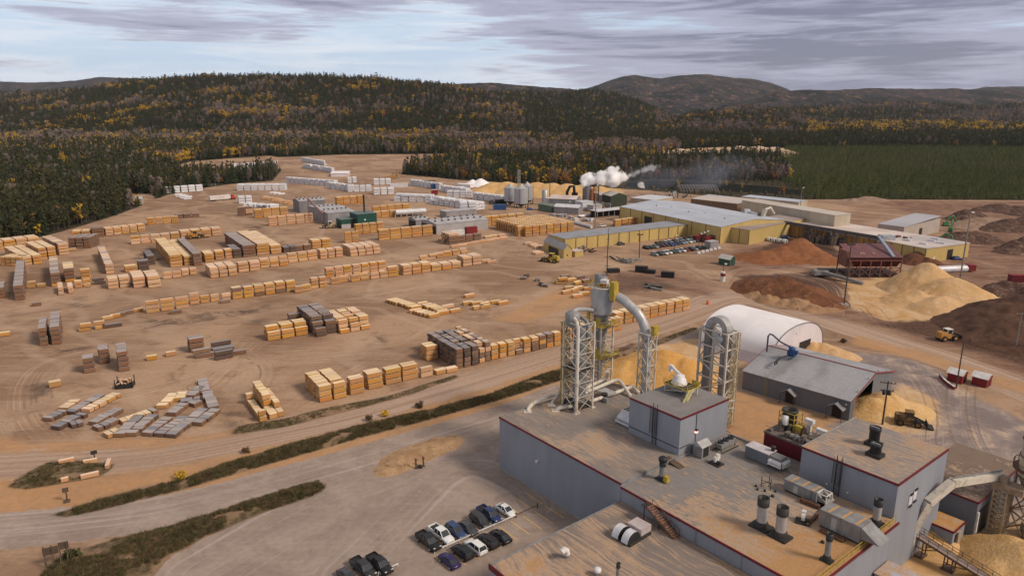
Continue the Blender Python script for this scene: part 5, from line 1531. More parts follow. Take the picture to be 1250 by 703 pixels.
for k in range(2):
 mb = MB(); n = 9; x0 = -1.6 + k * 1.9; pr = []
 for i in range(n + 1):
  th = pi * i / n; pr.append((-1.55 * cos(th), .35 + 1.5 * sin(th)))
 vs = [(x0 + e * 1.25, y, z) for e in (0, 1) for y, z in pr]
 fs = [(i, i + 1, n + 2 + i, n + 1 + i) for i in range(n)]
 mb.add(vs, [f[::-1] for f in fs], 0, True)
 mb.add([(x0 + e * 1.25, y * .999, z - .02) for e in (0, 1) for y, z in pr], fs, 0, True)
 P('curved_hood', mb, M_WHITE2, t)
 mb = MB(); mb.add([(x0 + 1.24, y * .97, z * .97) for y, z in pr], [tuple(range(n + 1))]); mb.add([(x0 + .02, y * .97, z * .97) for y, z in pr], [tuple(range(n, -1, -1))]); P('grille', mb, M_BLACK, t)
mb = MB(); mb.bx(-1.2, 1.6, 1.7, 4.1, .4, 1.5); P('plenum', mb, mat('pink_grey_lid', (.46, .40, .40), (.38, .32, .31), .7, .6), t)
mb = MB(); mb.bx(-1.5, 1.9, -1.3, 3.8, 0, .4); P('curb', mb, M_DARK, t)
a, b = roofpos(692, 680, ZK)
t = F('gooseneck_vent', 'small white gooseneck vent near the edge of the lowest roof', 'roof vent', a, b, ZK)
mb = MB(); mb.cyl((0, 0, 0), .32, .7, 10); P('pipe', mb, M_GALVD, t)
mb = MB(); mb.tube([(0, 0, .6), (0, -.1, 1.2), (0, -.6, 1.6), (0, -1.1, 1.35)], .48, 12); P('elbow', mb, M_WHITE, t)
a, b = roofpos(729, 702, ZK)
t = F('mushroom_vent', 'white mushroom vent next to the thin pipe on the lowest roof', 'roof vent', a, b, ZK)
mb = MB(); mb.cyl((0, 0, 0), .34, .7, 10); P('pipe', mb, M_GALVD, t)
mb = MB(); mb.lathe([(.5, .65), (.62, .8), (.55, 1.1), (.25, 1.25), (.01, 1.28)], 14); P('cap', mb, M_WHITE, t)
a0 = toAB(W(798, 616, ZN))[0]; a1 = toAB(W(833, 652, ZK))[0]
t = F('roof_stair', 'rusty steel stair with landing leading down to the lowest roof', 'stair', a0, -.2, ZK)
L = a1 - a0; H = ZN - ZK
mb = MB()
for k in range(15):
 f = k / 14; x = L * f; z = (H + .15) * (1 - f) if f < .4 else (H + .15) * (1 - f)
 mb.bx(x, x + L / 15 * .9, -1.45, -.25, z, z + .10)
P('steps', mb, mat('rust_tread', (.30, .16, .10), (.18, .10, .07), 2, .8), t)
mb = MB()
for y in (-1.5, -.2):
 mb.bar((0, y, H + .1), (L, y, 0), .12, .3)
 mb.bar((0, y, H + 1.2), (L, y, 1.05), .07)
 for k in range(7): mb.bar((L * k / 6, y, H * (1 - k / 6)), (L * k / 6, y, H * (1 - k / 6) + 1.15), .06)
P('handrail', mb, M_RUST, t)
mb = MB(); mb.bx(L * .42, L * .62, -1.7, 0, H * .5, H * .5 + .08); P('landing', mb, M_RUST, t)
mb = MB()
for x in (-.6, L * .45):
 mb.bar((x, -1.4, 0), (x, -1.4, H * (1 if x < 0 else .5)), .12)
mb.bx(-1.2, 0, -1.5, -.1, H - .02, H + .1); P('support', mb, M_DARK, t)
def braced(mb, x0, x1, y0, y1, z0, z1, n, w=.28, bw=.16, faces='xXyY', diag='x'):
 for x in (x0, x1):
  for y in (y0, y1): mb.bar((x, y, z0), (x, y, z1), w)
 zs = [z0 + (z1 - z0) * i / n for i in range(n + 1)]
 C = {'y': ((x0, y0), (x1, y0)), 'Y': ((x0, y1), (x1, y1)), 'x': ((x0, y0), (x0, y1)), 'X': ((x1, y0), (x1, y1))}
 for f in faces:
  (ax, ay), (bx_, by) = C[f]
  for i, z in enumerate(zs):
   if i: mb.bar((ax, ay, z), (bx_, by, z), bw)
   if i < n:
    if diag in 'x' or i % 2 == 0: mb.bar((ax, ay, z), (bx_, by, zs[i + 1]), bw * .85)
    if diag in 'x' or i % 2: mb.bar((bx_, by, z), (ax, ay, zs[i + 1]), bw * .85)
fx, fy = 4.0, 13.6
t = F('filter_tower', 'cream lattice filter tower with yellow ladder cage on the mill roof', 'filter tower', fx, fy, ZM)
S = 4.4
ptop = AB(fx + S, fy, ZM)
HT = Zat(ptop, 398) - ZM
HT2 = Zat(ptop, 385) - ZM
mb = MB(); braced(mb, 0, S, 0, S, 0, HT, 6, .30, .12); P('lattice', mb, M_CREAM, t)
mb = MB(); mb.lathe([(1.35, 1.0), (1.35, HT - 1.0)], 16, (S * .55, S * .55, 0)); P('filter_body', mb, M_GALVD, t)
mb = MB(); mb.lathe([(.9, HT - 1.2), (1.5, HT), (1.5, HT + 1.6), (1.25, HT + 1.8), (.9, HT + 2.1), (.01, HT + 2.2)], 18, (S * .25, S * .3, 0)); P('drum', mb, M_GALVD, t)
mb = MB()
braced(mb, -.9, 0, .2, 1.7, .5, HT - .5, 9, .12, .10)
for k in range(40): mb.bar((-.95, .4, .6 + k * HT / 42), (-.95, 1.5, .6 + k * HT / 42), .07)
mb.bx(-1.2, .6, -.1, 2.0, HT - .6, HT - .5)
for z in (HT * .33, HT * .66): mb.bx(-1.1, .3, 0, 1.9, z, z + .1)
P('ladder_cage', mb, M_YEL, t)
mb = MB(); mb.tube([(S + .1, -.35, 0), (S + .1, -.35, HT - .5), (S - .3, -.35, HT + .9), (S - 1.6, .2, HT + 1.2)], .34, 12); P('riser_pipe', mb, M_CREAM, t)
mb = MB()
for k in range(4):
 z = 2 + k * HT / 4.5; mb.bar((0, 0, z), (S, S, z + 1.0), .10); mb.bar((.4, S, z), (S, .4, z + .6), .12); mb.tube([(S * .2, S * .9, z), (S * .8, S * .4, z + .7)], .22, 8)
P('cross_pipes', mb, M_CREAM, t)
mb = MB(); mb.bx(-.2, S + .2, -.2, S + .2, HT * .47, HT * .47 + .12); mb.bx(.2, S - .2, .2, S - .2, .4, 1.4); P('platform', mb, M_DARK, t)
mb = MB()
for x, y in ((0, 0), (S, 0), (S, S), (0, S), (S + .1, -.35)): mb.bx(x - .5, x + .5, y - .5, y + .5, 0, .14)
P('foot_plate', mb, M_CREAM, t)
ca, cb = -2.2, 30.8
t = F('cyclone_tower', 'tall grey cyclone in a cream lattice with yellow railed top, tallest thing on the mill', 'cyclone tower', ca, cb, 0)
cpos = AB(ca, cb, 0)
z_top = Zat(cpos, 349); z_cb = Zat(cpos, 381); z_mid = Zat(cpos, 394); z_ap = Zat(cpos, 434)
R = 26.5 * MPP(AB(ca, cb, z_cb)) / 2
S = 1.95
mb = MB(); mb.lathe([(R, z_cb), (R, z_top - .4), (R * .98, z_top)], 26); P('cyclone_drum', mb, M_GALV, t)
mb = MB(); mb.lathe([(.55, z_ap), (R * .55, z_mid - 2.2), (R * .70, z_mid), (R * .72, z_cb)], 22); P('cone', mb, M_GALVD, t)
mb = MB(); mb.lathe([(.5, 9), (.55, z_ap)], 12); P('drop_pipe', mb, M_GALVD, t)
mb = MB(); braced(mb, -S, S, -S, S, 0, z_mid, 7, .34, .2, diag='v'); P('lattice', mb, M_CREAM, t)
mb = MB()
for z in (z_mid, z_ap + .6):
 q = 2.9
 mb.bx(-q, q, -q, q, z - .15, z)
 for x, y, X, Y in ((-q, -q, q, -q), (q, -q, q, q), (q, q, -q, q), (-q, q, -q, -q)):
  mb.bar((x, y, z + 1.1), (X, Y, z + 1.1), .09); mb.bar((x, y, z + .55), (X, Y, z + .55), .07)
  for k in range(4): mb.bar((x + (X - x) * k / 4, y + (Y - y) * k / 4, z), (x + (X - x) * k / 4, y + (Y - y) * k / 4, z + 1.1), .08)
P('platform', mb, M_YEL, t)
mb = MB()
for k in range(9):
 for z0, z1, s in ((z_ap + .6, z_mid, 1), (z_mid, z_cb + 2.0, -1)):
  f = k / 9; mb.bx(-2.6 + f * 1.8, -2.2 + f * 1.8, -2.9, -2.2, z0 + (z1 - z0) * f, z0 + (z1 - z0) * f + .08)
for z in (z_ap + .8, z_mid + .2): mb.bx(-1.6, -.9, -3.0, -2.6, z, z + 3.6); mb.bx(1.2, 2.6, -3.0, -2.95, z, z + 1.9)
P('stair', mb, M_YEL, t)
mb = MB(); q = R * 1.32
mb.lathe([(R * .9, z_top - .25), (q, z_top - .1), (q, z_top + .1), (R * .9, z_top + .1)], 28); P('top_deck', mb, M_CREAM, t)
mb = MB()
for zz in (.55, 1.1):
 mb.tube([(q * .97 * cos(2 * pi * k / 28), q * .97 * sin(2 * pi * k / 28), z_top + .1 + zz) for k in range(29)], .06, 5, cap=False)
for k in range(18): mb.bar((q * .97 * cos(2 * pi * k / 18), q * .97 * sin(2 * pi * k / 18), z_top), (q * .97 * cos(2 * pi * k / 18), q * .97 * sin(2 * pi * k / 18), z_top + 1.2), .08)
mb.bx(R * 1.2, R * 1.75, -.7, .7, z_top - 2.5, z_top + 1.6)
P('railing', mb, M_YEL, t)
mb = MB(); mb.lathe([(1.2, z_top), (1.2, z_top + 1.9), (.9, z_top + 2.2), (.01, z_top + 2.2)], 14); mb.bx(-1.6, -.3, -.9, .6, z_top, z_top + 2.6); P('rotor_housing', mb, M_GALVD, t)
mb = MB(); mb.box((1.5, -.9, z_top + 1.1), (1.6, 1.4, 1.5), .4); P('motor_cover', mb, M_WHITE, t)
mb = MB(); mb.box((1.6, -1.3, z_top + .75), (1.5, .9, .7), .4); P('motor', mb, M_REDP, t)
da, db = 9.4, 33.4
t = F('duct_tower', 'slim cream lattice carrying the big curved silver duct that comes down from the cyclone', 'duct tower', da, db, 0)
dpos = AB(da, db, 0)
zt = Zat(dpos, 406); S = 1.35
mb = MB(); braced(mb, -S, S, -S, S, 0, zt, 7, .22, .14); P('lattice', mb, M_CREAM, t)
mb = MB(); mb.bx(-1.7, 1.7, -1.7, 1.7, zt - .1, zt + .12); P('collar', mb, M_CREAM, t)
rel = AB(ca, cb, 0) - dpos
Minv = Matrix.Rotation(-RZF, 3, 'Z')
rl = Minv @ rel
zin = Zat(cpos, 357)
path = []
st = rl + Vector((0, 0, zin)) + (Vector((0, 0, 0)) - rl).normalized() * (R * .9)
pts = [st, st + (-rl).normalized() * 3.2 + Vector((0, 0, -.6)), rl * .38 + Vector((0, 0, zin - 2.0)), rl * .20 + Vector((0, 0, zin - 3.3)), rl * .06 + Vector((0, 0, zin - 6.0)), Vector((0, 0, zin - 9.5)), Vector((0, 0, zt - 1)), Vector((0, 0, 2))]
Q = [Vector(p) for p in pts]
for _ in range(2):
 N = [Q[0]]
 for p, q in zip(Q[:-1], Q[1:]): N += [p.lerp(q, .25), p.lerp(q, .75)]
 Q = N + [Q[-1]]
mb = MB(); mb.tube(Q, 1.05, 16); P('duct', mb, M_GALV, t)
mb = MB()
for p, q in list(zip(Q[:-1], Q[1:]))[3:26:2]:
 d = (q - p).normalized(); mb.tube([p, p + d * .10], 1.08, 16)
P('duct_flange', mb, M_GALV, t)
mb = MB(); mb.box(tuple(rl * .86 + Vector((0, 0, zin - .2))), (3.2, 2.0, 2.6), atan2(-rl.y, -rl.x)); P('outlet_box', mb, M_GALVD, t)
mb = MB(); mb.box((1.9, 0, zt + 1.2), (1.0, 1.6, 1.6)); mb.bx(1.4, 2.4, -.8, .8, zt - .2, zt); P('side_cage', mb, M_YEL, t)
A = AB(fx + 1.1, fy + 1.4, ZM + HT + 1.6); B = AB(ca - .3, cb - 2.4, z_cb + .8)
mb = MB(); d = B - A
mb.tube([Vector((0, 0, -.4)), Vector((0, 0, .3)), d * .2 + Vector((0, 0, .7)), d * .6 + Vector((0, 0, .5)), d], .46, 12); solo('linking_duct', mb, M_GALV, 'grey duct arching from the filter drum to the cyclone', 'duct', A)
A = AB(fx + 3.9, fy + 3.2, ZM + HT - 1)
mb = MB(); mb.tube([(0, 0, -2), (0, 0, .3), (-.4, .6, 1.1), (-1.2, 1.8, 1.5), (-2.6, 3.6, 1.2)], .40, 12); solo('linking_duct', mb, M_GALVD, 'grey goose-neck duct rising at the right corner of the filter tower', 'duct', A)
def roofpipe(pts, r, label):
 P_ = [W(x, y, z) for x, y, z in pts]
 mb = MB(); o = P_[0]
 Q = [p - o for p in P_]
 for _ in range(2):
  N = [Q[0]]
  for p, q in zip(Q[:-1], Q[1:]): N += [p.lerp(q, .22), p.lerp(q, .78)]
  Q = N + [Q[-1]]
 mb.tube(Q, r, 10)
 f = Q[0]; mb.bx(f.x - .8, f.x + .8, f.y - .8, f.y + .8, f.z - .1, f.z + .12)
 return solo('roof_pipe', mb, M_CREAM, label, 'pipe', o)
z = ZM
roofpipe([(644, 502, z), (646, 497, z + .6), (653, 490, z + 1.0), (682, 480, z + 1.0), (690, 477, z + 1)], .42, 'cream pipe at the far left corner of the roof, ending in a square flange')
roofpipe([(673, 494, z), (675, 489, z + .6), (682, 483, z + 1.2), (684, 476, z + 3)], .32, 'short cream pipe bending down at the foot of the yellow ladder cage')
roofpipe([(678, 501, z), (684, 497, z + .8), (706, 495, z + .8), (735, 485, z + .8), (766, 474, z + .9), (773, 471, z + 1.2), (780, 480, z + .2)], .40, 'long cream pipe lying across the roof in front of the filter tower')
roofpipe([(700, 485, z + 1.0), (725, 475, z + 1.6), (750, 464, z + 2.2), (757, 464, z + 2.2), (770, 484, z + .2)], .42, 'cream pipe arching down beside the roof house')
roofpipe([(716, 473, z + 1.0), (736, 464, z + 1.5), (741, 460, z + 2.2), (742, 453, z + 4)], .42, 'cream pipe running into the foot of the cyclone tower')
a, b = roofpos(733, 488, ZM)
t = F('rotary_valve', 'grey hopper box with rotary valve hanging under the long cream pipe', 'rotary valve', a, b, ZM)
mb = MB(); mb.bx(-1.7, 1.6, .6, 3.2, 1.2, 1.5); P('hatch', mb, M_GALV, t)
mb = MB(); mb.lathe([(.3, .1), (.75, 1.2), (.75, 1.6)], 10, (.6, .5, 0)); P('hopper', mb, M_DARK, t)
mb = MB(); mb.bx(1.0, 2.2, -.4, .3, 0, 1.0); P('motor', mb, M_GALVD, t)
q0 = toAB(W(889, 527))
ua, ub = q0[0] - 9.0, q0[1] + .3
t = F('duct_tower', 'broad cream lattice holding a grey square duct bent into an upside-down U', 'duct tower', ua, ub, 0)
upos = AB(ua + 6.6, ub, 0)
zt = Zat(upos, 408); zarch = Zat(AB(ua + 3.3, ub + 1.5, 0), 386)
mb = MB(); braced(mb, -.4, 7.0, -.5, 3.6, 0, zt, 6, .42, .28, diag='v')
mb.bar((3.3, -.5, 0), (3.3, -.5, zt), .26)
P('lattice', mb, M_CREAM, t)
mb = MB()
n = 14; Ro, Ri, cx, cz = 3.0, 1.55, 3.2, zarch - 3.0
vs = []
for r in (Ro, Ri):
 for y in (.35, 2.6):
  vs += [(cx - r * cos(pi * i / n), y, cz + r * sin(pi * i / n)) for i in range(n + 1)]
k = n + 1
fs = []
for i in range(n):
 fs += [(i, i + 1, k + i + 1, k + i), (2 * k + i, 3 * k + i, 3 * k + i + 1, 2 * k + i + 1), (i, 2 * k + i, 2 * k + i + 1, i + 1), (k + i, k + i + 1, 3 * k + i + 1, 3 * k + i)]
mb.add(vs, fs)
P('duct_bend', mb, M_GALV, t)
mb = MB()
for x0, x1 in ((cx - Ro, cx - Ri), (cx + Ri, cx + Ro)): mb.bx(x0, x1, .35, 2.6, 1.0, cz)
P('duct_leg', mb, M_GALVD, t)
mb = MB(); mb.bx(2.2, 4.6, .8, 2.2, zt - 3.8, zt - 1.6); mb.lathe([(.5, zt - 1.6), (.5, zt - .4)], 10, (3.2, 1.3, 0)); mb.bx(4.0, 5.2, .2, 1.0, zt - 2.2, zt - 1.2); P('fan_housing', mb, M_WHITE2, t)
mb = MB(); braced(mb, 6.7, 8.0, 1.6, 3.0, 0, zt, 10, .10, .08); P('ladder_cage', mb, mat('tarnished_cream', (.50, .42, .26), (.34, .26, .14), 1.5, .6), t)
mb = MB()
for x, X in ((6.0, 8.6),): mb.bar((x, -1.0, zt * .30), (X, 2.0, zt * .30), .5, .4); mb.bar((x, -1.0, zt * .22), (X, 2.0, zt * .22), .3, .3)
P('walk_beam', mb, M_CREAM, t)
cpx = toAB(W(826, 479, ZQ))
t = F('cyclone_platform', 'low white cyclone on a black platform with yellow rails and ladder, on the roof house', 'cyclone platform', cpx[0], cpx[1] + .6, ZQ); t.scale = (.9, .9, .78)
mb = MB(); mb.bx(-2.6, 3.6, -1.9, 2.0, 2.0, 2.2); P('platform', mb, M_BLACK, t)
mb = MB()
for x, y in ((-2.4, -1.7), (3.4, -1.7), (3.4, 1.8), (-2.4, 1.8)): mb.bar((x, y, 0), (x, y, 2.0), .22)
mb.bar((-2.4, -1.7, .1), (3.4, -1.7, 2.0), .15); mb.bar((3.4, -1.7, .1), (3.4, 1.8, 2), .15)
P('legs', mb, M_CREAM, t)
mb = MB(); mb.lathe([(1.7, 2.2), (1.7, 2.6), (1.45, 2.7), (1.45, 3.5), (1.1, 3.7), (1.1, 4.4), (.2, 4.6)], 18); P('cyclone', mb, M_WHITE, t)
mb = MB(); mb.tube([(0, .6, 4.1), (-2.4, 1.4, 4.6), (-4.0, 2.2, 4.9)], .38, 10); mb.bx(-4.6, -3.9, 1.9, 2.7, 3.4, 5.1); P('inlet_duct', mb, M_WHITE, t)
mb = MB()
for y in (-1.9, 2.0):
 for z in (.5, 1.1): mb.bar((-2.6, y, 2.2 + z), (3.6, y, 2.2 + z), .08)
for x in (-2.6, 3.6):
 for z in (.5, 1.1): mb.bar((x, -1.9, 2.2 + z), (x, 2.0, 2.2 + z), .08)
for k in range(6): mb.bar((-2.6 + k * 1.24, 2.0, 2.2), (-2.6 + k * 1.24, 2.0, 3.3), .08); mb.bar((-2.6 + k * 1.24, -1.9, 2.2), (-2.6 + k * 1.24, -1.9, 3.3), .08)
mb.bx(1.8, 3.6, 1.95, 2.0, 2.2, 3.4); mb.bar((-2.6, -1.95, 2.1), (3.6, -1.95, 2.1), .12, .3); mb.bar((3.65, -1.9, 2.1), (3.65, 2.0, 2.1), .12, .3)
P('railing', mb, M_YEL, t)
mb = MB()
for y in (-1.1, .3): mb.bar((3.7, y, 2.2), (4.4, y - 3.0, 0), .16, .3)
for k in range(8): mb.bar((3.7 + .7 * k / 8, -1.1 - 3 * k / 8, 2.2 * (1 - k / 8)), (3.7 + .7 * k / 8, .3 - 3 * k / 8, 2.2 * (1 - k / 8)), .1)
P('ladder', mb, mat('pale_yellow_steel', (.62, .55, .25), (.45, .38, .16), 1.2, .55), t)
mb = MB(); mb.lathe([(.35, .1), (.9, 2.0)], 12); mb.tube([(-1.2, -.9, .8), (1.6, -.9, 1.0)], .3, 8); P('hopper', mb, M_GALV, t)
def heapmat(name, c1, c2, c3, sc=.25, c3lo=.55, bumpd=.35):
 t = NT(name)
 pos = t.coord('Position')
 n = t.noise(pos, sc, 6, .65, .6); f = t.noise(pos, 2.2, 4, .65); g = t.noise(t.map(pos, (1, 1, .25)), .55, 4, .6, 1.0)
 c = t.mix(t.ramp(n, .36, .62), c1, c2)
 c = t.mix(t.ramp(g, c3lo, c3lo + .14), c, c3)
 c = t.hsv(c, v=t.ramp(f, .25, .75, .84, 1.14))
 t.bump(t.add(f, t.mul(g, 1.5)), .5, bumpd)
 return t.set(c, .95, 0, .1)
H_SAW = heapmat('heap_sawdust', (.55, .325, .125), (.62, .40, .19), (.66, .49, .32), .14, .58)
H_PALE = heapmat('heap_pale_chips', (.53, .32, .145), (.58, .375, .20), (.62, .46, .32), .07, .56)
H_ORG = heapmat('heap_orange_sawdust', (.56, .29, .085), (.62, .35, .12), (.55, .36, .22), .12, .60)
H_BARK = heapmat('heap_bark', (.10, .045, .028), (.16, .07, .042), (.18, .09, .055), .3, .58, .7)
H_DARK = heapmat('heap_dark_bark', (.080, .044, .032), (.125, .068, .046), (.18, .095, .055), .22, .60, .6)
H_MIX = heapmat('heap_bark_and_chips', (.14, .06, .032), (.19, .082, .043), (.42, .24, .12), .10, .60, .6)
H_DEB = heapmat('heap_slash', (.14, .08, .06), (.08, .048, .038), (.24, .17, .135), .35, .55, .8)
H_SOIL = heapmat('heap_soil', (.26, .17, .12), (.33, .225, .165), (.40, .28, .21), .2, .6, .4)
def heap(name, label, cones, m, cat='heap', rough=.9, st=None, group=None):
 """cones: (photo x, photo y of the foot of the axis, radius m, height m); slopes at the angle of repose, tops rounded"""
 C = [(W(px, py), r, h) for px, py, r, h in cones]
 c0 = sum((c[0] for c in C), Vector()) / len(C)
 x0 = min(c.x - r for c, r, h in C) - 2; x1 = max(c.x + r for c, r, h in C) + 2
 y0 = min(c.y - r for c, r, h in C) - 2; y1 = max(c.y + r for c, r, h in C) + 2
 st = st or max(.45, (x1 - x0) / 75)
 X, Y = np.meshgrid(np.arange(x0, x1, st), np.arange(y0, y1, st))
 Z = np.full(X.shape, -1.0)
 wx = (fbm(X, Y, 9, 61, 3) - .5) * 3.2 * rough; wy = (fbm(X, Y, 9, 83, 3) - .5) * 3.2 * rough
 for c, r, h in C:
  d = np.hypot(X + wx - c.x, Y + wy - c.y) / r
  z = h * (1.12 - np.sqrt(d * d + .015) * 1.12)
  Z = np.maximum(Z, z)
 k = np.clip(Z, 0, 1.5) / 1.5
 Z = Z + k * ((fbm(X, Y, 5, 5, 4) - .5) * 1.5 + (fbm(X, Y, 1.6, 9, 2) - .5) * .5) * rough
 ny, nx = X.shape
 i = np.arange((ny - 1) * nx).reshape(ny - 1, nx)[:, :-1].ravel()
 f = np.stack([i, i + 1, i + nx + 1, i + nx], 1)
 z = Z.ravel()
 f = f[(z[f] > -.35).any(1)]
 used = np.unique(f); re = np.full(len(z), -1); re[used] = np.arange(len(used))
 me = bpy.data.meshes.new(name)
 vs = np.stack([X.ravel()[used] - c0.x, Y.ravel()[used] - c0.y, np.maximum(z[used], -.4)], 1)
 me.from_pydata(vs.tolist(), [], re[f].tolist()); me.update()
 me.polygons.foreach_set('use_smooth', [True] * len(me.polygons)); me.materials.append(m)
 o = bpy.data.objects.new(name, me); COL.objects.link(o); o.location = (c0.x, c0.y, 0)
 return tag(o, label, cat, group)
heap('sawdust_heap', 'big golden sawdust heap with a pale peak in front of the red bin', [(1129, 354, 17.5, 11.5), (1160, 364, 19, 8.6), (1116, 368, 12, 4.6), (1186, 373, 11.5, 4.2), (1144, 376, 12, 4.6), (1106, 371, 8, 2.8)], H_PALE, 'sawdust heap', 1.0)
heap('sawdust_heap', 'orange sawdust heap behind the duct tower and the roof house', [(768, 455, 9, 3.5), (790, 452, 12, 6.2), (812, 456, 14, 7.0), (836, 462, 12, 6.0), (855, 468, 8, 3.5)], H_ORG, 'sawdust heap', .7)
heap('sawdust_heap', 'sawdust heap spilling out of the open gable of the grey shed', [(1074, 499, 8, 4.2), (1086, 497, 8, 3.9), (1101, 499, 7.5, 2.6), (1064, 503, 7, 3.6), (1112, 504, 5.5, 1.4)], H_SAW, 'sawdust heap', .8)
heap('sawdust_heap', 'low pale sawdust heap between the white dome and the grey shed', [(1008, 430, 8, 2.6), (1022, 434, 7, 2.2), (990, 428, 6, 3.0)], H_PALE, 'sawdust heap', .8)
heap('sawdust_heap', 'smooth yellow sawdust heap in the bottom right corner', [(1236, 690, 9, 5.0), (1252, 700, 10, 5.5), (1222, 704, 7, 3.2)], H_SAW, 'sawdust heap', .25)
heap('sawdust_heap', 'small orange sawdust heap between the tall block and the brown-roofed annex', [(1162, 572, 5, 2.2)], H_ORG, 'sawdust heap', .6)
heap('bark_heap', 'large dark bark heap at the right edge above the wheel loader', [(1196, 404, 12, 5), (1220, 400, 20, 9), (1248, 398, 25, 11.5), (1275, 402, 24, 11), (1235, 415, 18, 6.5), (1205, 413, 10, 3.5)], H_DARK, 'bark heap', 1.3)
heap('bark_heap', 'brown bark heap with pale chip patches beside the road, behind the dome', [(935, 354, 14, 5.0), (955, 358, 17, 6.5), (980, 364, 16, 5.5), (1000, 370, 10, 3), (922, 348, 9, 3)], H_MIX, 'bark heap', 1.3)
heap('chip_spill', 'tan chip spill along the near foot of the brown bark heap', [(925, 362, 6, 2.2), (938, 367, 7, 2.8), (955, 371, 6, 2.0), (972, 373, 7, 3.0), (990, 377, 6, 2.2), (1008, 377, 5, 1.2)], heapmat('heap_tan_spill', (.30, .175, .095), (.37, .225, .13), (.16, .085, .05), .2, .56), 'chip heap', 1.2)
heap('bark_heap', 'pointed red-brown bark heap below the long conveyor', [(975, 313, 17, 9.5), (955, 315, 15, 5.5), (932, 316, 14, 4), (1000, 318, 12, 4.5), (914, 314, 9, 2.4)], heapmat('heap_red_bark', (.23, .088, .04), (.28, .12, .058), (.30, .16, .09), .3, .6, .6), 'bark heap', .8)
heap('bark_heap', 'small bark heap right of the red bin, by the yellow mill corner', [(1118, 320, 10, 5), (1132, 323, 8, 3.5), (1145, 328, 7, 2.5)], H_BARK, 'bark heap', 1.3)
for lab, cs, m in (('dark slash heap beside the green machine', [(1172, 293, 12, 5), (1188, 293, 14, 5.5), (1200, 294, 10, 4.5)], H_DEB),
                   ('tall dark slash heap beyond the beige hall', [(1176, 268, 12, 6.5), (1186, 265, 11, 6)], H_DEB),
                   ('long ragged slash heap near the right edge', [(1215, 280, 12, 4), (1232, 279, 16, 6), (1250, 279, 16, 7), (1270, 279, 14, 6)], H_DEB),
                   ('far dark slash heap by the plantation', [(1222, 257, 18, 5), (1240, 258, 16, 4.5), (1255, 262, 16, 4)], H_DEB),
                   ('slash heap cut by the right edge of the yard', [(1240, 305, 10, 5), (1255, 303, 12, 7), (1228, 308, 7, 2.5)], H_DEB),
                   ('log and slash heap behind the big golden sawdust', [(1212, 357, 7, 3.2), (1226, 356, 9, 4.5), (1240, 358, 9, 4.5), (1256, 362, 9, 5)], H_DEB),
                   ('light soil heap between two slash heaps', [(1205, 272, 18, 3.5), (1190, 277, 14, 2.5)], H_SOIL),
                   ('far soil heap below the plantation edge', [(1062, 244, 14, 2.5), (1040, 246, 12, 2)], H_SOIL),
                   ('chip heap beside the white stacks beyond the mill roofs', [(775, 243, 16, 4), (790, 243, 18, 4.5), (760, 241, 12, 3)], H_SOIL)):
 heap('slash_heap', lab, cs, m, 'slash heap', 1.5)
heap('chip_heap', 'left end of the long yellow chip heap, beside the wrapped packs', [(590, 236, 16, 5), (604, 233, 22, 7.5), (618, 233, 24, 8)], H_SAW, 'chip heap', .8)
heap('chip_heap', 'long yellow chip heap behind the silos and the boiler stack', [(636, 236, 26, 8.5), (655, 236, 28, 9.5), (674, 237, 28, 9.5), (693, 238, 28, 9.5), (712, 238, 26, 9), (732, 239, 22, 8), (746, 240, 14, 5)], H_SAW, 'chip heap', .8)
heap('sand_bank', 'pale sand bank cut into the forest beyond the river', [(812, 188, 22, 5), (830, 187, 26, 7), (850, 186, 26, 6.5), (872, 185, 22, 5.5), (903, 184, 30, 8), (925, 185, 34, 9), (945, 186, 30, 8.5), (958, 187, 22, 5.5)], heapmat('bank_sand', (.48, .34, .22), (.55, .41, .29), (.36, .24, .15), .05, .58), 'sand bank', .6, 3.0)
heap('soil_mound', 'low brown soil mound on the car park, two posts beside it', [(470, 576, 2.6, .4), (476, 571, 3.6, .5), (486, 564, 4.4, .6), (498, 558, 4.4, .6), (512, 552, 4.6, .6), (526, 547, 4.4, .6), (540, 542, 4.2, .55), (552, 538, 3.0, .4)], heapmat('mound_soil', (.33, .20, .11), (.42, .27, .155), (.26, .16, .09), .3, .55), 'soil mound', .45)
SRZ = radians(-46)
C1 = W(1035.8, 513.8)
sd1 = Vector((cos(SRZ), sin(SRZ), 0)); sd2 = Vector((-sin(SRZ), cos(SRZ), 0))
SL, SW_, SE, SR = 27.6, 28.0, 5.2, 8.6
t = thing('storage_shed', 'grey storage shed with low pale roof, red-edged open gable and two porch hoods', 'storage shed', C1 - sd1 * SL, SRZ)
mb = MB()
mb.bx(0, SL, 0, .25, 0, SE); mb.bx(0, SL, SW_ - .25, SW_, 0, SE)
g = lambda y: SE + (SR - SE) * (1 - abs(y / (SW_ / 2) - 1))
mb.add([(0.01, .25, 0), (.01, SW_ - .25, 0), (.01, SW_ - .25, SE), (.01, SW_ / 2, SR - .1), (.01, .25, SE)], [(0, 4, 3, 2, 1)])
o0, o1, oh = 2.8, 13.5, 5.6                     # the opening in the right-hand gable
x = SL - .02
for y0, y1 in ((.25, o0), (o1, SW_ / 2), (SW_ / 2, SW_ - .25)):
 mb.add([(x, y0, 0), (x, y1, 0), (x, y1, g(y1) - .1), (x, y0, g(y0) - .1)], [(0, 1, 2, 3)])
mb.add([(x, o0, g(o0) - 1.0), (x, o1, oh + 1.2), (x, o1, g(o1) - .1), (x, o0, g(o0) - .1)], [(0, 1, 2, 3)])
P('wall', mb, M_SIDE2, t)
mb = MB(); mb.bx(.3, SL - .1, .3, SW_ - .3, -.05, .02); P('floor', mb, M_CONC, t)
mb = MB()
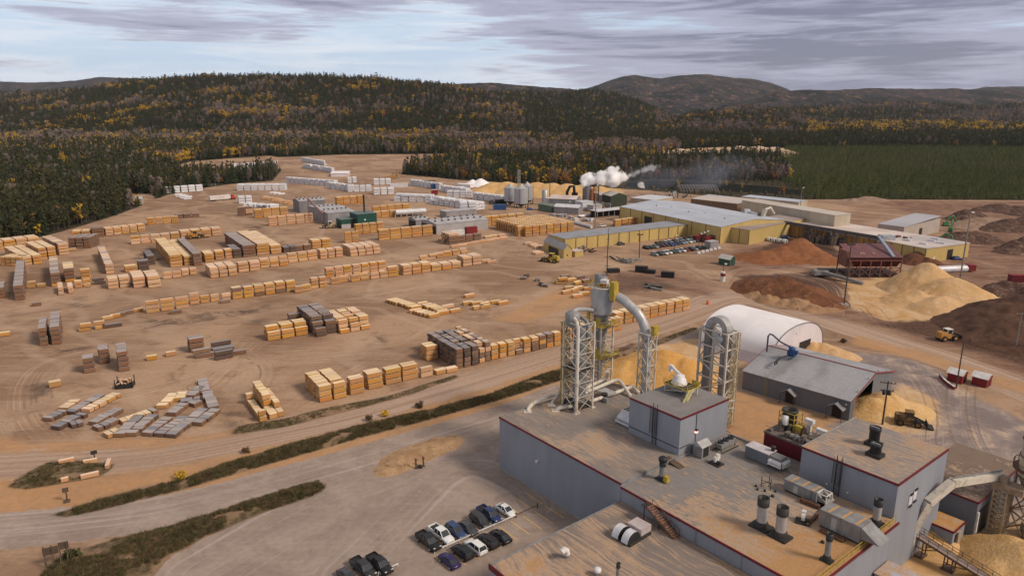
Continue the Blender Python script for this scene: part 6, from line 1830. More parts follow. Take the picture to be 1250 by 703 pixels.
for y0, y1, z0, z1 in ((-.35, SW_ / 2, SE - .05, SR), (SW_ / 2, SW_ + .35, SR, SE - .05)):
 vs = [(-.3, y0, z0), (SL + .3, y0, z0), (SL + .3, y1, z1), (-.3, y1, z1)]
 mb.add(vs + [(a, b, c - .14) for a, b, c in vs], [(0, 1, 2, 3), (7, 6, 5, 4), (0, 4, 5, 1), (1, 5, 6, 2), (2, 6, 7, 3), (3, 7, 4, 0)])
P('roof', mb, mat('shed_roof_sheet', (.36, .355, .375), (.25, .245, .25), .16, .55, .15, (1, .3, 1), (.3, .6), fine=.08), t)
mb = MB(); mb.bar((-.3, SW_ / 2, SR + .04), (SL + .3, SW_ / 2, SR + .04), .4, .12)
for s in (SL + .33, -.33):
 mb.bar((s, -.35, SE - .12), (s, SW_ / 2, SR - .06), .08, .34); mb.bar((s, SW_ / 2, SR - .06), (s, SW_ + .35, SE - .12), .08, .34)
P('roof_trim', mb, mat('faded_red_trim', (.27, .06, .055), (.20, .05, .045), 1.2, .6), t)
mb = MB()
for k in range(4): mb.lathe([(.16, 0), (.16, .55), (.02, .7)], 8, (SL - .1, 4 + k * 6.3, g(4 + k * 6.3) + .02))
P('roof_vents', mb, M_GALV, t)
for f, lab in ((.475, 'left'), (.90, 'right')):
 cx = SL * f
 mb = MB()
 mb.add([(cx - 2.0, -2.3, 3.0), (cx, -2.3, 4.25), (cx, .0, 4.25), (cx - 2.0, .0, 3.0), (cx + 2.0, -2.3, 3.0), (cx + 2.0, 0, 3.0)], [(0, 1, 2, 3), (1, 4, 5, 2)])
 mb.add([(cx - 2.0, -2.3, 2.86), (cx, -2.3, 4.1), (cx, .0, 4.1), (cx - 2.0, .0, 2.86), (cx + 2.0, -2.3, 2.86), (cx + 2.0, 0, 2.86)], [(3, 2, 1, 0), (2, 5, 4, 1)])
 h_ = P('porch_hood', mb, M_GALVD, t)
 mb = MB(); mb.bar((cx - 1.8, -2.1, 0), (cx - 1.8, -2.1, 3.0), .15); mb.bar((cx + 1.8, -2.1, 0), (cx + 1.8, -2.1, 3.0), .15); P('post', mb, M_WOODD, h_)
 mb = MB(); mb.bx(cx - 1.3, cx + 1.3, -.06, .0, 0, 2.8); P('door', mb, M_BLACK, h_)
ladder = MB()
for s in (-.35, .35): ladder.bar((SL * .24 + s, -.25, 0), (SL * .24 + s, -.25, SE + 1.0), .08)
for k in range(13): ladder.bar((SL * .24 - .35, -.25, .4 + k * .42), (SL * .24 + .35, -.25, .4 + k * .42), .06)
P('ladder', ladder, mat('tan_ladder', (.45, .35, .2), (.36, .27, .15), 2, .7), t)
mb = MB(); mb.cyl((0, 0, 0), .2, .25, 8); o = P('wall_lamp', mb, M_LAMP, t); o.location = (SL * .965, -.02, 4.0); o.rotation_euler = (pi / 2, 0, 0)
bp = W(966, 435, SR - .2)
lp = Matrix.Rotation(-SRZ, 3, 'Z') @ (bp - (C1 - sd1 * SL))
t = thing('blower', 'blue blower with bent dark blue pipe on the roof of the storage shed', 'blower', bp + Vector((0, 0, -.2)), SRZ)
mb = MB(); mb.bx(-.9, 1.0, -.8, .8, .3, 1.9); mb.lathe([(.8, 1.9), (.9, 2.6), (.4, 2.9)], 12); mb.bx(-.3, 1.6, -.4, .4, 1.2, 2.1); P('housing', mb, M_BLUE, t)
mb = MB(); mb.tube([(-.2, 0, 2.6), (-3.0, -.5, 3.6), (-5.2, -1.0, 5.2), (-5.9, -1.1, 5.3), (-6.3, -1.2, 4.6), (-6.3, -1.2, .2)], .22, 10); P('pipe', mb, mat('navy_pipe', (.05, .06, .13), (.07, .07, .11), 1, .5), t)
mb = MB()
for y in (-.9, -2.0): mb.tube([(-.3, y * .4, .7), (-1.4, y - 2.4, .35), (-1.4, y - 4.2, -.2), (-1.4, y - 4.3, -1.0)], .20, 8)
P('outlet_pipe', mb, M_DARK, t)
A0 = toAB(W(852, 421)); A1 = toAB(W(1003.5, 423)); NB = toAB(W(905, 437))[1]; FB = A1[1]
DL, DW = A1[0] - A0[0], FB - NB
t = F('fabric_dome', 'long white fabric dome shed with rounded end wall', 'dome shed', A0[0], NB)
zr = Zat(AB(A1[0], (NB + FB) / 2), 395.6)
n = 22
def arch(i):
 th = pi * i / n
 return (DW / 2 - DW / 2 * (abs(cos(th)) ** .92) * (1 if cos(th) > 0 else -1), 1.0 + (zr - 1.0) * sin(th) ** .82)
pr = [(0, 0)] + [arch(i) for i in range(n + 1)] + [(DW, 0)]
K = len(pr); S_ = 16
mb = MB()
vs = [(DL * s / S_, y, z) for s in range(S_ + 1) for y, z in pr]
fs = [(s * K + i, (s + 1) * K + i, (s + 1) * K + i + 1, s * K + i + 1) for s in range(S_) for i in range(K - 1)]
mb.add(vs, fs, 0, True)
P('fabric', mb, M_FABRIC, t)
mb = MB()
mb.add([(DL - .05, y * .985 + DW * .0075, z * .985) for y, z in pr], [tuple(range(K - 1, -1, -1))]); mb.add([(.05, y * .985 + DW * .0075, z * .985) for y, z in pr], [tuple(range(K))])
P('end_wall', mb, mat('white_end_fabric', (.70, .64, .67), (.60, .55, .57), .15, .65), t)
mb = MB()
for (y, z), (Y, Z) in zip(pr[:-1], pr[1:]): mb.bar((DL + .02, y, z), (DL + .02, Y, Z), .22)
P('rim', mb, M_GALVD, t)
mb = MB(); mb.bx(DL - .04, DL + .05, DW * .52, DW * .74, 0, zr * .42); P('doorway', mb, M_BLACK, t)
mb = MB(); mb.bx(DL - .02, DL + .06, DW * .44, DW * .47, zr * .72, zr * .80); P('lamp', mb, M_LAMP, t)
mb = MB(); mb.add([(1.5, -1.6, 0), (DL, -1.6, 0), (DL, -.06, 2.6), (1.5, -.06, 2.6)], [(0, 1, 2, 3)]); mb.add([(1.5, -1.6, 0), (1.5, -.06, 2.6), (1.5, -.06, 0)], [(0, 1, 2)]); P('skirt', mb, mat('white_skirt', (.60, .52, .54), (.52, .45, .46), .3, .6), t)
ca_ = toAB(W(1186.6, 657)); zs2 = Zat(W(1186.6, 657), 613)
bk_ = toAB(W(1195, 549, zs2))[1]
t = F('mill_annex', 'dark grey annex with brown dusted roof and black doorway beside the silo', 'mill annex', ca_[0] - 11.5, ca_[1])
walls(rect(0, 11.5, 0, bk_ - ca_[1]), zs2 - .2, t, M_SIDE2)
mb = MB(); mb.prism(rect(.1, 11.4, .1, bk_ - ca_[1]), zs2 - .22, zs2); P('roof', mb, R_S2, t)
trim(t, [((-.05, -.05), (11.6, -.05)), ((11.55, -.05), (11.55, bk_ - ca_[1]))], zs2 - .12)
mb = MB(); mb.bx(11.48, 11.56, 1.2, 5.4, 0, zs2 * .72); P('doorway', mb, M_BLACK, t)
mb = MB(); mb.bx(11.5, 11.75, .3, .8, 1.0, zs2 * .7); P('door_post', mb, M_WHITE, t)
cc = toAB(W(1160, 673)); zc = Zat(W(1160, 673), 649)
l2 = cc[0] - toAB(W(1130, 636, zc))[0]; w2 = toAB(W(1178, 636, zc))[1] - cc[1]
t = F('mill_annex', 'small grey annex with orange sawdust roof beneath the big cream duct', 'mill annex', cc[0] - l2, cc[1])
walls(rect(0, l2, 0, w2), zc - .15, t, M_SIDE)
mb = MB(); mb.prism(rect(.05, l2 - .05, .05, w2 - .05), zc - .17, zc); P('roof', mb, R_X, t)
trim(t, [((-.05, -.05), (l2 + .06, -.05)), ((l2 + .05, -.05), (l2 + .05, w2))], zc - .1)
mb = MB(); mb.bx(l2 - .02, l2 + .06, .9, w2 - 1.4, 0, zc - .9); P('doorway', mb, M_BLACK, t)
mb = MB(); mb.bx(l2, l2 + .35, w2 * .30, w2 * .55, 0, zc - .6); P('conveyor_leg', mb, mat('dusty_steel', (.42, .33, .24), (.32, .24, .17), 1.4, .8), t)
heap('sawdust_heap', 'sawdust drift banked against the wall of the small orange-roofed annex', [(1135, 662, 4.5, 2.6), (1148, 664, 4.5, 2.2), (1120, 657, 4, 2)], H_SAW, 'sawdust heap', .5)
tw = W(1214, 650); zt = Zat(tw, 592)
ta = toAB(tw)
t = F('silo_tower', 'narrow cream lattice tower that carries the end of the big cream duct', 'lattice tower', ta[0], ta[1])
mb = MB(); braced(mb, -1.0, 1.0, -1.0, 1.0, 0, zt - .6, 9, .24, .14); mb.bx(-1.6, 1.6, -1.6, 1.6, 0, .25)
P('lattice', mb, mat('dusty_cream_steel', (.42, .34, .24), (.30, .22, .14), 1.2, .7), t)
mb = MB(); mb.bx(-1.5, 3.2, -1.2, 1.4, zt - .6, zt + .6); mb.bx(-.6, .6, -.6, .6, zt + .6, zt + 1.6); P('head_box', mb, mat('dusty_machine', (.36, .27, .19), (.24, .17, .12), 1.2, .8), t)
A = W(1113, 648, 4.5)
mb = MB()
pp = [W(1113, 648, 4.5), W(1133, 613, 10.0), W(1162, 589, 12.5), W(1221, 580, zt + 1.0)]
for p, q in zip(pp[:-1], pp[1:]): mb.bar(p - A, q - A, 1.25, 1.15)
mb.tube([pp[0] - A + Vector((0, 0, -.2)), Vector((0, 0, -4.2))], .75, 10)
o = solo('cream_duct', mb, M_CREAM, 'big cream conveyor duct rising in two bends from the sawdust ground to the silo', 'conveyor duct', A)
mb = MB()
for p, q in zip(pp[:-1], pp[1:]):
 mb.bar(p - A + Vector((.55, .4, .75)), q - A + Vector((.55, .4, .75)), .18, .22)
P('cable_tray', mb, M_GALVD, o)
sp = W(1254, 652); zb, zt2 = Zat(sp, 583), Zat(sp, 535)
t = thing('silo', 'beige steel silo on legs at the right edge with railed ring platform', 'silo', sp, 0)
rs = 22 * MPP(Vector((sp.x, sp.y, zb)))
M_SILO = mat('beige_silo_steel', (.56, .48, .36), (.42, .33, .22), .5, .6)
mb = MB(); mb.lathe([(rs, zb), (rs, zt2 - .6), (rs * .6, zt2 + .4), (.6, zt2 + .9)], 26)
P('body', mb, M_SILO, t)
mb = MB(); mb.lathe([(.7, zb - 6.0), (rs * .98, zb)], 22); P('hopper', mb, mat('dull_hopper', (.30, .25, .20), (.22, .17, .13), .6, .7), t)
mb = MB()
for z in (zb + .1, (zb + zt2) / 2, zt2 - .7): mb.lathe([(rs * 1.01, z - .12), (rs * 1.06, z), (rs * 1.01, z + .12)], 26, capb=False, capt=False)
mb.lathe([(rs * 1.02, zb + 1.2), (rs * 1.28, zb + 1.3), (rs * 1.28, zb + 1.45), (rs * 1.02, zb + 1.45)], 26, capb=False, capt=False)
for k in range(20):
 th = 2 * pi * k / 20; mb.bar((rs * 1.26 * cos(th), rs * 1.26 * sin(th), zb + 1.4), (rs * 1.26 * cos(th), rs * 1.26 * sin(th), zb + 2.5), .08)
mb.tube([(rs * 1.26 * cos(2 * pi * k / 24), rs * 1.26 * sin(2 * pi * k / 24), zb + 2.5) for k in range(25)], .06, 5, cap=False)
P('ring_platform', mb, M_RUST, t)
mb = MB(); q = rs * .72
braced(mb, -q, q, -q, q, 0, zb, 3, .36, .22); P('legs', mb, mat('dusty_machine', (.36, .27, .19)), t)
mb = MB(); mb.tube([(-q, -q * 1.2, 1.2), (q, -q * 1.2, 1.2)], 1.0, 12); mb.bx(-1, 1.5, -q * .6, q * .3, .3, 2.2); P('screw', mb, mat('pale_machine', (.46, .42, .36), (.3, .25, .2), 1, .7), t)
f1, f2 = W(1122, 677), W(1158, 694.5)
z1, z2 = Zat(f1, 655), Zat(f2, 677)
d = (f2 - f1); k = (z2 - z1) / d.length; dn = d.normalized()
s = f1 - dn * 7.6
t = thing('catwalk', 'grey steel catwalk with railings sloping down across the sawdust ground', 'catwalk', s, atan2(dn.y, dn.x))
Lc = 30
mb = MB(); zf = lambda x: z1 + k * (x - 7.6)
mb.add([(0, -.8, zf(0)), (Lc, -.8, zf(Lc)), (Lc, .8, zf(Lc)), (0, .8, zf(0)), (0, -.8, zf(0) - .12), (Lc, -.8, zf(Lc) - .12), (Lc, .8, zf(Lc) - .12), (0, .8, zf(0) - .12)], [(0, 1, 2, 3), (7, 6, 5, 4), (0, 4, 5, 1), (1, 5, 6, 2), (2, 6, 7, 3), (3, 7, 4, 0)])
P('deck', mb, mat('grating', (.30, .23, .20), (.22, .17, .15), 3, .8), t)
mb = MB()
for y in (-.8, .8):
 for h in (.55, 1.1): mb.bar((0, y, zf(0) + h), (Lc, y, zf(Lc) + h), .07)
 mb.bar((0, y, zf(0) - .15), (Lc, y, zf(Lc) - .15), .12, .35)
 for i in range(21): mb.bar((Lc * i / 20, y, zf(Lc * i / 20)), (Lc * i / 20, y, zf(Lc * i / 20) + 1.1), .07)
P('railing', mb, mat('brown_steel', (.13, .085, .065), (.09, .06, .05), 2, .7), t)
for x in (7.6, 7.6 + d.length, Lc - 1.5):
 mb = MB()
 for y in (-.7, .7):
  mb.bar((x - .6, y, 0), (x - .6, y, zf(x) - .2), .16); mb.bar((x + .6, y, 0), (x + .6, y, zf(x) - .2), .16)
  mb.bar((x + .6, y, zf(x) * .45), (x + 2.8, y, zf(x + 2.8) - .3), .12)
 mb.bar((x - .6, -.7, zf(x) * .5), (x + .6, -.7, zf(x) * .5), .12); mb.bx(x - .9, x + .9, -1, 1, 0, .2)
 P('support', mb, mat('brown_steel', (.13, .085, .065)), t)
bx_ = toAB(W(1064, 684, 5.6))
t = F('metal_cabin', 'square metal cabin against the low hall, lid half covered by orange sawdust', 'cabin', 67.4, bx_[1] - 2.4)
mb = MB(); mb.bx(0, 4.8, 0, 4.6, 0, 5.4); P('wall', mb, mat('lavender_steel', (.36, .34, .37), (.28, .25, .26), .5, .5, .2), t)
mb = MB(); mb.bx(-.1, 4.9, -.1, 4.7, 5.4, 5.55); P('lid', mb, dusty_roof('half_dusted_lid', (.42, .42, .50), (.38, .37, .43), .30, 9.9, (.3, .3)), t)
A = W(1101, 655, 3.8); B = W(1077, 676, 5.0)
mb = MB(); mb.bar((0, 0, 0), B - A, 1.0, .8); mb.bar(Vector((-.9, .6, .5)), B - A + Vector((-.9, .6, .5)), .45, .5)
mb.bar((0, 0, 0), (0, 0, -3.8), .3); mb.bar((B - A) * .8, Vector(((B - A).x * .8, (B - A).y * .8, -4.6)), .3)
solo('feed_trough', mb, M_CREAM, 'cream double feed trough between the metal cabin and the catwalk', 'trough', A)
t = F('red_tank', 'dark red steel bin wedged behind the low hall, machinery on its top', 'steel bin', 40.2, BB + .5)
def Zb(px, py, b):
 lo, hi = 0, 40
 for _ in range(40):
  m_ = (lo + hi) / 2
  if toAB(W(px, py, m_))[1] > b: lo = m_
  else: hi = m_
 return lo
zr_ = Zb(962, 539, BB + .5)
mb = MB(); mb.bx(0, 9.9, 0, 6.5, 0, zr_); P('bin', mb, mat('maroon_steel', (.15, .012, .02), (.11, .012, .017), .5, .5), t)
mb = MB(); mb.bx(-.1, 10.0, -.1, 6.6, zr_, zr_ + .35); P('rim', mb, mat('grimy_steel', (.17, .14, .12), (.11, .09, .08), 1, .8), t)
mb = MB()
for k in range(9): mb.bx(.5 + k * 1.05, 1.1 + k * 1.05, .4 + (k % 3) * 1.4, 1.6 + (k % 3) * 1.4, zr_ + .35, zr_ + .9 + (k * 7 % 4) * .45)
for y in (.1, 6.3): mb.bar((0, y, zr_ + 1.4), (9.9, y, zr_ + 1.4), .08)
P('machinery', mb, mat('grimy_steel', (.17, .14, .12)), t)
mb = MB(); mb.lathe([(1.3, zr_ + .3), (1.3, zr_ + 3.6), (1.45, zr_ + 3.7), (1.45, zr_ + 4.2), (1.1, zr_ + 4.2), (1.0, zr_ + 3.4), (.01, zr_ + 3.4)], 16, (2.2, 4.4, 0)); P('fan_drum', mb, M_DARK, t)
mb = MB(); mb.lathe([(.55, zr_ + 1.8), (.55, zr_ + 3.4), (.02, zr_ + 3.5)], 12, (2.4, 2.6, 0)); P('pale_drum', mb, M_WHITE, t); mb = MB(); mb.bx(7.8, 9.6, 3.6, 4.5, zr_ + 2.0, zr_ + 2.7); P('pale_box', mb, M_WHITE, t); mb = MB(); mb.bx(5.0, 6.6, 4.6, 5.5, zr_ + 2.6, zr_ + 3.3); mb.bx(5.6, 6.2, 4.8, 5.4, zr_ + .4, zr_ + 2.61); P('pale_box', mb, M_WHITE, t)
mb = MB()
for x in (.9, 3.9):
 for y in (3.0, 5.9): mb.bar((x, y, zr_ + .3), (x, y, zr_ + 3.9), .12)
for z in (1.9, 2.9, 3.9):
 mb.bar((.9, 3.0, zr_ + z), (3.9, 3.0, zr_ + z), .1); mb.bar((3.9, 3, zr_ + z), (3.9, 5.9, zr_ + z), .1); mb.bar((.9, 3, zr_ + z), (.9, 5.9, zr_ + z), .1)
mb.bx(4.0, 5.2, 3.2, 4.6, zr_ + .4, zr_ + 2.0)
P('yellow_frame', mb, M_YEL, t)
mb = MB()
for k in range(6): mb.bar((5 + k * .8, 2.2, zr_ + .4), (5.3 + k * .8, 4.6, zr_ + 1.8), .1); mb.tube([(4.6 + k, 1.0, zr_ + .9), (5.2 + k, 1.2, zr_ + .9)], .42, 10)
P('motors', mb, M_GALVD, t)
sk = toAB(W(912, 540))
t = F('pipe_skid', 'open skid frame with pale lid standing on the soil behind the low hall', 'skid', sk[0], BB + 2.2)
mb = MB(); mb.bx(0, 7.2, -.7, .7, 4.1, 4.3); P('lid', mb, mat('pink_white_lid', (.62, .48, .42), (.50, .40, .36), .8, .6), t)
mb = MB()
for x in (.1, 3.4, 7.1):
 for y in (-.6, .6): mb.bar((x, y, 0), (x, y, 4.1), .35)
mb.bar((0, 0, .6), (7.2, 0, .6), .3); P('frame', mb, mat('pale_machine', (.46, .42, .36)), t)
mb = MB(); mb.tube([(1, 0, 1.2), (2.8, 0, 1.2)], .75, 12); mb.bx(4.2, 6.8, -.5, .5, .6, 3.4); P('machine', mb, M_DARK, t)
mb = MB(); mb.bx(3.6, 5.4, -.75, -.5, 1.2, 2.6); P('panel', mb, M_YEL, t)
A = AB(33.6, BB + .6, ZN - .2)
mb = MB(); mb.tube([(0, 0, 0), UU * 16.5], .28, 10); solo('eaves_pipe', mb, M_WHITE, 'long white pipe along the back edge of the low hall roof', 'pipe', A)
def hall(name, label, A, B, h, depth=None, T=None, eave=False, roof='flat', rise=1.5, wm=M_YSIDE, rm=M_GREYROOF, cat='mill building', pil=0, hd=None, over=.25, doors=()):
 """a long shed: A, B are the photo pixels of its front wall's ends (on the ground, or at the eaves when eave=True)"""
 z = h if eave else 0
 a, b = W(*A, z), W(*B, z); a.z = b.z = 0
 d = b - a; L = d.length; rz = atan2(d.y, d.x)
 if hd is not None: rz = radians(hd)
 ex = Vector((cos(rz), sin(rz), 0)); bk = Vector((-ex.y, ex.x, 0))
 L = max(d.dot(ex), 1.0)
 if depth is None:
  q = W(*T, h); q.z = 0; depth = (q - a).dot(bk)
 t = thing(name, label, cat, a, rz)
 mb = MB(); mb.prism(rect(0, L, 0, depth), 0, h - .12)
 if roof == 'gable':           # ridge along the front wall
  mb.add([(0, 0, h - .12), (0, depth, h - .12), (0, depth / 2, h + rise - .1)], [(0, 2, 1)]); mb.add([(L, 0, h - .12), (L, depth, h - .12), (L, depth / 2, h + rise - .1)], [(0, 1, 2)])
 if roof == 'cross':           # gable over the front wall
  mb.add([(0, 0, h - .12), (L, 0, h - .12), (L / 2, 0, h + rise - .1)], [(0, 1, 2)]); mb.add([(0, depth, h - .12), (L, depth, h - .12), (L / 2, depth, h + rise - .1)], [(0, 2, 1)])
 P('wall', mb, wm, t)
 mb = MB(); o = over
 if roof == 'flat': mb.bx(-o, L + o, -o, depth + o, h - .1, h + .12)
 elif roof == 'gable':
  for y0, y1, z0, z1 in ((-o, depth / 2, h, h + rise), (depth / 2, depth + o, h + rise, h)):
   v = [(-o, y0, z0), (L + o, y0, z0), (L + o, y1, z1), (-o, y1, z1)]
   mb.add(v + [(x, y, z - .15) for x, y, z in v], [(0, 1, 2, 3), (7, 6, 5, 4), (0, 4, 5, 1), (1, 5, 6, 2), (2, 6, 7, 3), (3, 7, 4, 0)])
 elif roof == 'cross':
  for x0, x1, z0, z1 in ((-o, L / 2, h, h + rise), (L / 2, L + o, h + rise, h)):
   v = [(x0, -o, z0), (x1, -o, z1), (x1, depth + o, z1), (x0, depth + o, z0)]
   mb.add(v + [(x, y, z - .15) for x, y, z in v], [(0, 1, 2, 3), (7, 6, 5, 4), (0, 4, 5, 1), (1, 5, 6, 2), (2, 6, 7, 3), (3, 7, 4, 0)])
 elif roof == 'shed':
  v = [(-o, -o, h), (L + o, -o, h), (L + o, depth + o, h + rise), (-o, depth + o, h + rise)]
  mb.add(v + [(x, y, z - .2) for x, y, z in v], [(0, 1, 2, 3), (7, 6, 5, 4), (0, 4, 5, 1), (1, 5, 6, 2), (2, 6, 7, 3), (3, 7, 4, 0)])
 P('roof', mb, rm, t)
 if pil:
  mb = MB()
  for k in range(pil + 1): mb.bar((L * k / pil, -.1, 0), (L * k / pil, -.1, h - .15), .28, .28)
  P('wall_ribs', mb, mat('brown_rib', (.18, .13, .07), (.14, .10, .06), .5, .7), t)
 for (f0, f1, zz, col) in doors:
  mb = MB(); mb.bx(L * f0, L * f1, -.14, -.02, 0, h * zz); P('door', mb, col, t)
 t['L'], t['D'], t['H'] = L, depth, h
 return t
def endbox(t, f0, f1, z, m, name='door', side=1):
 mb = MB(); L, D = t['L'], t['D']
 x = L if side > 0 else 0
 mb.bx(x - .02, x + .14, D * f0, D * f1, 0, z) if side > 0 else mb.bx(x - .14, x + .02, D * f0, D * f1, 0, z)
 return P(name, mb, m, t)
t = hall('mill_building', 'long low yellow mill wing with grey roof beside the worker car park', (689, 306.5), (826, 281.5), 6.4, 15, hd=31, pil=13)
t = hall('mill_building', 'taller yellow end of the long wing, with pale door', (826.3, 281.3), (859, 275), 9.0, 15, hd=31, pil=4, doors=((.34, .46, .62, M_BEIGE),))
t = hall('mill_building', 'broad mill hall with pale blue roof and yellow wall', (757, 252), (880, 277), 9.0, T=(810, 242.5), eave=True, rm=M_BLUEROOF, roof='gable', rise=2.5, pil=8, doors=((.28, .36, .7, M_BLACK),))
mb = MB()
for k in range(7): mb.lathe([(.5, 0), (.5, 1.4), (.02, 1.7)], 8, (t['L'] * (.2 + .11 * k), t['D'] * (.3 + .07 * (k % 3)), 9.6))
P('roof_vents', mb, M_GALVD, t)
hall('mill_building', 'flat brownish roof section right of the pale blue mill hall', (880, 276), (915, 281), 8.0, T=(930, 259), eave=True, rm=mat('brownish_membrane', (.36, .29, .26), (.27, .22, .20), .05, .8), pil=3)
hall('mill_building', 'small yellow block with flat roof at the end of the taller yellow wing', (858, 272.5), (877, 276), 6.5, 8, eave=True, pil=2, rm=M_GREYROOF)
hall('mill_building', 'small yellow block with pale roof near the wheel storage', (893.5, 272.5), (911, 275), 6.0, 9, eave=True, rm=M_PINKROOF, doors=((.5, .72, .55, M_BLACK),))
hall('mill_building', 'long brown hall with pale roof beyond the blue roof', (843.5, 242.3), (900, 248.6), 9.5, T=(850, 237.5), eave=True, wm=M_BROWN, rm=mat('dusty_grey_roof', (.46, .42, .42), (.56, .46, .38), .04, .6), roof='shed', rise=1.0)
t = hall('mill_building', 'tall windowless tan hall behind the long pale roof', (906, 244.5), (1045, 260.6), 12.5, T=(917, 242), eave=True, wm=M_BEIGE, rm=mat('tan_roof', (.52, .46, .40), (.45, .39, .34), .05, .7), hd=-64)
mb = MB()
for k in range(4): mb.tube([(t['L'] * (.50 + .018 * k), -.5, .5), (t['L'] * (.50 + .018 * k), -.5, 5.2)], .35, 8)
P('wall_pipes', mb, M_DARK, t)
t = hall('mill_building', 'long low hall with cream-white roof and orange-board wall under the conveyor', (931, 269), (1084, 295), 6.0, T=(938, 258), eave=True, wm=M_ORANGEBOARD, rm=M_PINKROOF, pil=12)
t = hall('mill_building', 'yellow corner hall with patched grey roof beside the red bin', (1075, 293), (1131, 303.5), 7.0, T=(1110, 284), eave=True, wm=M_YSIDE, rm=mat('patched_roof', (.42, .38, .38), (.58, .50, .46), .035, .75, fine=.05), pil=4)
endbox(t, .50, .62, 5.0, M_BLACK); endbox(t, .18, .22, 2.4, M_WHITE)
mb = MB()
for x, y in ((.3, .3), (.55, .6), (.7, .25), (.8, .55), (.45, .8)): mb.box((t['L'] * x, t['D'] * y, 7.5), (3.2, 1.8, .7), .3)
P('roof_patches', mb, M_WHITE2, t)
t = hall('mill_building', 'grey-beige hall with plain gable wall behind the yellow corner hall', (1072, 273), (1104, 277), 8.0, T=(1098, 261), eave=True, wm=mat('greybeige_siding', (.46, .39, .34), (.40, .34, .30), .2, .6, rib=.8), rm=mat('greyblue_roof', (.42, .41, .44), (.36, .35, .38), .04, .6), roof='shed', rise=1.5)
endbox(t, .42, .5, 5.0, M_BLACK)
hall('mill_building', 'low white-roofed store behind the tan hall', (905, 240), (975, 247), 5, 14, eave=True, wm=M_BEIGE, rm=M_BLUEROOF)
hall('mill_building', 'low flat white roof between the chip heap and the blue roof', (770, 241.5), (800, 244.5), 3.5, 26, eave=True, wm=M_BEIGE, rm=M_WHITE2)
t = hall('gable_shed', 'small yellow gable shed with grey roof in the open yard', (664, 304.5), (688, 315.5), 4.2, T=(702, 306), wm=M_YSIDE, rm=mat('grey_shed_roof', (.34, .32, .33), (.28, .26, .26), .2, .6), roof='gable', rise=2.6, cat='shed', doors=((.25, .75, .8, M_BLACK),))
hall('lean_to', 'tiny yellow lean-to with pale roof right of the gable shed', (702, 314), (712, 312.5), 2.8, 5, wm=M_YSIDE, rm=M_PINKROOF, cat='shed')
M_KILN = mat('kiln_siding', (.33, .31, .32), (.25, .235, .24), .25, .6, .1, (1, 1, .2), rib=.9)
M_KROOF = mat('kiln_roof', (.47, .45, .46), (.36, .34, .35), .2, .55, .1)
def kiln(label, A, B, h, T=None, depth=None, roof='gable', rise=1.2, vents=8, wm=M_KILN, hd=None, eave=False):
 t = hall('drying_kiln', label, A, B, h, T=T, depth=depth, roof=roof, rise=rise, wm=wm, rm=M_KROOF, cat='drying kiln', hd=hd, eave=eave)
 L, D = t['L'], t['D']
 for r in (.28, .72):
  mb = MB()
  for k in range(vents): mb.box((L * (k + .5) / vents, D * r, h + rise * .56 + .35), (.9, .9, .7))
  P('roof_vents', mb, M_DARK, t)
 return t
t = kiln('long silver drying kiln with a row of roof vents', (533, 286.5), (590, 278), 6.0, T=(523, 267.5), hd=33, wm=mat('pale_kiln_siding', (.43, .41, .41), (.36, .335, .33), .15, .6, .1, rib=.9))
mb = MB(); mb.bx(-.15, -.02, .8, t['D'] - .8, 0, 4.6); P('door', mb, M_DARK, t)
t = kiln('shorter silver drying kiln left of the long one', (508, 279), (523, 277), 5.2, T=(502, 265.5), hd=33, vents=3)
mb = MB(); mb.bx(-.15, -.02, .8, t['D'] - .8, 0, 4.2); P('door', mb, M_DARK, t)
t = hall('drying_kiln', 'low silver kiln block with dark roof slots between the kilns', (545, 266), (576, 261), 4.0, 9, wm=M_KILN, rm=M_KROOF, cat='drying kiln', hd=33)
t = kiln('wide grey drying kiln with many roof vents beside the green boiler house', (401, 275), (428, 270), 7.5, T=(384, 250.5), hd=33, vents=6, roof='gable', rise=1.0)
t = kiln('older dark grey drying kiln with slatted wall behind the first kiln charge', (366, 260), (392, 255.5), 8.0, T=(352, 243.5), hd=33, vents=6, wm=mat('dark_kiln_siding', (.22, .21, .225), (.16, .155, .165), .3, .6, .1, (1, 1, .2), rib=1.4))
t = hall('boiler_house', 'green boiler house, taller right part', (437, 279), (457, 275.5), 8.5, 13, wm=M_GREEN, rm=mat('green_grey_roof', (.13, .18, .17), (.11, .14, .135), .2, .6), cat='boiler house', hd=33)
mb = MB(); mb.lathe([(.55, 8.5), (.55, 19)], 12, (t['L'] * .62, 8, 0)); P('chimney', mb, M_BLACK, t)
mb = MB(); mb.bx(t['L'] * .35, t['L'] * .42, -.1, 0, 4.5, 5.4); P('wall_lamp', mb, M_LAMP, t)
t = hall('boiler_house', 'green boiler house, lower left part with open bay', (417, 279.5), (435, 277.5), 5.5, 9, wm=M_GREEN, rm=mat('green_grey_roof', (.13, .18, .17)), cat='boiler house', hd=33, doors=((.62, .98, .8, M_BLACK),))
mb = MB(); mb.bx(.05, t['L'] * .6, -.2, -.04, 0, 2.6); P('dado', mb, M_KROOF, t)
A = W(395, 262, 6)
mb = MB(); mb.bar((0, 0, 0), (-11, 6, 9.5), 1.0, .9); mb.bar((-11, 6, 9.5), (-11, 6, -6), .4); mb.bar((-.2, 0, 0), (-.2, 0, -6), .4)
solo('conveyor', mb, mat('pink_brown_steel', (.34, .22, .20), (.22, .14, .13), .6, .7), 'short steep conveyor leaning over the older drying kiln', 'conveyor', A)
A = W(483, 265, 0)
mb = MB(); mb.tube([(0, 0, 3.0), (19, 8.5, 3.0)], 1.9, 12)
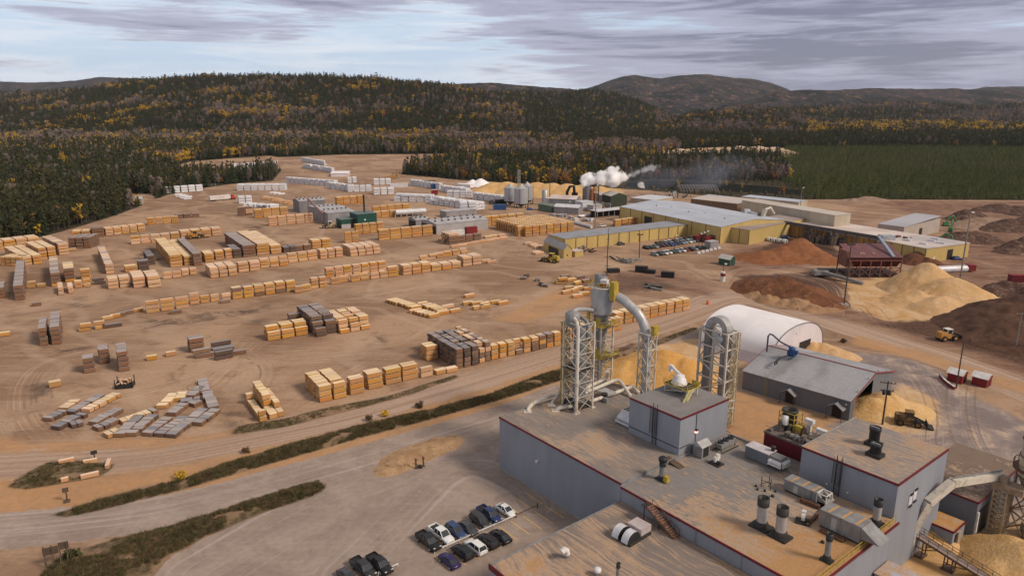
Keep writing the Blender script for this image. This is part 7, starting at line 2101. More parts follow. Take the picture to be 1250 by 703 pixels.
for k in range(6): mb.bar((k * 3.6, k * 1.6 - 1, 0), (k * 3.6, k * 1.6 - 1, 3), .4); mb.bar((k * 3.6, k * 1.6 + 1, 0), (k * 3.6, k * 1.6 + 1, 3), .4)
solo('pipe_rack', mb, M_WHITE2, 'white tank lying on a dark rack left of the shorter silver kiln', 'tank', A)
def tent(label, A, B, depth, h, rise, hd=None):
 return hall('fabric_store', label, A, B, h, depth, wm=mat('white_end_fabric', (.70, .64, .67)), rm=M_FABRIC, roof='gable', rise=rise, cat='fabric store', hd=hd, over=.4)
tent('flat white tarpaulin store in the far corner of the yard', (404, 216), (427, 213.5), 26, 3.6, .6, 8)
heap('snow_white_pile', 'rounded pile under a white sheet beside the chip heap', [(577, 227, 10, 6), (587, 227, 12, 7), (568, 228, 8, 3)], M_FABRIC, 'covered pile', .35)
hall('low_store', 'low white wrapped row in front of the rounded white pile', (557, 228), (574, 229.5), 2.8, 5, wm=M_FABRIC, rm=M_FABRIC, cat='wrapped row')
hall('house', 'pale house with grey roof half hidden by the trees on the left', (150, 250), (174, 249), 3.6, 9, wm=M_BEIGE, rm=mat('house_roof', (.42, .40, .39), (.35, .33, .32), .3, .7), roof='gable', rise=2.0, cat='house', doors=((.3, .4, .7, M_GLASS), (.6, .75, .7, M_GLASS)))
hall('house', 'small white annex left of the pale house by the trees', (140, 249.5), (149, 249.5), 3.0, 6, wm=M_WHITE2, rm=M_KROOF, roof='gable', rise=1.2, cat='house')
for px, py, top, r, lab in ((643.5, 249, 227, 4.2, 'rear right silo with cone roof behind its two neighbours'), (623, 250.5, 229, 4.6, 'left one of the grey silos with cone roof'), (636, 253.5, 230, 5.0, 'nearest grey silo with cone roof, the widest')):
 p = W(px, py); zt_ = Zat(p, top)
 t = thing('silo', lab, 'silo', p)
 mb = MB(); mb.lathe([(r, 3.2), (r, zt_)], 22); P('body', mb, mat('silo_steel', (.50, .50, .52), (.40, .40, .42), .3, .4, .4, (1, 1, .1), rib=1.5), t)
 mb = MB(); mb.lathe([(r * 1.03, zt_ - .05), (.7, zt_ + 2.4), (.7, zt_ + 3.0), (.02, zt_ + 3.1)], 22); P('roof', mb, M_GALV, t)
 mb = MB(); mb.lathe([(.6, .8), (r * .97, 3.2)], 16)
 for k in range(8): mb.bar((r * .95 * cos(k * pi / 4), r * .95 * sin(k * pi / 4), 0), (r * .95 * cos(k * pi / 4), r * .95 * sin(k * pi / 4), 3.3), .35)
 P('legs', mb, M_DARK, t)
 mb = MB(); mb.bar((r + .3, 0, 0), (r + .3, 0, zt_ + .5), .25); mb.bar((-r * .2, -r - .1, 3), (-r * .2, -r - .1, zt_), .2); P('ladder', mb, M_DARK, t)
p = W(633.5, 247); z_ = Zat(p, 208)
mb = MB(); braced(mb, -.9, .9, -.9, .9, 0, z_, 10, .35, .22)
solo('lattice_mast', mb, mat('pale_lattice', (.44, .40, .37), (.34, .31, .28), .5, .6), 'pale lattice mast rising behind the silos', 'mast', p)
p = W(665, 250); z_ = Zat(p, 231)
mb = MB(); mb.lathe([(2.3, 0), (2.3, z_ - 1), (.8, z_), (.02, z_ + .1)], 16)
solo('steel_tank', mb, M_GALV, 'short grey steel tank between the silos and the boiler stack', 'tank', p)
for lab, A, B, h, D, wm, rm, rf, rise, hd in (
 ('long grey boiler building with pale gable roof below the chip heap', (670, 254), (700, 257), 7, 14, M_KILN, M_PINKROOF, 'gable', 2, -20),
 ('green-roofed fuel shed right of the boiler stack', (745, 253), (765, 252), 8, 14, mat('dark_green_siding', (.05, .062, .04), (.04, .05, .034), .3, .7), mat('white_green_roof', (.52, .50, .46), (.42, .40, .37), .1, .7), 'cross', 2.4, None),
 ('white-roofed shed between the boiler stack and the green fuel shed', (724, 246), (745, 250), 6, 12, M_KILN, M_PINKROOF, 'gable', 1.2, None),
 ('small white-roofed store nearest the silos', (676, 260), (706, 262), 4.5, 9, M_KILN, M_WHITE2, 'gable', 1.6, None),
 ('low green machine house beside the silos', (657, 256.5), (673, 259.5), 4.5, 8, mat('faded_green', (.13, .17, .13), (.10, .13, .10), .3, .7), mat('faded_green_roof', (.19, .23, .18), (.15, .18, .14), .3, .7), 'gable', 1.0, None),
 ('white block house above the low green machine house', (664, 250.5), (679, 251), 5, 7, M_WHITE2, M_WHITE2, 'flat', 0, None),
 ('pale grey block beside the tall mast', (711, 257.5), (724, 256), 6, 8, M_WHITE2, M_WHITE2, 'flat', 0, None),
 ('lower pale block at the foot of the tall mast', (724, 259), (735, 257.5), 4.5, 6, M_KROOF, M_KROOF, 'flat', 0, None)):
 hall('plant_building', lab, A, B, h, D, wm=wm, rm=rm, roof=rf, rise=rise, cat='plant building', hd=hd)
p = W(716, 251); z_ = Zat(p, 227)
t = thing('boiler_stack', 'thick grey boiler stack with rusty pipes, white steam pouring from it', 'boiler stack', p)
mb = MB(); mb.lathe([(3.4, 0), (3.2, z_)], 20); P('shell', mb, mat('stack_steel', (.23, .22, .225), (.16, .15, .15), .3, .6, .3, (1, 1, .2)), t)
mb = MB(); mb.tube([(3.2, -2.6, 0), (3.2, -2.6, z_ * .5), (3.5, -2.2, z_ * .75), (3.0, -1.8, z_ * .85)], 1.3, 10); mb.bx(4.4, 8.2, -2, 2, 0, z_ * .62); P('flue', mb, mat('rusty_flue', (.34, .12, .06), (.20, .09, .055), .4, .8), t)
mb = MB()
for x in (5, 8.5):
 for y in (-3, 1): mb.bar((x, y, 0), (x, y, z_ * 1.0), .35)
for k in range(5): mb.bar((5, -3, z_ * k / 5), (8.5, -3, z_ * (k + 1) / 5), .25); mb.bar((5, -3, z_ * (k + 1) / 5), (8.5, -3, z_ * (k + 1) / 5), .25)
P('steelwork', mb, M_DARK, t)
p = W(692, 249)
t = thing('log_grab', 'black bent grab arm standing on the boiler building roof line', 'grab', p)
mb = MB(); mb.tube([(0, 0, 0), (0, 0, 9), (2, 0, 13), (5, 0, 13.5), (5.5, 0, 8)], 1.1, 8); mb.bx(3.5, 8, -1, 1, 6.5, 8.5); P('arm', mb, M_BLACK, t)
def W_at(px, py, y):             # the point that stands y metres ahead at a pixel
 a, b = (px - 625.0) / FPX, (351.5 - py) / FPX
 t_ = y / (CP + b * SP)
 return Vector((a * t_, y, CAM_H + t_ * (-SP + b * CP)))
Y0 = W(716, 251).y
def plume(name, label, p0, p1, r0, r1, dens, nscale, cat, col=(.995, .995, 1.0), rag=.9, bend=.0):
 """a drifting plume: density falls off from its axis, torn by noise, inside a roomy closed hull"""
 d = p1 - p0; L = d.length
 mb = MB(); n = 12
 mb.lathe([(.4, -r0 * 1.6)] + [((r0 + (r1 - r0) * i / n) * 1.7, L * i / n) for i in range(n + 1)] + [(.4, L + r1 * 1.6)], 16)
 m = NT(name); m.n.clear(); m.out = m.n.new('ShaderNodeOutputMaterial')
 v = m.n.new('ShaderNodeVolumePrincipled'); v.inputs['Color'].default_value = (*col, 1)
 co = m.coord('Object'); x, y, z = m.sep(co)
 f = m.math('DIVIDE', z, L)
 wx = m.mul(m.math('SUBTRACT', m.noise(m.map(co, (.25, .25, .25)), nscale, 2), .5), r1 * 1.6)
 wy = m.mul(m.math('SUBTRACT', m.noise(m.map(co, (.25, .25, .25), (0, 0, 0), (31, 7, 3)), nscale, 2), .5), r1 * 1.6)
 R = m.add(r0, m.mul(f, r1 - r0))
 X, Y = m.math('DIVIDE', m.add(x, wx), R), m.math('DIVIDE', m.add(y, wy), R)
 rr = m.add(m.mul(X, X), m.mul(Y, Y))
 nz = m.noise(co, nscale, 5, .6)
 q = m.math('SUBTRACT', m.math('SUBTRACT', m.add(.55, m.mul(m.math('SUBTRACT', nz, .5), 2.6 * rag)), m.mul(rr, .62)), m.mul(m.ramp(f, .55, 1.15), .75))
 e = m.ramp(f, -.10, .02)
 m.l.new(m.mul(m.mul(m.ramp(q, 0, .35), e), dens), v.inputs['Density']); m.l.new(v.outputs[0], m.out.inputs['Volume'])
 o = mb.build(name, m.m); o.location = p0; o.rotation_euler = d.to_track_quat('Z', 'Y').to_euler()
 return tag(o, label, cat, None, 'stuff')
plume('steam', 'dense white steam drifting right from the boiler stack', W_at(714, 225, Y0), W_at(768, 210, Y0 + 3), 4.4, 7.8, 1.8, .16, 'steam')
plume('smoke', 'thin torn wisps of bluish smoke beyond the steam', W_at(772, 213, Y0 + 6), W_at(806, 200, Y0 + 8), 2.0, 3.6, .16, .22, 'smoke', (.88, .93, 1.0), 1.25)
plume('smoke', 'low blue smoke haze hanging over the river behind the mill', W_at(768, 220, Y0 + 50), W_at(930, 206, Y0 + 90), 8, 22, .006, .03, 'smoke', (.66, .76, 1.0), .8)
plume('steam', 'small white steam puff above the chip heap near the river', W_at(783, 229, Y0 + 20), W_at(785, 221, Y0 + 20), 3.0, 3.2, .3, .3, 'steam')
a_, b_ = W(832, 236), W(882, 238)
t = thing('roof_skeleton', 'bare steel roof skeleton of an unfinished hall near the river', 'steel frame', a_, 0)
mb = MB(); Lx = b_.x - a_.x
for k in range(14):
 x = Lx * k / 13
 for y0, y1, z0, z1 in ((0, 12, 2, 6), (12, 24, 6, 2)): mb.bar((x, y0, z0), (x, y1, z1), .3)
 mb.bar((x, 0, 0), (x, 0, 2), .3); mb.bar((x, 24, 0), (x, 24, 2), .3)
for y, z in ((0, 2), (4, 3.3), (8, 4.7), (12, 6), (16, 4.7), (20, 3.3), (24, 2)): mb.bar((0, y, z), (Lx, y, z), .3)
P('frame', mb, mat('grey_frame', (.30, .27, .26), (.22, .20, .19), .5, .7), t)
A = W(936, 268, 7.2); B = W(1076, 291, 9.5)
mb = MB(); mb.bar((0, 0, 0), B - A, 1.6, 1.7)
for k in range(12):
 q = (B - A) * (k / 11); mb.bar(q, Vector((q.x, q.y, -7.0)), .4)
solo('conveyor', mb, mat('dark_conveyor', (.10, .085, .085), (.06, .055, .055), .5, .7), 'long dark conveyor gallery running along the pale roof to the red bin', 'conveyor', A)
p = W(929, 284)
t = thing('cyclone', 'tall beige dust cyclone with bent top in front of the orange-board wall', 'cyclone', p)
z_ = Zat(p, 256)
mb = MB(); mb.tube([(0, 0, 0), (0, 0, z_ * .7), (1.2, 0, z_)], [1.0, 1.2, 1.5], 12); mb.tube([(1.2, 0, z_), (4.5, 1, z_ + 1.0), (8, 4, z_ - 3)], .8, 8); P('pipe', mb, M_CREAM, t)
mb = MB(); mb.tube([(-2.4, 0, 2), (-3.4, 0, 5), (-1.2, 0, 6.6)], 1.1, 10); mb.bar((0, 0, z_ * .45), (6, 2, z_ * .62), .8); P('elbow', mb, M_CREAM, t)
mb = MB(); mb.bx(-2, 2, 1, 3, 0, z_ * .85); P('housing', mb, M_BROWN, t)
A = W(912, 258, 10)
mb = MB(); mb.bar((0, 0, 0), (10, -18, -2), .9, .9); mb.bx(-1.5, 1.5, -1.5, 1.5, -3, 1.2)
solo('conveyor', mb, M_WHITE2, 'short white conveyor on the brownish roof left of the beige cyclone', 'conveyor', A)
def clutter(name, label, px0, py0, px1, py1, n, hmax, m, seed, cat='machinery'):
 r_ = random.Random(seed); a, b = W(px0, py0), W(px1, py1); t = thing(name, label, cat, a)
 d = b - a; mb = MB(); m2 = MB()
 for k in range(n):
  q = d * r_.random() + Vector((r_.gauss(0, 1.5), r_.gauss(0, 1.5), 0)); h = hmax * r_.uniform(.3, 1)
  if r_.random() < .5: mb.box((q.x, q.y, h / 2), (r_.uniform(1, 3.2), r_.uniform(1, 3), h), r_.uniform(0, 3))
  else: m2.bar((q.x, q.y, 0), (q.x + r_.uniform(-5, 5), q.y + r_.uniform(-3, 3), h), r_.uniform(.3, .7))
 P('housings', mb, m, t); P('beams', m2, M_DARK, t)
 return t
clutter('sorting_machinery', 'dark tangle of sorting machinery between the orange-board wall and the red bark heap', 988, 295, 1030, 300, 34, 8, mat('grimy_machine', (.075, .062, .055), (.13, .10, .085), .5, .8), 1)
clutter('sorting_machinery', 'dark machinery against the end of the pale blue hall', 878, 281, 892, 283, 16, 6, mat('grimy_machine', (.075, .062, .055)), 2)
clutter('sorting_machinery', 'rusty machinery behind the red bin at the end of the conveyor', 1084, 306, 1100, 308, 14, 8, mat('brown_machine', (.12, .07, .055), (.17, .09, .07), .5, .8), 3)
clutter('log_loader_heap', 'scrap and dark parts beside the yellow corner hall', 1140, 316, 1162, 314, 12, 3, M_DARK, 4)
clutter('scrap_heap', 'scrap and crates in front of the gable shed and the long wing', 694, 314, 716, 306, 14, 3.5, mat('pale_scrap', (.38, .29, .22), (.16, .12, .10), .5, .9), 5, 'scrap heap')
clutter('scrap_heap', 'grey pipes and scrap lying in the open near the car park', 757, 318, 770, 321, 14, 2.2, mat('grey_scrap', (.27, .25, .23), (.16, .15, .14), .5, .9), 6, 'scrap heap')
clutter('scrap_heap', 'log and pipe jumble beside the short row in the mill yard', 776, 272, 792, 268, 18, 3.5, mat('grey_scrap', (.27, .25, .23)), 7, 'scrap heap')
for i, (x, y) in enumerate(((1154, 276), (1160, 283), (1168, 309), (1163, 300))):
 p = W(x, y)
 t = thing('log_loader', ['green log loader arm standing behind the beige hall', 'second green loader boom, tilted right, nearer the yard', 'green boom right of the yellow corner hall', 'green boom tip leaning over the yellow corner hall'][i], 'log loader', p, i * .9); t.scale = (.7, .7, .75)
 mb = MB(); mb.tube([(0, 0, 1), (1.5, 0, 7), (6, 0, 8.5), (9, 0, 4)], .65, 8); P('boom', mb, mat('loader_green', (.06, .24, .075), (.05, .17, .065), .5, .5), t)
 mb = MB(); mb.bx(-2, 2, -1.5, 1.5, .6, 3.2); P('cab', mb, mat('loader_green', (.06, .24, .075)), t)
 mb = MB(); mb.bx(-2.6, 2.6, -1.8, 1.8, 0, .9); P('tracks', mb, M_DARK, t)
for i, (lab, q) in enumerate((('pale crates and pipes on the ground before the small white-roofed store', (672, 263, 700, 267, 16, 2.2)), ('white cabins and vessels clustered left of the boiler stack', (690, 252, 712, 254, 14, 5)),
 ('grey hoppers and pipes beside the green fuel shed', (722, 252, 744, 257, 18, 5)), ('ducts and fans crowded on the roof edge behind the blue roof', (800, 243, 842, 241, 18, 6)), ('pallets and white drums along the open canopy', (700, 268, 728, 271, 14, 2)),
 ('chip hoppers beside the rounded white pile', (596, 247, 606, 250, 8, 3)))):
 clutter('yard_clutter', lab, *q, (M_KROOF, M_WHITE2, mat('grey_scrap', (.27, .25, .23)))[i % 3], 20 + i, 'clutter')
a_, b_ = W(1036, 339), W(1098, 339)
Lx = b_.x - a_.x; zt_ = Zat(a_, 304)
t = thing('red_bin', 'maroon bin house on X-braced legs with sloping lid, blue chute on top', 'bin house', a_, 0)
h1, h2, h3 = zt_ * .36, zt_ * .60, zt_ * .70
mb = MB()
D = 12
vs = [(0, 0, h2), (Lx, 0, h2), (Lx, D, h2), (0, D, h2), (0, 0, h3), (Lx, 0, h3), (Lx, D, zt_), (0, D, zt_), (1, 1.5, h1), (Lx - 1, 1.5, h1), (Lx - 1, D - 1.5, h1), (1, D - 1.5, h1)]
mb.add(vs, [(0, 1, 5, 4), (1, 2, 6, 5), (2, 3, 7, 6), (3, 0, 4, 7), (8, 9, 1, 0), (9, 10, 2, 1), (10, 11, 3, 2), (11, 8, 0, 3), (11, 10, 9, 8)])
P('bin', mb, mat('dark_maroon', (.085, .014, .016), (.06, .014, .014), .4, .6), t)
mb = MB(); mb.add([(-.3, -.4, h3 + .1), (Lx + .3, -.4, h3 + .1), (Lx + .3, D + .2, zt_ + .1), (-.3, D + .2, zt_ + .1)], [(0, 1, 2, 3)]); mb.add([(-.3, -.4, h3 - .1), (Lx + .3, -.4, h3 - .1), (Lx + .3, D + .2, zt_ - .1), (-.3, D + .2, zt_ - .1)], [(3, 2, 1, 0)]); P('lid', mb, mat('maroon_lid', (.17, .075, .078), (.125, .05, .055), .3, .55, 0, (1, .3, 1), rib=.9), t)
mb = MB()
for x0, w_ in ((Lx * .22, 2.0), (Lx * .28, 1.6), (Lx * .48, 1.4)):
 mb.add([(x0, .2, h3 + .20), (x0 + w_, .2, h3 + .20), (x0 + w_ * .5, 4.6, h3 + .2 + (zt_ - h3) * 4.6 / D)], [(0, 1, 2)])
P('chips_on_lid', mb, H_SAW, t)
mb = MB(); mb.bar((0, -.1, h2), (Lx, -.1, h2), .3, .4); mb.bar((0, -.1, h1 * .98), (Lx, -.1, h1 * .98), .3)
n_ = 5
for k in range(n_ + 1): mb.bar((Lx * k / n_, 0, 0), (Lx * k / n_, 0, h2), .38); mb.bar((Lx * k / n_, D, 0), (Lx * k / n_, D, h2), .38)
for k in range(n_): mb.bar((Lx * k / n_, 0, h1 * .95), (Lx * (k + 1) / n_, 0, .8), .26); mb.bar((Lx * (k + 1) / n_, 0, h1 * .95), (Lx * k / n_, 0, .8), .26)
P('legs', mb, mat('red_brown_steel', (.22, .085, .065), (.15, .065, .05), .5, .7), t)
mb = MB(); mb.bx(.4, Lx - .4, .6, D - .4, 0, 1.6); P('plinth', mb, M_DARK, t)
mb = MB(); mb.bar((Lx * .74, D * .9, zt_ + 3.6), (Lx * .83, 0, h3 + .3), 1.4, .7); P('chute', mb, mat('blue_grey_chute', (.20, .25, .36), (.26, .28, .33), .4, .5), t)
mb = MB(); mb.bx(-1.6, -.2, 1, 8, h1, zt_ * .9); mb.bar((-1.2, .5, 0), (-1.2, .5, zt_ * .8), .3); mb.bar((-1.6, 0, zt_ * .8), (1.2, 0, h1), .5); P('side_stair', mb, mat('red_brown_steel', (.22, .085, .065)), t)
p = W(1079, 309); z_ = Zat(p, 287)
mb = MB(); mb.bx(-3.0, 3.4, -2.5, 2.5, z_ - 4.2, z_)
for x in (-2.6, 3):
 for y in (-2.2, 2.2): mb.bar((x, y, 0), (x, y, z_ - 4), .4)
solo('transfer_house', mb, mat('pale_blue_steel', (.42, .43, .47), (.30, .30, .32), .4, .5), 'pale transfer house on legs where the long conveyor ends above the red bin', 'transfer house', p)
p = W(1084, 322)
mb = MB(); mb.tube([(14, 0, 1.4), (40, 4, 1.4)], 1.6, 10); mb.bx(40.5, 43.5, 2.5, 6, .6, 3.2, 1)
solo('tank_trailer', mb, [M_WHITE2, M_REDP], 'white tank trailer with red cab behind the golden sawdust heap', 'tank trailer', W(1076, 334))
a_ = W(729, 267)
t = thing('canopy', 'white open-sided canopy with dark bays in the mill yard', 'canopy', a_, RZY)
mb = MB(); mb.bx(0, 30, 0, 8, 4.4, 4.9); P('roof', mb, M_WHITE2, t)
mb = MB(); mb.bx(.5, 29.5, 6.5, 7.8, 0, 4.4); P('back_wall', mb, M_BLACK, t)
mb = MB()
for k in range(7): mb.bar((.3 + k * 4.9, .3, 0), (.3 + k * 4.9, .3, 4.4), .35)
P('posts', mb, M_GALVD, t)
mb = MB(); mb.bx(21, 29, -.2, .1, 0, 4.2); P('side_panel', mb, M_WHITE2, t)
M_PAINT = paint('vehicle_paint')
def loft(mb, st, m=0, smooth=False):
 """st: (x, [(y, z), ...]) half sections, mirrored"""
 secs = []
 for x, h in st:
  secs.append([(x, y, z) for y, z in h] + [(x, -y, z) for y, z in reversed(h)])
 n = len(secs[0]); vs = [p for s in secs for p in s]
 fs = [(i * n + k, i * n + (k + 1) % n, (i + 1) * n + (k + 1) % n, (i + 1) * n + k) for i in range(len(secs) - 1) for k in range(n)]
 mb.add(vs, fs, m, smooth)
 mb.add(secs[0], [tuple(range(n - 1, -1, -1))], m); mb.add(secs[-1], [tuple(range(n))], m)
def lower(x, w, zb, zt): return (x, [(w * .90, zb), (w, zb + (zt - zb) * .35), (w * .99, zb + (zt - zb) * .75), (w * .88, zt)])
def upper(x, w0, w1, z0, z1): return (x, [(w0, z0), (w0 * .5 + w1 * .5, z0 * .45 + z1 * .55), (w1, z1)])
SPEC = {
 'sedan': dict(L=4.7, W=.90, body=[(-2.35, .74, .45, .80), (-2.2, .86, .28, .95), (-1.3, .90, .22, .98), (.9, .90, .22, .96), (1.7, .88, .24, .88), (2.2, .82, .28, .76), (2.36, .66, .40, .66)],
                  cab=[(-1.85, .74, .72, .93, .97), (-.95, .78, .60, .95, 1.40), (.25, .78, .60, .95, 1.42), (1.15, .76, .70, .92, .95)], roof=(-.95, .30, .58, 1.41), wb=1.35, wr=.32),
 'suv': dict(L=4.7, W=.93, body=[(-2.35, .80, .48, 1.0), (-2.2, .90, .32, 1.08), (-1.2, .93, .28, 1.08), (1.0, .93, .28, 1.06), (1.8, .90, .30, 1.0), (2.2, .84, .34, .88), (2.36, .70, .45, .76)],
    cab=[(-2.2, .82, .70, 1.05, 1.12), (-1.85, .82, .66, 1.06, 1.66), (.25, .82, .66, 1.06, 1.70), (1.2, .80, .72, 1.03, 1.06)], roof=(-1.88, .30, .66, 1.69), wb=1.40, wr=.36),
 'pickup': dict(L=5.8, W=.98, body=[(-2.9, .90, .55, 1.02), (-2.8, .95, .42, 1.06), (-1.0, .98, .38, 1.06), (.5, .98, .36, 1.10), (1.7, .97, .36, 1.10), (2.6, .92, .40, 1.02), (2.9, .80, .50, .86)],
                   cab=[(-.95, .84, .76, 1.06, 1.14), (-.80, .84, .68, 1.07, 1.82), (.75, .84, .68, 1.08, 1.84), (1.55, .82, .74, 1.08, 1.12)], roof=(-.82, .80, .68, 1.83), wb=1.75, wr=.40)}
def make_car(kind, label, cat):
 S = SPEC[kind]
 t = thing('pickup_truck' if kind == 'pickup' else 'parked_car', label, cat)
 mb = MB(); loft(mb, [lower(*b) for b in S['body']], 0, True)
 if kind == 'pickup':        # bed walls stand round an open box
  pass
 x0, x1, w, z = S['roof']; mb.bx(x0, x1, -w, w, z - .02, z + .05)
 c = S['cab']
 for (i, j) in ((0, 1), (2, 3)):
  for s in (-1, 1):
   mb.bar((c[i][0], s * c[i][1] * .98, c[i][3]), (c[i][0] * 0 + c[j][0], s * c[j][2 if c[j][4] > 1.2 else 1] * 1.0, c[j][4]), .10) if i == 0 else mb.bar((c[i][0], s * c[i][2], c[i][4]), (c[j][0], s * c[j][1] * .98, c[j][4]), .10)
 xm = (c[1][0] + c[2][0]) / 2
 for s in (-1, 1): mb.bar((xm, s * c[1][1], c[1][3]), (xm, s * c[1][2], c[1][4]), .10)
 P('body', mb, M_PAINT, t)
 mb = MB(); loft(mb, [upper(*k) for k in c]); P('windows', mb, M_GLASS, t)
 for sx in (-1, 1):
  for sy in (-1, 1):
   mb = MB(); y = sy * (S['W'] - .08); r = S['wr']
   mb.tube([(sx * S['wb'], y - .11, r), (sx * S['wb'], y + .11, r)], r, 14, 0)
   wh = P('wheel', mb, M_RUBBER, t)
   mb = MB(); mb.tube([(sx * S['wb'], y + sy * .08, r), (sx * S['wb'], y + sy * .125, r)], r * .62, 10); P('rim', mb, M_GALV, wh)
 L = S['L'] / 2; zt = S['body'][-2][3]
 for s in (-1, 1):
  mb = MB(); mb.box((L - .16, s * .60, zt - .10), (.16, .34, .16)); P('headlight', mb, M_LAMP, t)
  mb = MB(); mb.box((-L + .10, s * .70, S['body'][1][3] - .16), (.12, .22, .26)); P('tail_light', mb, M_REDP, t)
  mb = MB(); mb.box((c[3][0] - .35, s * (S['W'] + .09), c[3][3] + .08), (.12, .20, .14)); P('mirror', mb, M_BLACK, t)
 if kind == 'pickup':
  mb = MB(); mb.bx(-2.72, -1.05, -.78, .78, 1.065, 1.08); P('bed', mb, M_BLACK, t)
  mb = MB()
  for s in (-.86, .86): mb.bx(-2.85, -1.0, s - .06, s + .06, 1.06, 1.30)
  mb.bx(-2.88, -2.78, -.86, .86, 1.06, 1.30); P('tailgate', mb, M_PAINT, t)
 mb = MB(); mb.bx(L - .08, L + .02, -.60, .60, .45, .62); P('bumper', mb, M_DARK, t)
 return t
CARS = {k: make_car(k, 'x', 'pickup truck' if k == 'pickup' else 'car') for k in SPEC}
used_ = set()
def put_car(kind, px, py, color, label, rz, group):
 p = W(px, py, .75); p.z = .03
 if kind in used_: return dup(CARS[kind], p, rz, label, group, color)
 used_.add(kind); t = CARS[kind]
 t.location = p; t.rotation_euler = (0, 0, rz); tag(t, label, None, group)
 for ch in t.children:
  if ch.name.split('.')[0] in ('body', 'tailgate'): ch.color = (*color, 1)
 return t
G1 = 'cars parked nose to the white rail in the near car park'
BLK, GRY, WHT, NVY = (.012, .012, .014), (.055, .057, .064), (.72, .72, .72), (.018, .035, .11)
for k, x, y, c, lab in (('pickup', 523, 660, BLK, 'black pickup at the left end of the row above the rail'), ('pickup', 538.6, 651.5, WHT, 'white pickup with black bed between the black pickup and the blue car'),
      ('suv', 556.3, 647.5, (.03, .055, .14), 'blue hatchback right of the white pickup'), ('sedan', 571, 643.5, GRY, 'grey sedan right of the blue hatchback'),
      ('suv', 585.8, 634.5, (.035, .036, .04), 'dark grey SUV left of the navy pickup'), ('pickup', 597.5, 627.5, NVY, 'navy pickup with black bed'), ('sedan', 617.3, 621.5, WHT, 'white sedan alone at the right end of the row')):
 put_car(k, x, y, c, lab, RZF + .03, G1)
for k, x, y, c, lab in (('sedan', 548.3, 683, (.022, .012, .09), 'purple-blue sedan at the left end below the rail'), ('suv', 564.3, 673, BLK, 'black SUV between the purple sedan and the white SUV'),
      ('suv', 580.3, 666.5, WHT, 'white SUV below the rail'), ('suv', 595.5, 659.5, (.016, .010, .014), 'blackish SUV right of the white SUV'), ('sedan', 611, 653.5, BLK, 'black sedan at the right end below the rail')):
 put_car(k, x, y, c, lab, RZF + pi + .03, G1)
G2 = 'cars parked at the bottom edge of the near car park'
for k, x, y, c, lab in (('pickup', 443.5, 692.5, (.03, .03, .034), 'charcoal pickup, left of two at the bottom edge'), ('pickup', 463.5, 688, BLK, 'black pickup, right of two at the bottom edge'), ('sedan', 424.5, 702.5, GRY, 'grey car half cut by the bottom edge')):
 put_car(k, x, y, c, lab, RZF + .08, G2)
FARM = {}
def far_car(kind, p, rz, color, label, group):
 if kind not in FARM:
  S = SPEC[kind]; mb = MB(); loft(mb, [lower(*b) for b in S['body']], 0, True); loft(mb, [upper(*k) for k in S['cab']], 1)
  x0, x1, w, z = S['roof']; mb.bx(x0, x1, -w, w, z - .02, z + .05, 0)
  for sx in (-1, 1):
   for sy in (-1, 1): mb.tube([(sx * S['wb'], sy * S['W'] - .1, S['wr']), (sx * S['wb'], sy * S['W'] + .04, S['wr'])], S['wr'], 10, 2)
  o = mb.build('parked_car', [M_PAINT, M_GLASS, M_RUBBER]); FARM[kind] = o
 else:
  o = FARM[kind].copy(); COL.objects.link(o)
 o.location = p; o.rotation_euler = (0, 0, rz); o.color = (*color, 1)
 return tag(o, label, 'car', group)
CC = [('black', BLK), ('white', WHT), ('dark grey', (.05, .05, .056)), ('silver', (.32, .33, .35)), ('blue', (.025, .07, .28)), ('red', (.24, .016, .018)), ('maroon', (.09, .012, .016)), ('green', (.02, .06, .035)), ('pale blue', (.22, .30, .42))]
rc = random.Random(5)
for row, A, B, n, seq in (('front row by the yellow wing', (789, 304), (853, 294.5), 15, [0, 0, 3, 0, 6, 2, 4, 4, 2, 8, 3, 1, 3, 2, 0]), ('rear row by the yellow wing', (803, 299.5), (846, 292.5), 10, [0, 2, 1, 1, 0, 1, 8, 0, 7, 3]),
                          ('second row before the white blocks', (799, 312), (858, 303.5), 12, [3, 2, 1, 1, 7, 3, 1, 5, 0, 3, 0, 7])):
 a, b = W(*A), W(*B)
 for i in range(n):
  cn, c = CC[seq[i % len(seq)]]
  far_car(rc.choice(('sedan', 'suv', 'suv', 'pickup')), a.lerp(b, i / (n - 1)) + Vector((0, 0, .02)), RZY - pi / 2 + rc.gauss(0, .04), c, '%s car, %s in the %s' % (cn, ordn(i + 1), row), 'cars of the mill workers')
for x, y, ci, rz, lab in ((821.5, 287.5, 5, RZY, 'red car parked along the yellow wing wall'), (758, 299, 2, RZY, 'dark car with pale roof beside the yellow wing'), (647, 256.5, 4, .2, 'blue van at the foot of the nearest silo'), (735, 277, 1, .3, 'white pickup near the short row in the mill yard'),
                          (699, 257.5, 0, .5, 'dark car beside the small white-roofed store'), (958, 291, 4, .2, 'blue car at the end of the white round bales'), (1168, 317, 4, .1, 'blue car by the scrap at the yellow corner hall'), (1162, 314.5, 1, .4, 'white car by the scrap at the yellow corner hall')):
 far_car('suv', W(x, y), rz, CC[ci][1], lab, 'single parked cars')
ra, rb_ = W(530.5, 675.5), W(630, 631.3); rc_ = W(656, 619.5)
mb = MB(); mb.bar((0, 0, .55), (rb_ - ra) + Vector((0, 0, .55)), .16, .2)
for k in range(8): q = (rb_ - ra) * (k / 7); mb.bar((q.x, q.y, 0), (q.x, q.y, .55), .14)
solo('parking_rail', mb, M_WHITE, 'white rail on posts between the two car rows', 'rail', ra + Vector((0, 0, .03)))
mb = MB(); mb.bar((0, 0, .55), (rc_ - rb_) + Vector((0, 0, .55)), .10)
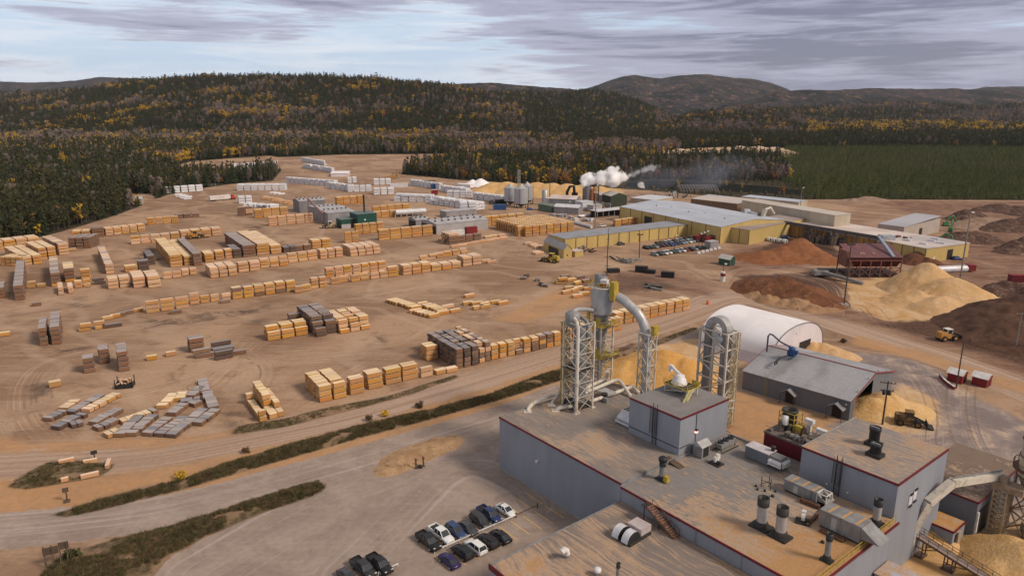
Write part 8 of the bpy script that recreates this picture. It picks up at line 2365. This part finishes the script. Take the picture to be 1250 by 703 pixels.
for k in (0, 1): q = (rc_ - rb_) * k; mb.bar((q.x, q.y, 0), (q.x, q.y, 1.0), .2)
solo('parking_rail', mb, M_RUST, 'rusty thin continuation of the rail over empty stalls', 'rail', rb_ + Vector((0, 0, .03)))
mb = MB(); q0 = W(462, 702); q1 = W(486, 691); mb.bar((0, 0, .5), (q1 - q0) + Vector((0, 0, .5)), .16, .2)
for k in (0, 1): q = (q1 - q0) * k; mb.bar((q.x, q.y, 0), (q.x, q.y, .5), .14)
solo('parking_rail', mb, M_WHITE, 'white rail in front of the two pickups at the bottom edge', 'rail', q0 + Vector((0, 0, .03)))
t_ = NT('stall_paint'); nn = t_.noise(t_.coord('Position'), 3.0, 4, .6)
M_STRIPE = t_.set(t_.mix(t_.ramp(nn, .42, .62), (.68, .40, .12), (.52, .33, .15)), .8)
ba, bb = toAB(ra); ba2, bb2 = toAB(rc_)
mb = MB(); st = 2.72
for k in range(10):
 b = bb - .3 + k * st; a = ba + (ba2 - ba) * (b - bb) / (bb2 - bb)
 for s0, s1 in ((-5.6, -.4), (.4, 5.6)):
  if k in (2, 3, 4, 5) and False: continue
  vs = [AB(a + s0, b - .1), AB(a + s1, b - .1), AB(a + s1, b + .1), AB(a + s0, b + .1)]
  mb.add([(p.x, p.y, .034) for p in vs], [(0, 1, 2, 3)])
for x0, y0, x1, y1 in ((452, 684, 446, 680), (440, 705, 431, 698)):
 p, q = W(x0, y0), W(x1, y1); d = (q - p).normalized().cross(Vector((0, 0, 1))) * .06
 mb.add([(v.x, v.y, .034) for v in (p - d, p + d, q + d, q - d)], [(0, 1, 2, 3)])
tag(mb.build('parking_stripes', M_STRIPE), kind='structure')
def loader(px, py, rz, label, s=1.0, body=M_YEL, canopy=None, bucket=True, fork=False):
 t = thing('wheel_loader', label, 'wheel loader', W(px, py), rz); t.scale = (s, s, s)
 mb = MB(); mb.bx(-3.4, -.3, -1.1, 1.1, .9, 2.2); mb.bx(-3.3, -1.3, -.95, .95, 2.2, 2.7); mb.bx(-.2, 1.6, -.8, .8, .8, 1.7); P('body', mb, body, t)
 mb = MB(); mb.bx(-1.25, .35, -.85, .85, 2.15, 3.4); P('cab', mb, M_GLASS, t)
 mb = MB(); mb.bx(-1.4, .5, -1.0, 1.0, 3.4, 3.55)
 for x in (-1.25, .35):
  for y in (-.85, .85): mb.bar((x, y, 2.1), (x, y, 3.4), .12)
 P('cab_roof', mb, canopy or body, t)
 for x in (-2.3, 1.3):
  for y in (-1.15, 1.15):
   mb = MB(); mb.tube([(x, y - .32, .85), (x, y + .32, .85)], .85, 16); wh = P('wheel', mb, M_RUBBER, t); mb = MB(); mb.tube([(x, y - .34, .85), (x, y + .34, .85)], .4, 10); P('rim', mb, body, wh)
 mb = MB()
 for y in (-.6, .6): mb.bar((.6, y, 2.0), (3.3, y, .9), .24, .4)
 P('lift_arm', mb, M_DARK if body is not M_YEL else body, t)
 mb = MB()
 if fork:
  for y in (-.6, .6): mb.bar((3.2, y, .3), (5.2, y, .3), .2, .14)
  mb.bx(3.1, 3.3, -1.2, 1.2, .2, 1.6)
 else:
  pr = [(3.2, 1.6), (3.1, .6), (3.5, .25), (4.8, .2), (4.7, .32), (3.7, .45), (3.35, .8), (3.4, 1.5)]
  mb.add([(x, y, z) for y in (-1.5, 1.5) for x, z in pr], [tuple(range(7, -1, -1)), tuple(range(8, 16))] + [(i, (i + 1) % 8, 8 + (i + 1) % 8, 8 + i) for i in range(8)])
 P('bucket' if not fork else 'fork', mb, M_DARK, t)
 return t
loader(1111, 519, radians(-22), 'dirty dark yellow wheel loader on the apron below the shed sawdust', 1.0, mat('dirty_yellow', (.23, .125, .025), (.075, .055, .04), 1.0, .6, contrast=(.42, .58)))
loader(1157, 415, radians(12), 'yellow wheel loader with white cab roof at the foot of the dark bark heap', 1.1, mat('machine_orange', (.55, .27, .06), (.40, .20, .06), 1.0, .5), M_WHITE)
loader(672, 320, radians(150), 'yellow wheel loader in front of the gable shed', 1.25)
loader(240, 291, radians(20), 'orange fork loader standing before the pale row behind the deep rows', 1.25, mat('machine_orange', (.55, .27, .06)), None, False, True)
loader(402, 278.5, radians(200), 'pale yellow fork loader beside the wide grey kiln', 1.2, mat('machine_pale', (.50, .38, .22), (.38, .28, .16), 1, .6), M_WHITE, False, True)
t = thing('scrap_bin', 'black open steel bin filled with pale offcuts on the bare yard', 'scrap bin', W(153, 472), radians(15))
mb = MB()
for x0, x1, y0, y1 in ((-2.1, 2.1, -1.5, -1.35), (-2.1, 2.1, 1.35, 1.5), (-2.1, -1.95, -1.35, 1.35), (1.95, 2.1, -1.35, 1.35)): mb.bx(x0, x1, y0, y1, 0, 1.3)
for x in (-2.05, 2.05):
 for y in (-1.4, 1.4): mb.bar((x, y, 0), (x, y, 2.7), .2)
P('frame', mb, M_BLACK, t)
mb = MB(); r_ = random.Random(2)
for k in range(16): mb.box((r_.uniform(-1.5, 1.5), r_.uniform(-1, 1), 1.0 + k * .07), (r_.uniform(.8, 1.8), r_.uniform(.25, .5), .28), r_.uniform(0, 3))
P('offcuts', mb, WD['pale'], t)
t = thing('semi_truck', 'white trailer truck with red cab parked in the upper yard', 'truck', W(256, 246), atan2((W(284, 243.5) - W(256, 246)).y, (W(284, 243.5) - W(256, 246)).x))
mb = MB(); mb.bx(0, 16, -1.3, 1.3, 1.1, 4.1); P('trailer', mb, M_WHITE, t)
mb = MB(); mb.bx(5, 11.5, -1.33, -1.305, 2.4, 3.1); P('lettering', mb, mat('faded_red_letters', (.55, .18, .16), (.70, .55, .53), 1.6, .6, 0, (3, 1, 1), (.45, .55)), t)
mb = MB(); mb.bx(16.8, 18.6, -1.25, 1.25, .8, 3.9); mb.bx(18.6, 20.0, -1.1, 1.1, .8, 2.1); P('cab', mb, mat('truck_red', (.45, .045, .025), (.38, .04, .025), 1, .4), t)
for x in (1.5, 2.9, 4.2, 16.2, 17.4, 19.4):
 for y in (-1.1, 1.1):
  mb = MB(); mb.tube([(x, y - .18, .52), (x, y + .18, .52)], .52, 10); P('wheel', mb, M_RUBBER, t)
mb = MB(); mb.bx(18.55, 18.63, -1.0, 1.0, 2.4, 3.5); P('windscreen', mb, M_GLASS, t)
def crate(name, label, px, py, L, w, h, rz, m, cat='container', lid=None, group=None):
 t = thing(name, label, cat, W(px, py), rz, group)
 mb = MB(); mb.bx(-L / 2, L / 2, -w / 2, w / 2, .15, h)
 for k in range(int(L / 1.2) + 1): mb.bar((-L / 2 + k * 1.2, -w / 2 - .02, .2), (-L / 2 + k * 1.2, -w / 2 - .02, h), .12)
 P('body', mb, m, t)
 mb = MB(); mb.bx(-L / 2 - .06, L / 2 + .06, -w / 2 - .06, w / 2 + .06, h, h + .14); P('lid', mb, lid or m, t)
 return t
def hut(label, px, py, L, w, h, rz, wm, rm, rise=.9, name='hut', group=None):
 t = thing(name, label, 'hut', W(px, py), rz, group)
 mb = MB(); mb.prism(rect(-L / 2, L / 2, -w / 2, w / 2), 0, h)
 for x in (-L / 2, L / 2): mb.add([(x, -w / 2, h), (x, w / 2, h), (x, 0, h + rise)], [(0, 1, 2) if x > 0 else (0, 2, 1)])
 P('wall', mb, wm, t)
 mb = MB()
 for s in (-1, 1):
  v = [(-L / 2 - .3, s * (w / 2 + .3), h - .15), (L / 2 + .3, s * (w / 2 + .3), h - .15), (L / 2 + .3, 0, h + rise + .05), (-L / 2 - .3, 0, h + rise + .05)]
  v += [(x, y, z - .1) for x, y, z in v]
  mb.add(v, [(0, 1, 2, 3), (7, 6, 5, 4), (0, 4, 5, 1), (1, 5, 6, 2), (3, 2, 6, 7), (0, 3, 7, 4)])
 P('roof', mb, rm, t)
 mb = MB(); mb.bx(L / 2 - .02, L / 2 + .04, -.45, .45, 0, 1.9); P('door', mb, M_DARK, t)
 return t
hut('red hut with white gable roof, left of the pair, beside the utility pole', 1167.5, 465, 3.6, 3.4, 2.6, radians(-52), M_REDP, M_WHITE, 1.0)
hut('red hut with white gable roof, right of the pair', 1197.5, 469.5, 3.6, 3.4, 2.6, radians(-52), M_REDP, M_WHITE, 1.0)
hut('bright red hut with white roof near the yellow corner block', 866, 286, 6, 5, 3.2, RZY, M_REDP, M_WHITE, 1.2)
hut('green and white gabled hut by the road junction', 887, 323, 6, 4.5, 3.2, radians(-50), mat('green_hut', (.04, .09, .06), (.03, .07, .05), .5, .6), mat('white_green_roof', (.52, .50, .46)), 1.5)
for lab, x, y, L, w, h, rz, m, lid in (('maroon container left of the bright red sheds in the car park', 853, 294, 7, 3, 3, RZY, M_RED, M_REDP), ('red container in the car park before the brown container', 866, 295.5, 7, 3, 3, RZY, M_REDP, M_REDP),
                                       ('brown container with pale lid at the end of the car rows', 874, 294.5, 6, 3.4, 4, RZY, M_BROWN, M_PINKROOF), ('grey cabin at the end of the second car row', 868, 303.5, 6, 4, 4, RZY, M_KILN, M_KROOF),
                                       ('black open container near the cyclone tower pipes, left of two', 783, 332, 5.5, 2.6, 2.6, radians(-15), M_BLACK, M_DARK), ('low black container right beside the first black one', 793, 333.5, 5, 2.4, 1.6, radians(-25), M_BLACK, M_DARK),
                                       ('black container farther right among pipes', 815, 338.5, 5.5, 2.4, 2.4, radians(-20), M_BLACK, M_DARK), ('flat black heap of tyres behind the cyclone tower', 749, 332.5, 5, 3, 1.6, radians(10), M_RUBBER, M_RUBBER),
                                       ('dark container beside the road left of the light pole', 1008, 337, 7, 2.8, 3.2, 0, M_BLACK, M_DARK), ('blue open container at the foot of the left silo', 610, 256, 9, 4, 3.6, .1, M_BLUE, M_BLUE),
                                       ('black container behind the blue one by the silos', 611, 249.5, 8, 4, 3.5, .3, M_BLACK, M_BLACK), ('blue container at the end of a wrapped row', 529.5, 230.5, 5, 3, 4, .3, M_BLUE, M_BLUE),
                                       ('red container below the blue one near the wrapped rows', 530.5, 237.5, 5, 3, 4, .3, M_REDP, M_WHITE), ('red container behind the brown row by the silver kiln', 575, 285.5, 7, 3, 4, RZY, M_REDP, M_REDP),
                                       ('white wrapped crate beside the red container by the silver kiln', 558, 289, 8, 3.5, 3.6, RZY, M_WHITE, M_WHITE), ('red container at the right edge by the slash heap', 1245, 344, 9, 3, 3, 0, M_RED, M_REDP),
                                       ('long white trailer between the wrapped groups', 487, 229, 16, 3, 3.6, .35, M_WHITE2, M_WHITE), ('low flat trailer parked beside the pale door of the taller wing', 850, 280.5, 11, 3, 1.2, .15, M_DARK, M_PINKROOF),
                                       ('grey flatbed parked behind the wrapped row by the wood', 251, 227, 18, 3, 1.8, .12, M_GALVD, M_GALVD)):
 crate('container', lab, x, y, L, w, h, rz, m, 'container', lid)
for i in range(6):
 p = W(852.5, 309.5).lerp(W(877, 303.5), i / 5.0)
 mb = MB(); mb.prism([(-1.1, -.6), (1.1, -.6), (1.1, .6), (-1.1, .6)], 0, .5); mb.bx(-.95, .95, -.45, .45, .5, 1.0)
 solo('concrete_block', mb, M_WHITE2, 'white concrete block at the end of the car park, %s from left' % ordn(i + 1), 'concrete block', p, RZY, 'white concrete blocks along the car park')
for i in range(8):
 p = W(913 + i * 6.4, 291 + i * .9)
 mb = MB(); mb.tube([(0, -.9, 1.2), (0, .9, 1.2)], 1.25, 14, 0); mb.tube([(0, -.95, 1.2), (0, .95, 1.2)], .62, 10, 1)
 solo('wheel_reel', mb, [M_WHITE, M_BLACK], 'white round reel with black centre before the orange-board wall, %s from left' % ordn(i + 1), 'reel', p, RZY, 'white reels lying in a row')
for i in range(4):
 p = W(953 + i * 3.2, 288.5 - i * 1.1); mb = MB(); mb.tube([(0, -1.6, 1.3), (0, 1.6, 1.3)], 1.3, 12); mb.tube([(0, -1.65, 1.3), (0, 1.65, 1.3)], .6, 10)
 solo('steel_roll', mb, M_GALVD, 'dark grey steel roll behind the white reels, %s from left' % ordn(i + 1), 'roll', p, .5, 'dark rolls behind the reels')
for i in range(3):
 p, q = (W(x, y) for x, y in (((702, 273.5), (722, 279)), ((706, 266), (713, 265.5)), ((714, 265), (725, 263.5)))[i])
 mb = MB(); mb.tube([(0, 0, 1.0), (q - p) + Vector((0, 0, 1.0))], 1.0, 10)
 solo('culvert_pipe', mb, M_WHITE2, ['long white pipe lying on the ground beside the golden mill block', 'short white pipe, left of two in the mill yard', 'short white pipe, right of two in the mill yard'][i], 'pipe', p)
for i, (x, y) in enumerate(((639, 341), (643, 338.5), (656, 343), (661, 348.5), (665, 350))):
 t = thing('machine_part', ['small grey machine part lying left in the open yard', 'small dark machine part behind the grey one in the open yard', 'dark engine block lying in mid yard left of the loose lumber', 'long machine part with pale end lying nearer in mid yard', 'pale drum at the end of the long machine part'][i], 'machine part', W(x, y), i * .7)
 mb = MB(); mb.tube([(-1.4, 0, .7), (1.2, .2, .7)], .65, 10); P('drum', mb, M_GALVD if i % 2 == 0 else M_DARK, t)
 mb = MB(); mb.bx(-.9, .6, -.9, .9, 0, .9); P('frame', mb, M_RUST, t)
for i in range(6):
 p = W(794 + (i % 3) * 3.6, 349 + (i // 3) * 3 + (i % 3) * 1.0); mb = MB(); mb.tube([(-2.4, 0, .45), (2.4, 0, .45)], .45, 8)
 solo('steel_pipe', mb, M_GALVD if i % 2 else M_DARK, 'steel pipe on the dark ground right of the big duct, %s of six' % ordn(i + 1), 'pipe', p, radians(-35), 'pipes lying behind the roadside row')
for (x0, y0, x1, y1, lab) in ((99, 584, 121, 579, 'pale timber barrier at the lower right of the weedy island'), (102, 566, 119, 563, 'tan timber barrier at the top right of the weedy island'), (131, 572, 134, 563, 'short pale timber barrier at the tip of the weedy island'),
                              (72, 566, 91, 562, 'tan timber barrier along the top of the weedy island'), (75, 588, 84, 586, 'short timber barrier below the weedy island')):
 p, q = W(x0, y0), W(x1, y1); mb = MB(); mb.bar((0, 0, .4), (q - p) + Vector((0, 0, .4)), .8, .8); solo('timber_barrier', mb, WD['pale'], lab, 'barrier', p)
for x, y, lab in ((508, 571.5, 'left dark post beside the soil mound'), (517, 569, 'right dark post beside the soil mound')):
 mb = MB(); mb.cyl((0, 0, 0), .16, 1.7, 8); mb.lathe([(.2, 1.7), (.3, 1.85), (.25, 2.2), (.02, 2.35)], 10); mb.bx(-.3, .3, -.3, .3, 0, .12); solo('bollard_post', mb, M_RUST, lab, 'post', W(x, y))
mb = MB(); mb.bx(-.5, .5, -.3, .3, 0, .5); mb.bx(-.3, .3, -.2, .2, .5, .7); solo('concrete_stub', mb, M_DARK, 'small dark stub between the two posts beside the soil mound', 'stub', W(512.5, 571))
t = thing('sign_frame', 'timber sign frame with dark boards seen from behind among the weeds', 'sign frame', W(71, 690), radians(25)); t.scale = (.72, .72, .85)
mb = MB()
for x in (-2.2, -.7, .8, 2.2): mb.bar((x, 0, 0), (x, 0, 4.6), .22); mb.bar((x, -2.0, 0), (x, 0, 3.0), .14)
P('posts', mb, M_WOODD, t)
mb = MB(); mb.bx(-2.5, .5, .14, .26, 2.6, 4.2); mb.bx(.6, 2.6, .14, .26, 3.2, 4.7); P('boards', mb, M_WOODD, t)
mb = MB(); mb.cyl((0, 0, 0), .12, 1.9, 7); mb.bx(-.6, .6, -.08, .08, 1.5, 2.3); solo('road_sign', mb, M_DARK, 'small sign on a post beside the weedy island', 'road sign', W(116, 562), .6)
mb = MB(); mb.tube([(0, 0, 0), (.1, 0, 1.5), (-.1, 0, 2.6)], .14, 7); mb.bx(-.5, .5, -.1, .1, 2.0, 2.9); mb.bx(-.5, .5, -.5, .5, 0, .3); solo('road_sign', mb, M_WOODD, 'weathered post with sign at the tip of the long verge', 'road sign', W(82, 612), .5)
A = [W(x, y) for x, y in ((1147, 460), (1150, 464), (1154, 468), (1159, 472), (1165, 476))]
for i, (p, q) in enumerate(zip(A[:-1], A[1:])):
 mb = MB(); mb.bar((0, 0, .45), (q - p) * .96 + Vector((0, 0, .45)), .5, .9, 0); mb.bar((0, 0, .93), (q - p) * .96 + Vector((0, 0, .93)), .52, .10, 1)
 solo('road_barrier', mb, [M_REDP, M_WHITE], 'red barrier with white cap curving round the huts, %s from the far end' % ordn(i + 1), 'barrier', p, 0, 'red barriers round the huts')
for x, y, lab in ((864, 371.5, 'orange drum at the road junction'),):
 mb = MB(); mb.lathe([(.6, 0), (.55, 1.4), (.02, 1.5)], 12); mb.cyl((0, 0, 0), .8, .12, 12); solo('traffic_drum', mb, mat('orange_plastic', (.60, .14, .04), (.5, .12, .04), 1, .5), lab, 'drum', W(x, y))
p = W(882, 343)
mb = MB(); mb.cyl((0, 0, 0), 1.1, 2.2, 12, 0); mb.cyl((0, 0, 2.2), 1.1, 1.2, 12, 1); mb.cyl((0, 0, 3.4), 1.0, .6, 12, 0)
solo('marker_drum', mb, [M_WHITE, M_REDP], 'white drum with red band at the foot of a light pole by the junction', 'drum', p)
mb = MB(); mb.bar((0, 0, 2.4), (12, -14, .5), 1.5, 1.2); mb.bx(-3, 3, -1.5, 1.5, 1, 3); solo('stacker', mb, M_GALVD, 'grey mobile stacker conveyor beside the dark container', 'stacker', W(1001, 338))
mb = MB(); mb.bx(-3, 3, -1.3, 1.3, .8, 2.4); mb.tube([(0, 0, 2), (3, 0, 6), (7, 0, 4), (8, 0, 1)], .5, 8); mb.bx(-2.6, 2.6, -1.6, 1.6, 0, .8)
solo('excavator', mb, mat('machine_orange', (.55, .27, .06)), 'orange excavator beside the bushes at the back of the yard', 'excavator', W(478, 217.5))
mb = MB()
for k in range(5): mb.bar((k * 3.5, 0, .6), (k * 3.5 + 3, 1.5, .6), 1.2)
solo('log_row', mb, M_WOODD, 'row of dark logs at the edge of the bushes', 'logs', W(510, 222))
M_POLE = mat('pole_timber', (.10, .07, .055), (.06, .045, .04), 2, .9); M_POLES = mat('pole_steel', (.30, .27, .25), (.22, .19, .17), 1, .6, .3)
def pole(bx_, by, ty, label, arms=0, lamp=None, r=.16, m=M_POLE, box=None, base=False, rz=0.0, name='utility_pole', cat='pole'):
 p = W(bx_, by); h = Zat(p, ty)
 t = thing(name, label, cat, p, rz)
 mb = MB(); mb.tube([(0, 0, -.3), (0, 0, h)], [r * 1.15, r * .8], 8); P('shaft', mb, m, t)
 if arms:
  mb = MB()
  for k in range(arms):
   z = h - .5 - k * 1.9; mb.bar((-1.7 + .3 * k, 0, z), (1.7 - .3 * k, 0, z), .16)
   for x in (-1.5, -.7, .7, 1.5): mb.cyl((x * (1 - .2 * k), 0, z + .08), .07, .28, 6)
  P('crossarm', mb, m, t)
 if lamp:
  for s in lamp:
   mb = MB(); mb.box((s * .9, 0, h - .1), (1.0, .7, .5)); mb.bar((0, 0, h - .3), (s * .9, 0, h - .2), .12); P('lamp_head', mb, M_BLACK if len(lamp) > 1 else M_LAMP, t)
 if box:
  mb = MB(); mb.lathe([(.38, h - box), (.40, h - box + 1.1), (.05, h - box + 1.2)], 10, (.55, 0, 0)); mb.lathe([(.38, h - box), (.40, h - box + 1.1), (.05, h - box + 1.2)], 10, (-.6, 0, 0)); P('transformer', mb, M_DARK, t)
 if base:
  mb = MB(); mb.prism([(-1.4, -1.2), (1.4, -1.2), (1.4, 1.2), (-1.4, 1.2)], 0, 1.1); P('base', mb, M_CONC, t)
 return t
pole(1077, 518, 465, 'dark utility pole with two crossarms standing before the shed sawdust', 2, box=3.4, r=.2, rz=-.3)
pole(1167, 474, 415, 'utility pole between the two red huts and the barrier', 1, r=.18, rz=-.2)
pole(1239, 428, 381, 'grey pole on concrete block at the right edge before the dark bark heap', 1, r=.2, m=M_POLES, base=True)
pole(1030, 374, 298, 'tall light pole on concrete base between the bark heap and the golden heap', 0, (-1, 1), .24, base=True, m=M_POLE, name='light_pole', cat='light pole')
pole(1172, 340, 259, 'tall grey light pole beyond the golden sawdust heap', 0, (1,), .3, M_POLES, name='light_pole', cat='light pole')
pole(780, 318, 286, 'light pole with double black lamp box at the corner of the car park', 0, (-1, 1), .22, base=True, name='light_pole', cat='light pole')
pole(726, 285, 226, 'tall pale mast in the mill yard behind the long yellow wing', 0, (1,), .32, M_POLES, name='light_pole', cat='light pole')
pole(823, 306, 287, 'thin light pole between the car rows', 0, (1,), .16, M_POLE, name='light_pole', cat='light pole')
for i, x in enumerate((853, 857, 861)): pole(x, 304 - i * 1.5, 285 - i * 1.5, 'thin dark pole at the end of the car rows, %s from left' % ordn(i + 1), 0, (1,), .15, M_POLE, name='light_pole', cat='light pole')
pole(882, 341, 322, 'short light pole rising from the red-banded drum', 0, (1,), .15, name='light_pole', cat='light pole')
pole(671, 247, 224, 'dark pole in front of the chip heap', 0, (1,), .3, name='light_pole', cat='light pole')
pole(694, 258, 246, 'short lamp pole beside the small white-roofed store', 0, (1,), .2, M_POLES, name='light_pole', cat='light pole')
pole(707, 258, 246, 'second short lamp pole right of the small white-roofed store', 0, (1,), .2, M_POLES, name='light_pole', cat='light pole')
pole(976, 262, 229, 'thin pole in front of the tan hall', 0, (1,), .2, M_POLES, name='light_pole', cat='light pole')
pole(484, 217, 207, 'short pole beside the orange excavator', 1, r=.25)
pole(330, 222, 205, 'dead bare pole at the tip of the wood', 0, r=.3)
p = AB(ca, cb, 0); h0 = Zat(p, 347); h1 = Zat(p, 290)
mb = MB(); mb.tube([(0, 0, 0), (0, 0, h1 - h0)], [.14, .05], 6)
for k in range(4): mb.bar((-.7 + k * .1, 0, 2.2 + k * 2.0), (.7 - k * .1, 0, 2.2 + k * 2.0), .07)
solo('antenna', mb, M_DARK, 'thin antenna mast with rungs on top of the cyclone', 'antenna', AB(ca + .5, cb + .8, h0 + 2))
rg2 = random.Random(9)
for x, y, k, s, lab in ((222, 583, 3, .28, 'yellow-orange bush on the long verge'), (300, 553, 5, .2, 'small russet bush on the long verge, left'), (450, 513, 5, .2, 'small russet bush on the long verge, middle'), (470, 507, 3, .22, 'small yellowish bush on the long verge, right'),
      (512, 497, 5, .24, 'tall russet bush on the long verge'), (88, 683, 0, .30, 'round dark green bush beside the sign frame'), (1030, 418, 5, .22, 'lone bush beside the road behind the shed')):
 t = thing('bush', lab, 'bush', W(x, y)); t.scale = (s, s, s)
 tr, cr = KINDS[k][2][0]
 tr, cr = trunk_mb(3, .2), clump_mb(rg2, [(rg2.uniform(-3, 3), rg2.uniform(-3, 3), rg2.uniform(1.5, 5), 2.6, 2.2) for _ in range(9)], 40, .8)
 P('trunk', tr, L_BARK, t); P('crown', cr, L_PIN if k == 0 else KINDS[k][3], t)
for x, y, k, s in ((700, 222, 4, 1.35), (672, 222, 4, 1.4), (632, 219, 3, 1.3), (648, 219, 3, 1.2), (690, 221, 4, 1.0), (707, 221, 3, 1.0), (827, 232, 3, .8), (878, 228, 3, .6), (886, 229, 3, .6), (955, 240, 4, 1.0), (905, 232, 3, .6), (560, 213, 4, 1.0), (610, 217, 3, .8)):
 tr, cr = KINDS[k][2][0]; nm = KINDS[k][0]
 t = thing(nm + '_tree', '%s beyond the mill, %s' % (KINDS[k][1], {700: 'left of the steam', 672: 'bright round crown behind the chip heap', 632: 'behind the silos', 648: 'right of the silos', 690: 'small, behind the chip heap', 707: 'at the foot of the steam', 827: 'round bush by the river', 878: 'left of two bushes by the steel skeleton', 886: 'right of two bushes by the steel skeleton', 955: 'behind the tan hall', 905: 'low bush behind the brown hall', 560: 'in the bushes near the excavator', 610: 'behind the rounded white pile'}[x]), 'tree', W(x, y)); t.scale = (s, s, s)
 P('trunk', tr, KINDS[k][4], t); P('crown', cr, KINDS[k][3], t)
for o in list(scene.objects):
 if o.parent and o.parent.type == 'EMPTY' and o.name.split('.')[0] in ('roof_trim', 'roof_edge', 'roof_vents', 'roof_step', 'gutter', 'parapet', 'roof_patches', 'railing', 'wall_lamp', 'louvre', 'downpipe', 'ladder', 'wall_ribs', 'wall_pipes', 'doorway', 'door'):
  host = 'roof' if o.name.startswith(('roof', 'gutter', 'parapet', 'railing')) else 'wall'
  for q in o.parent.children:
   if q.name.split('.')[0] == host and q is not o:
    o.parent = q
    break
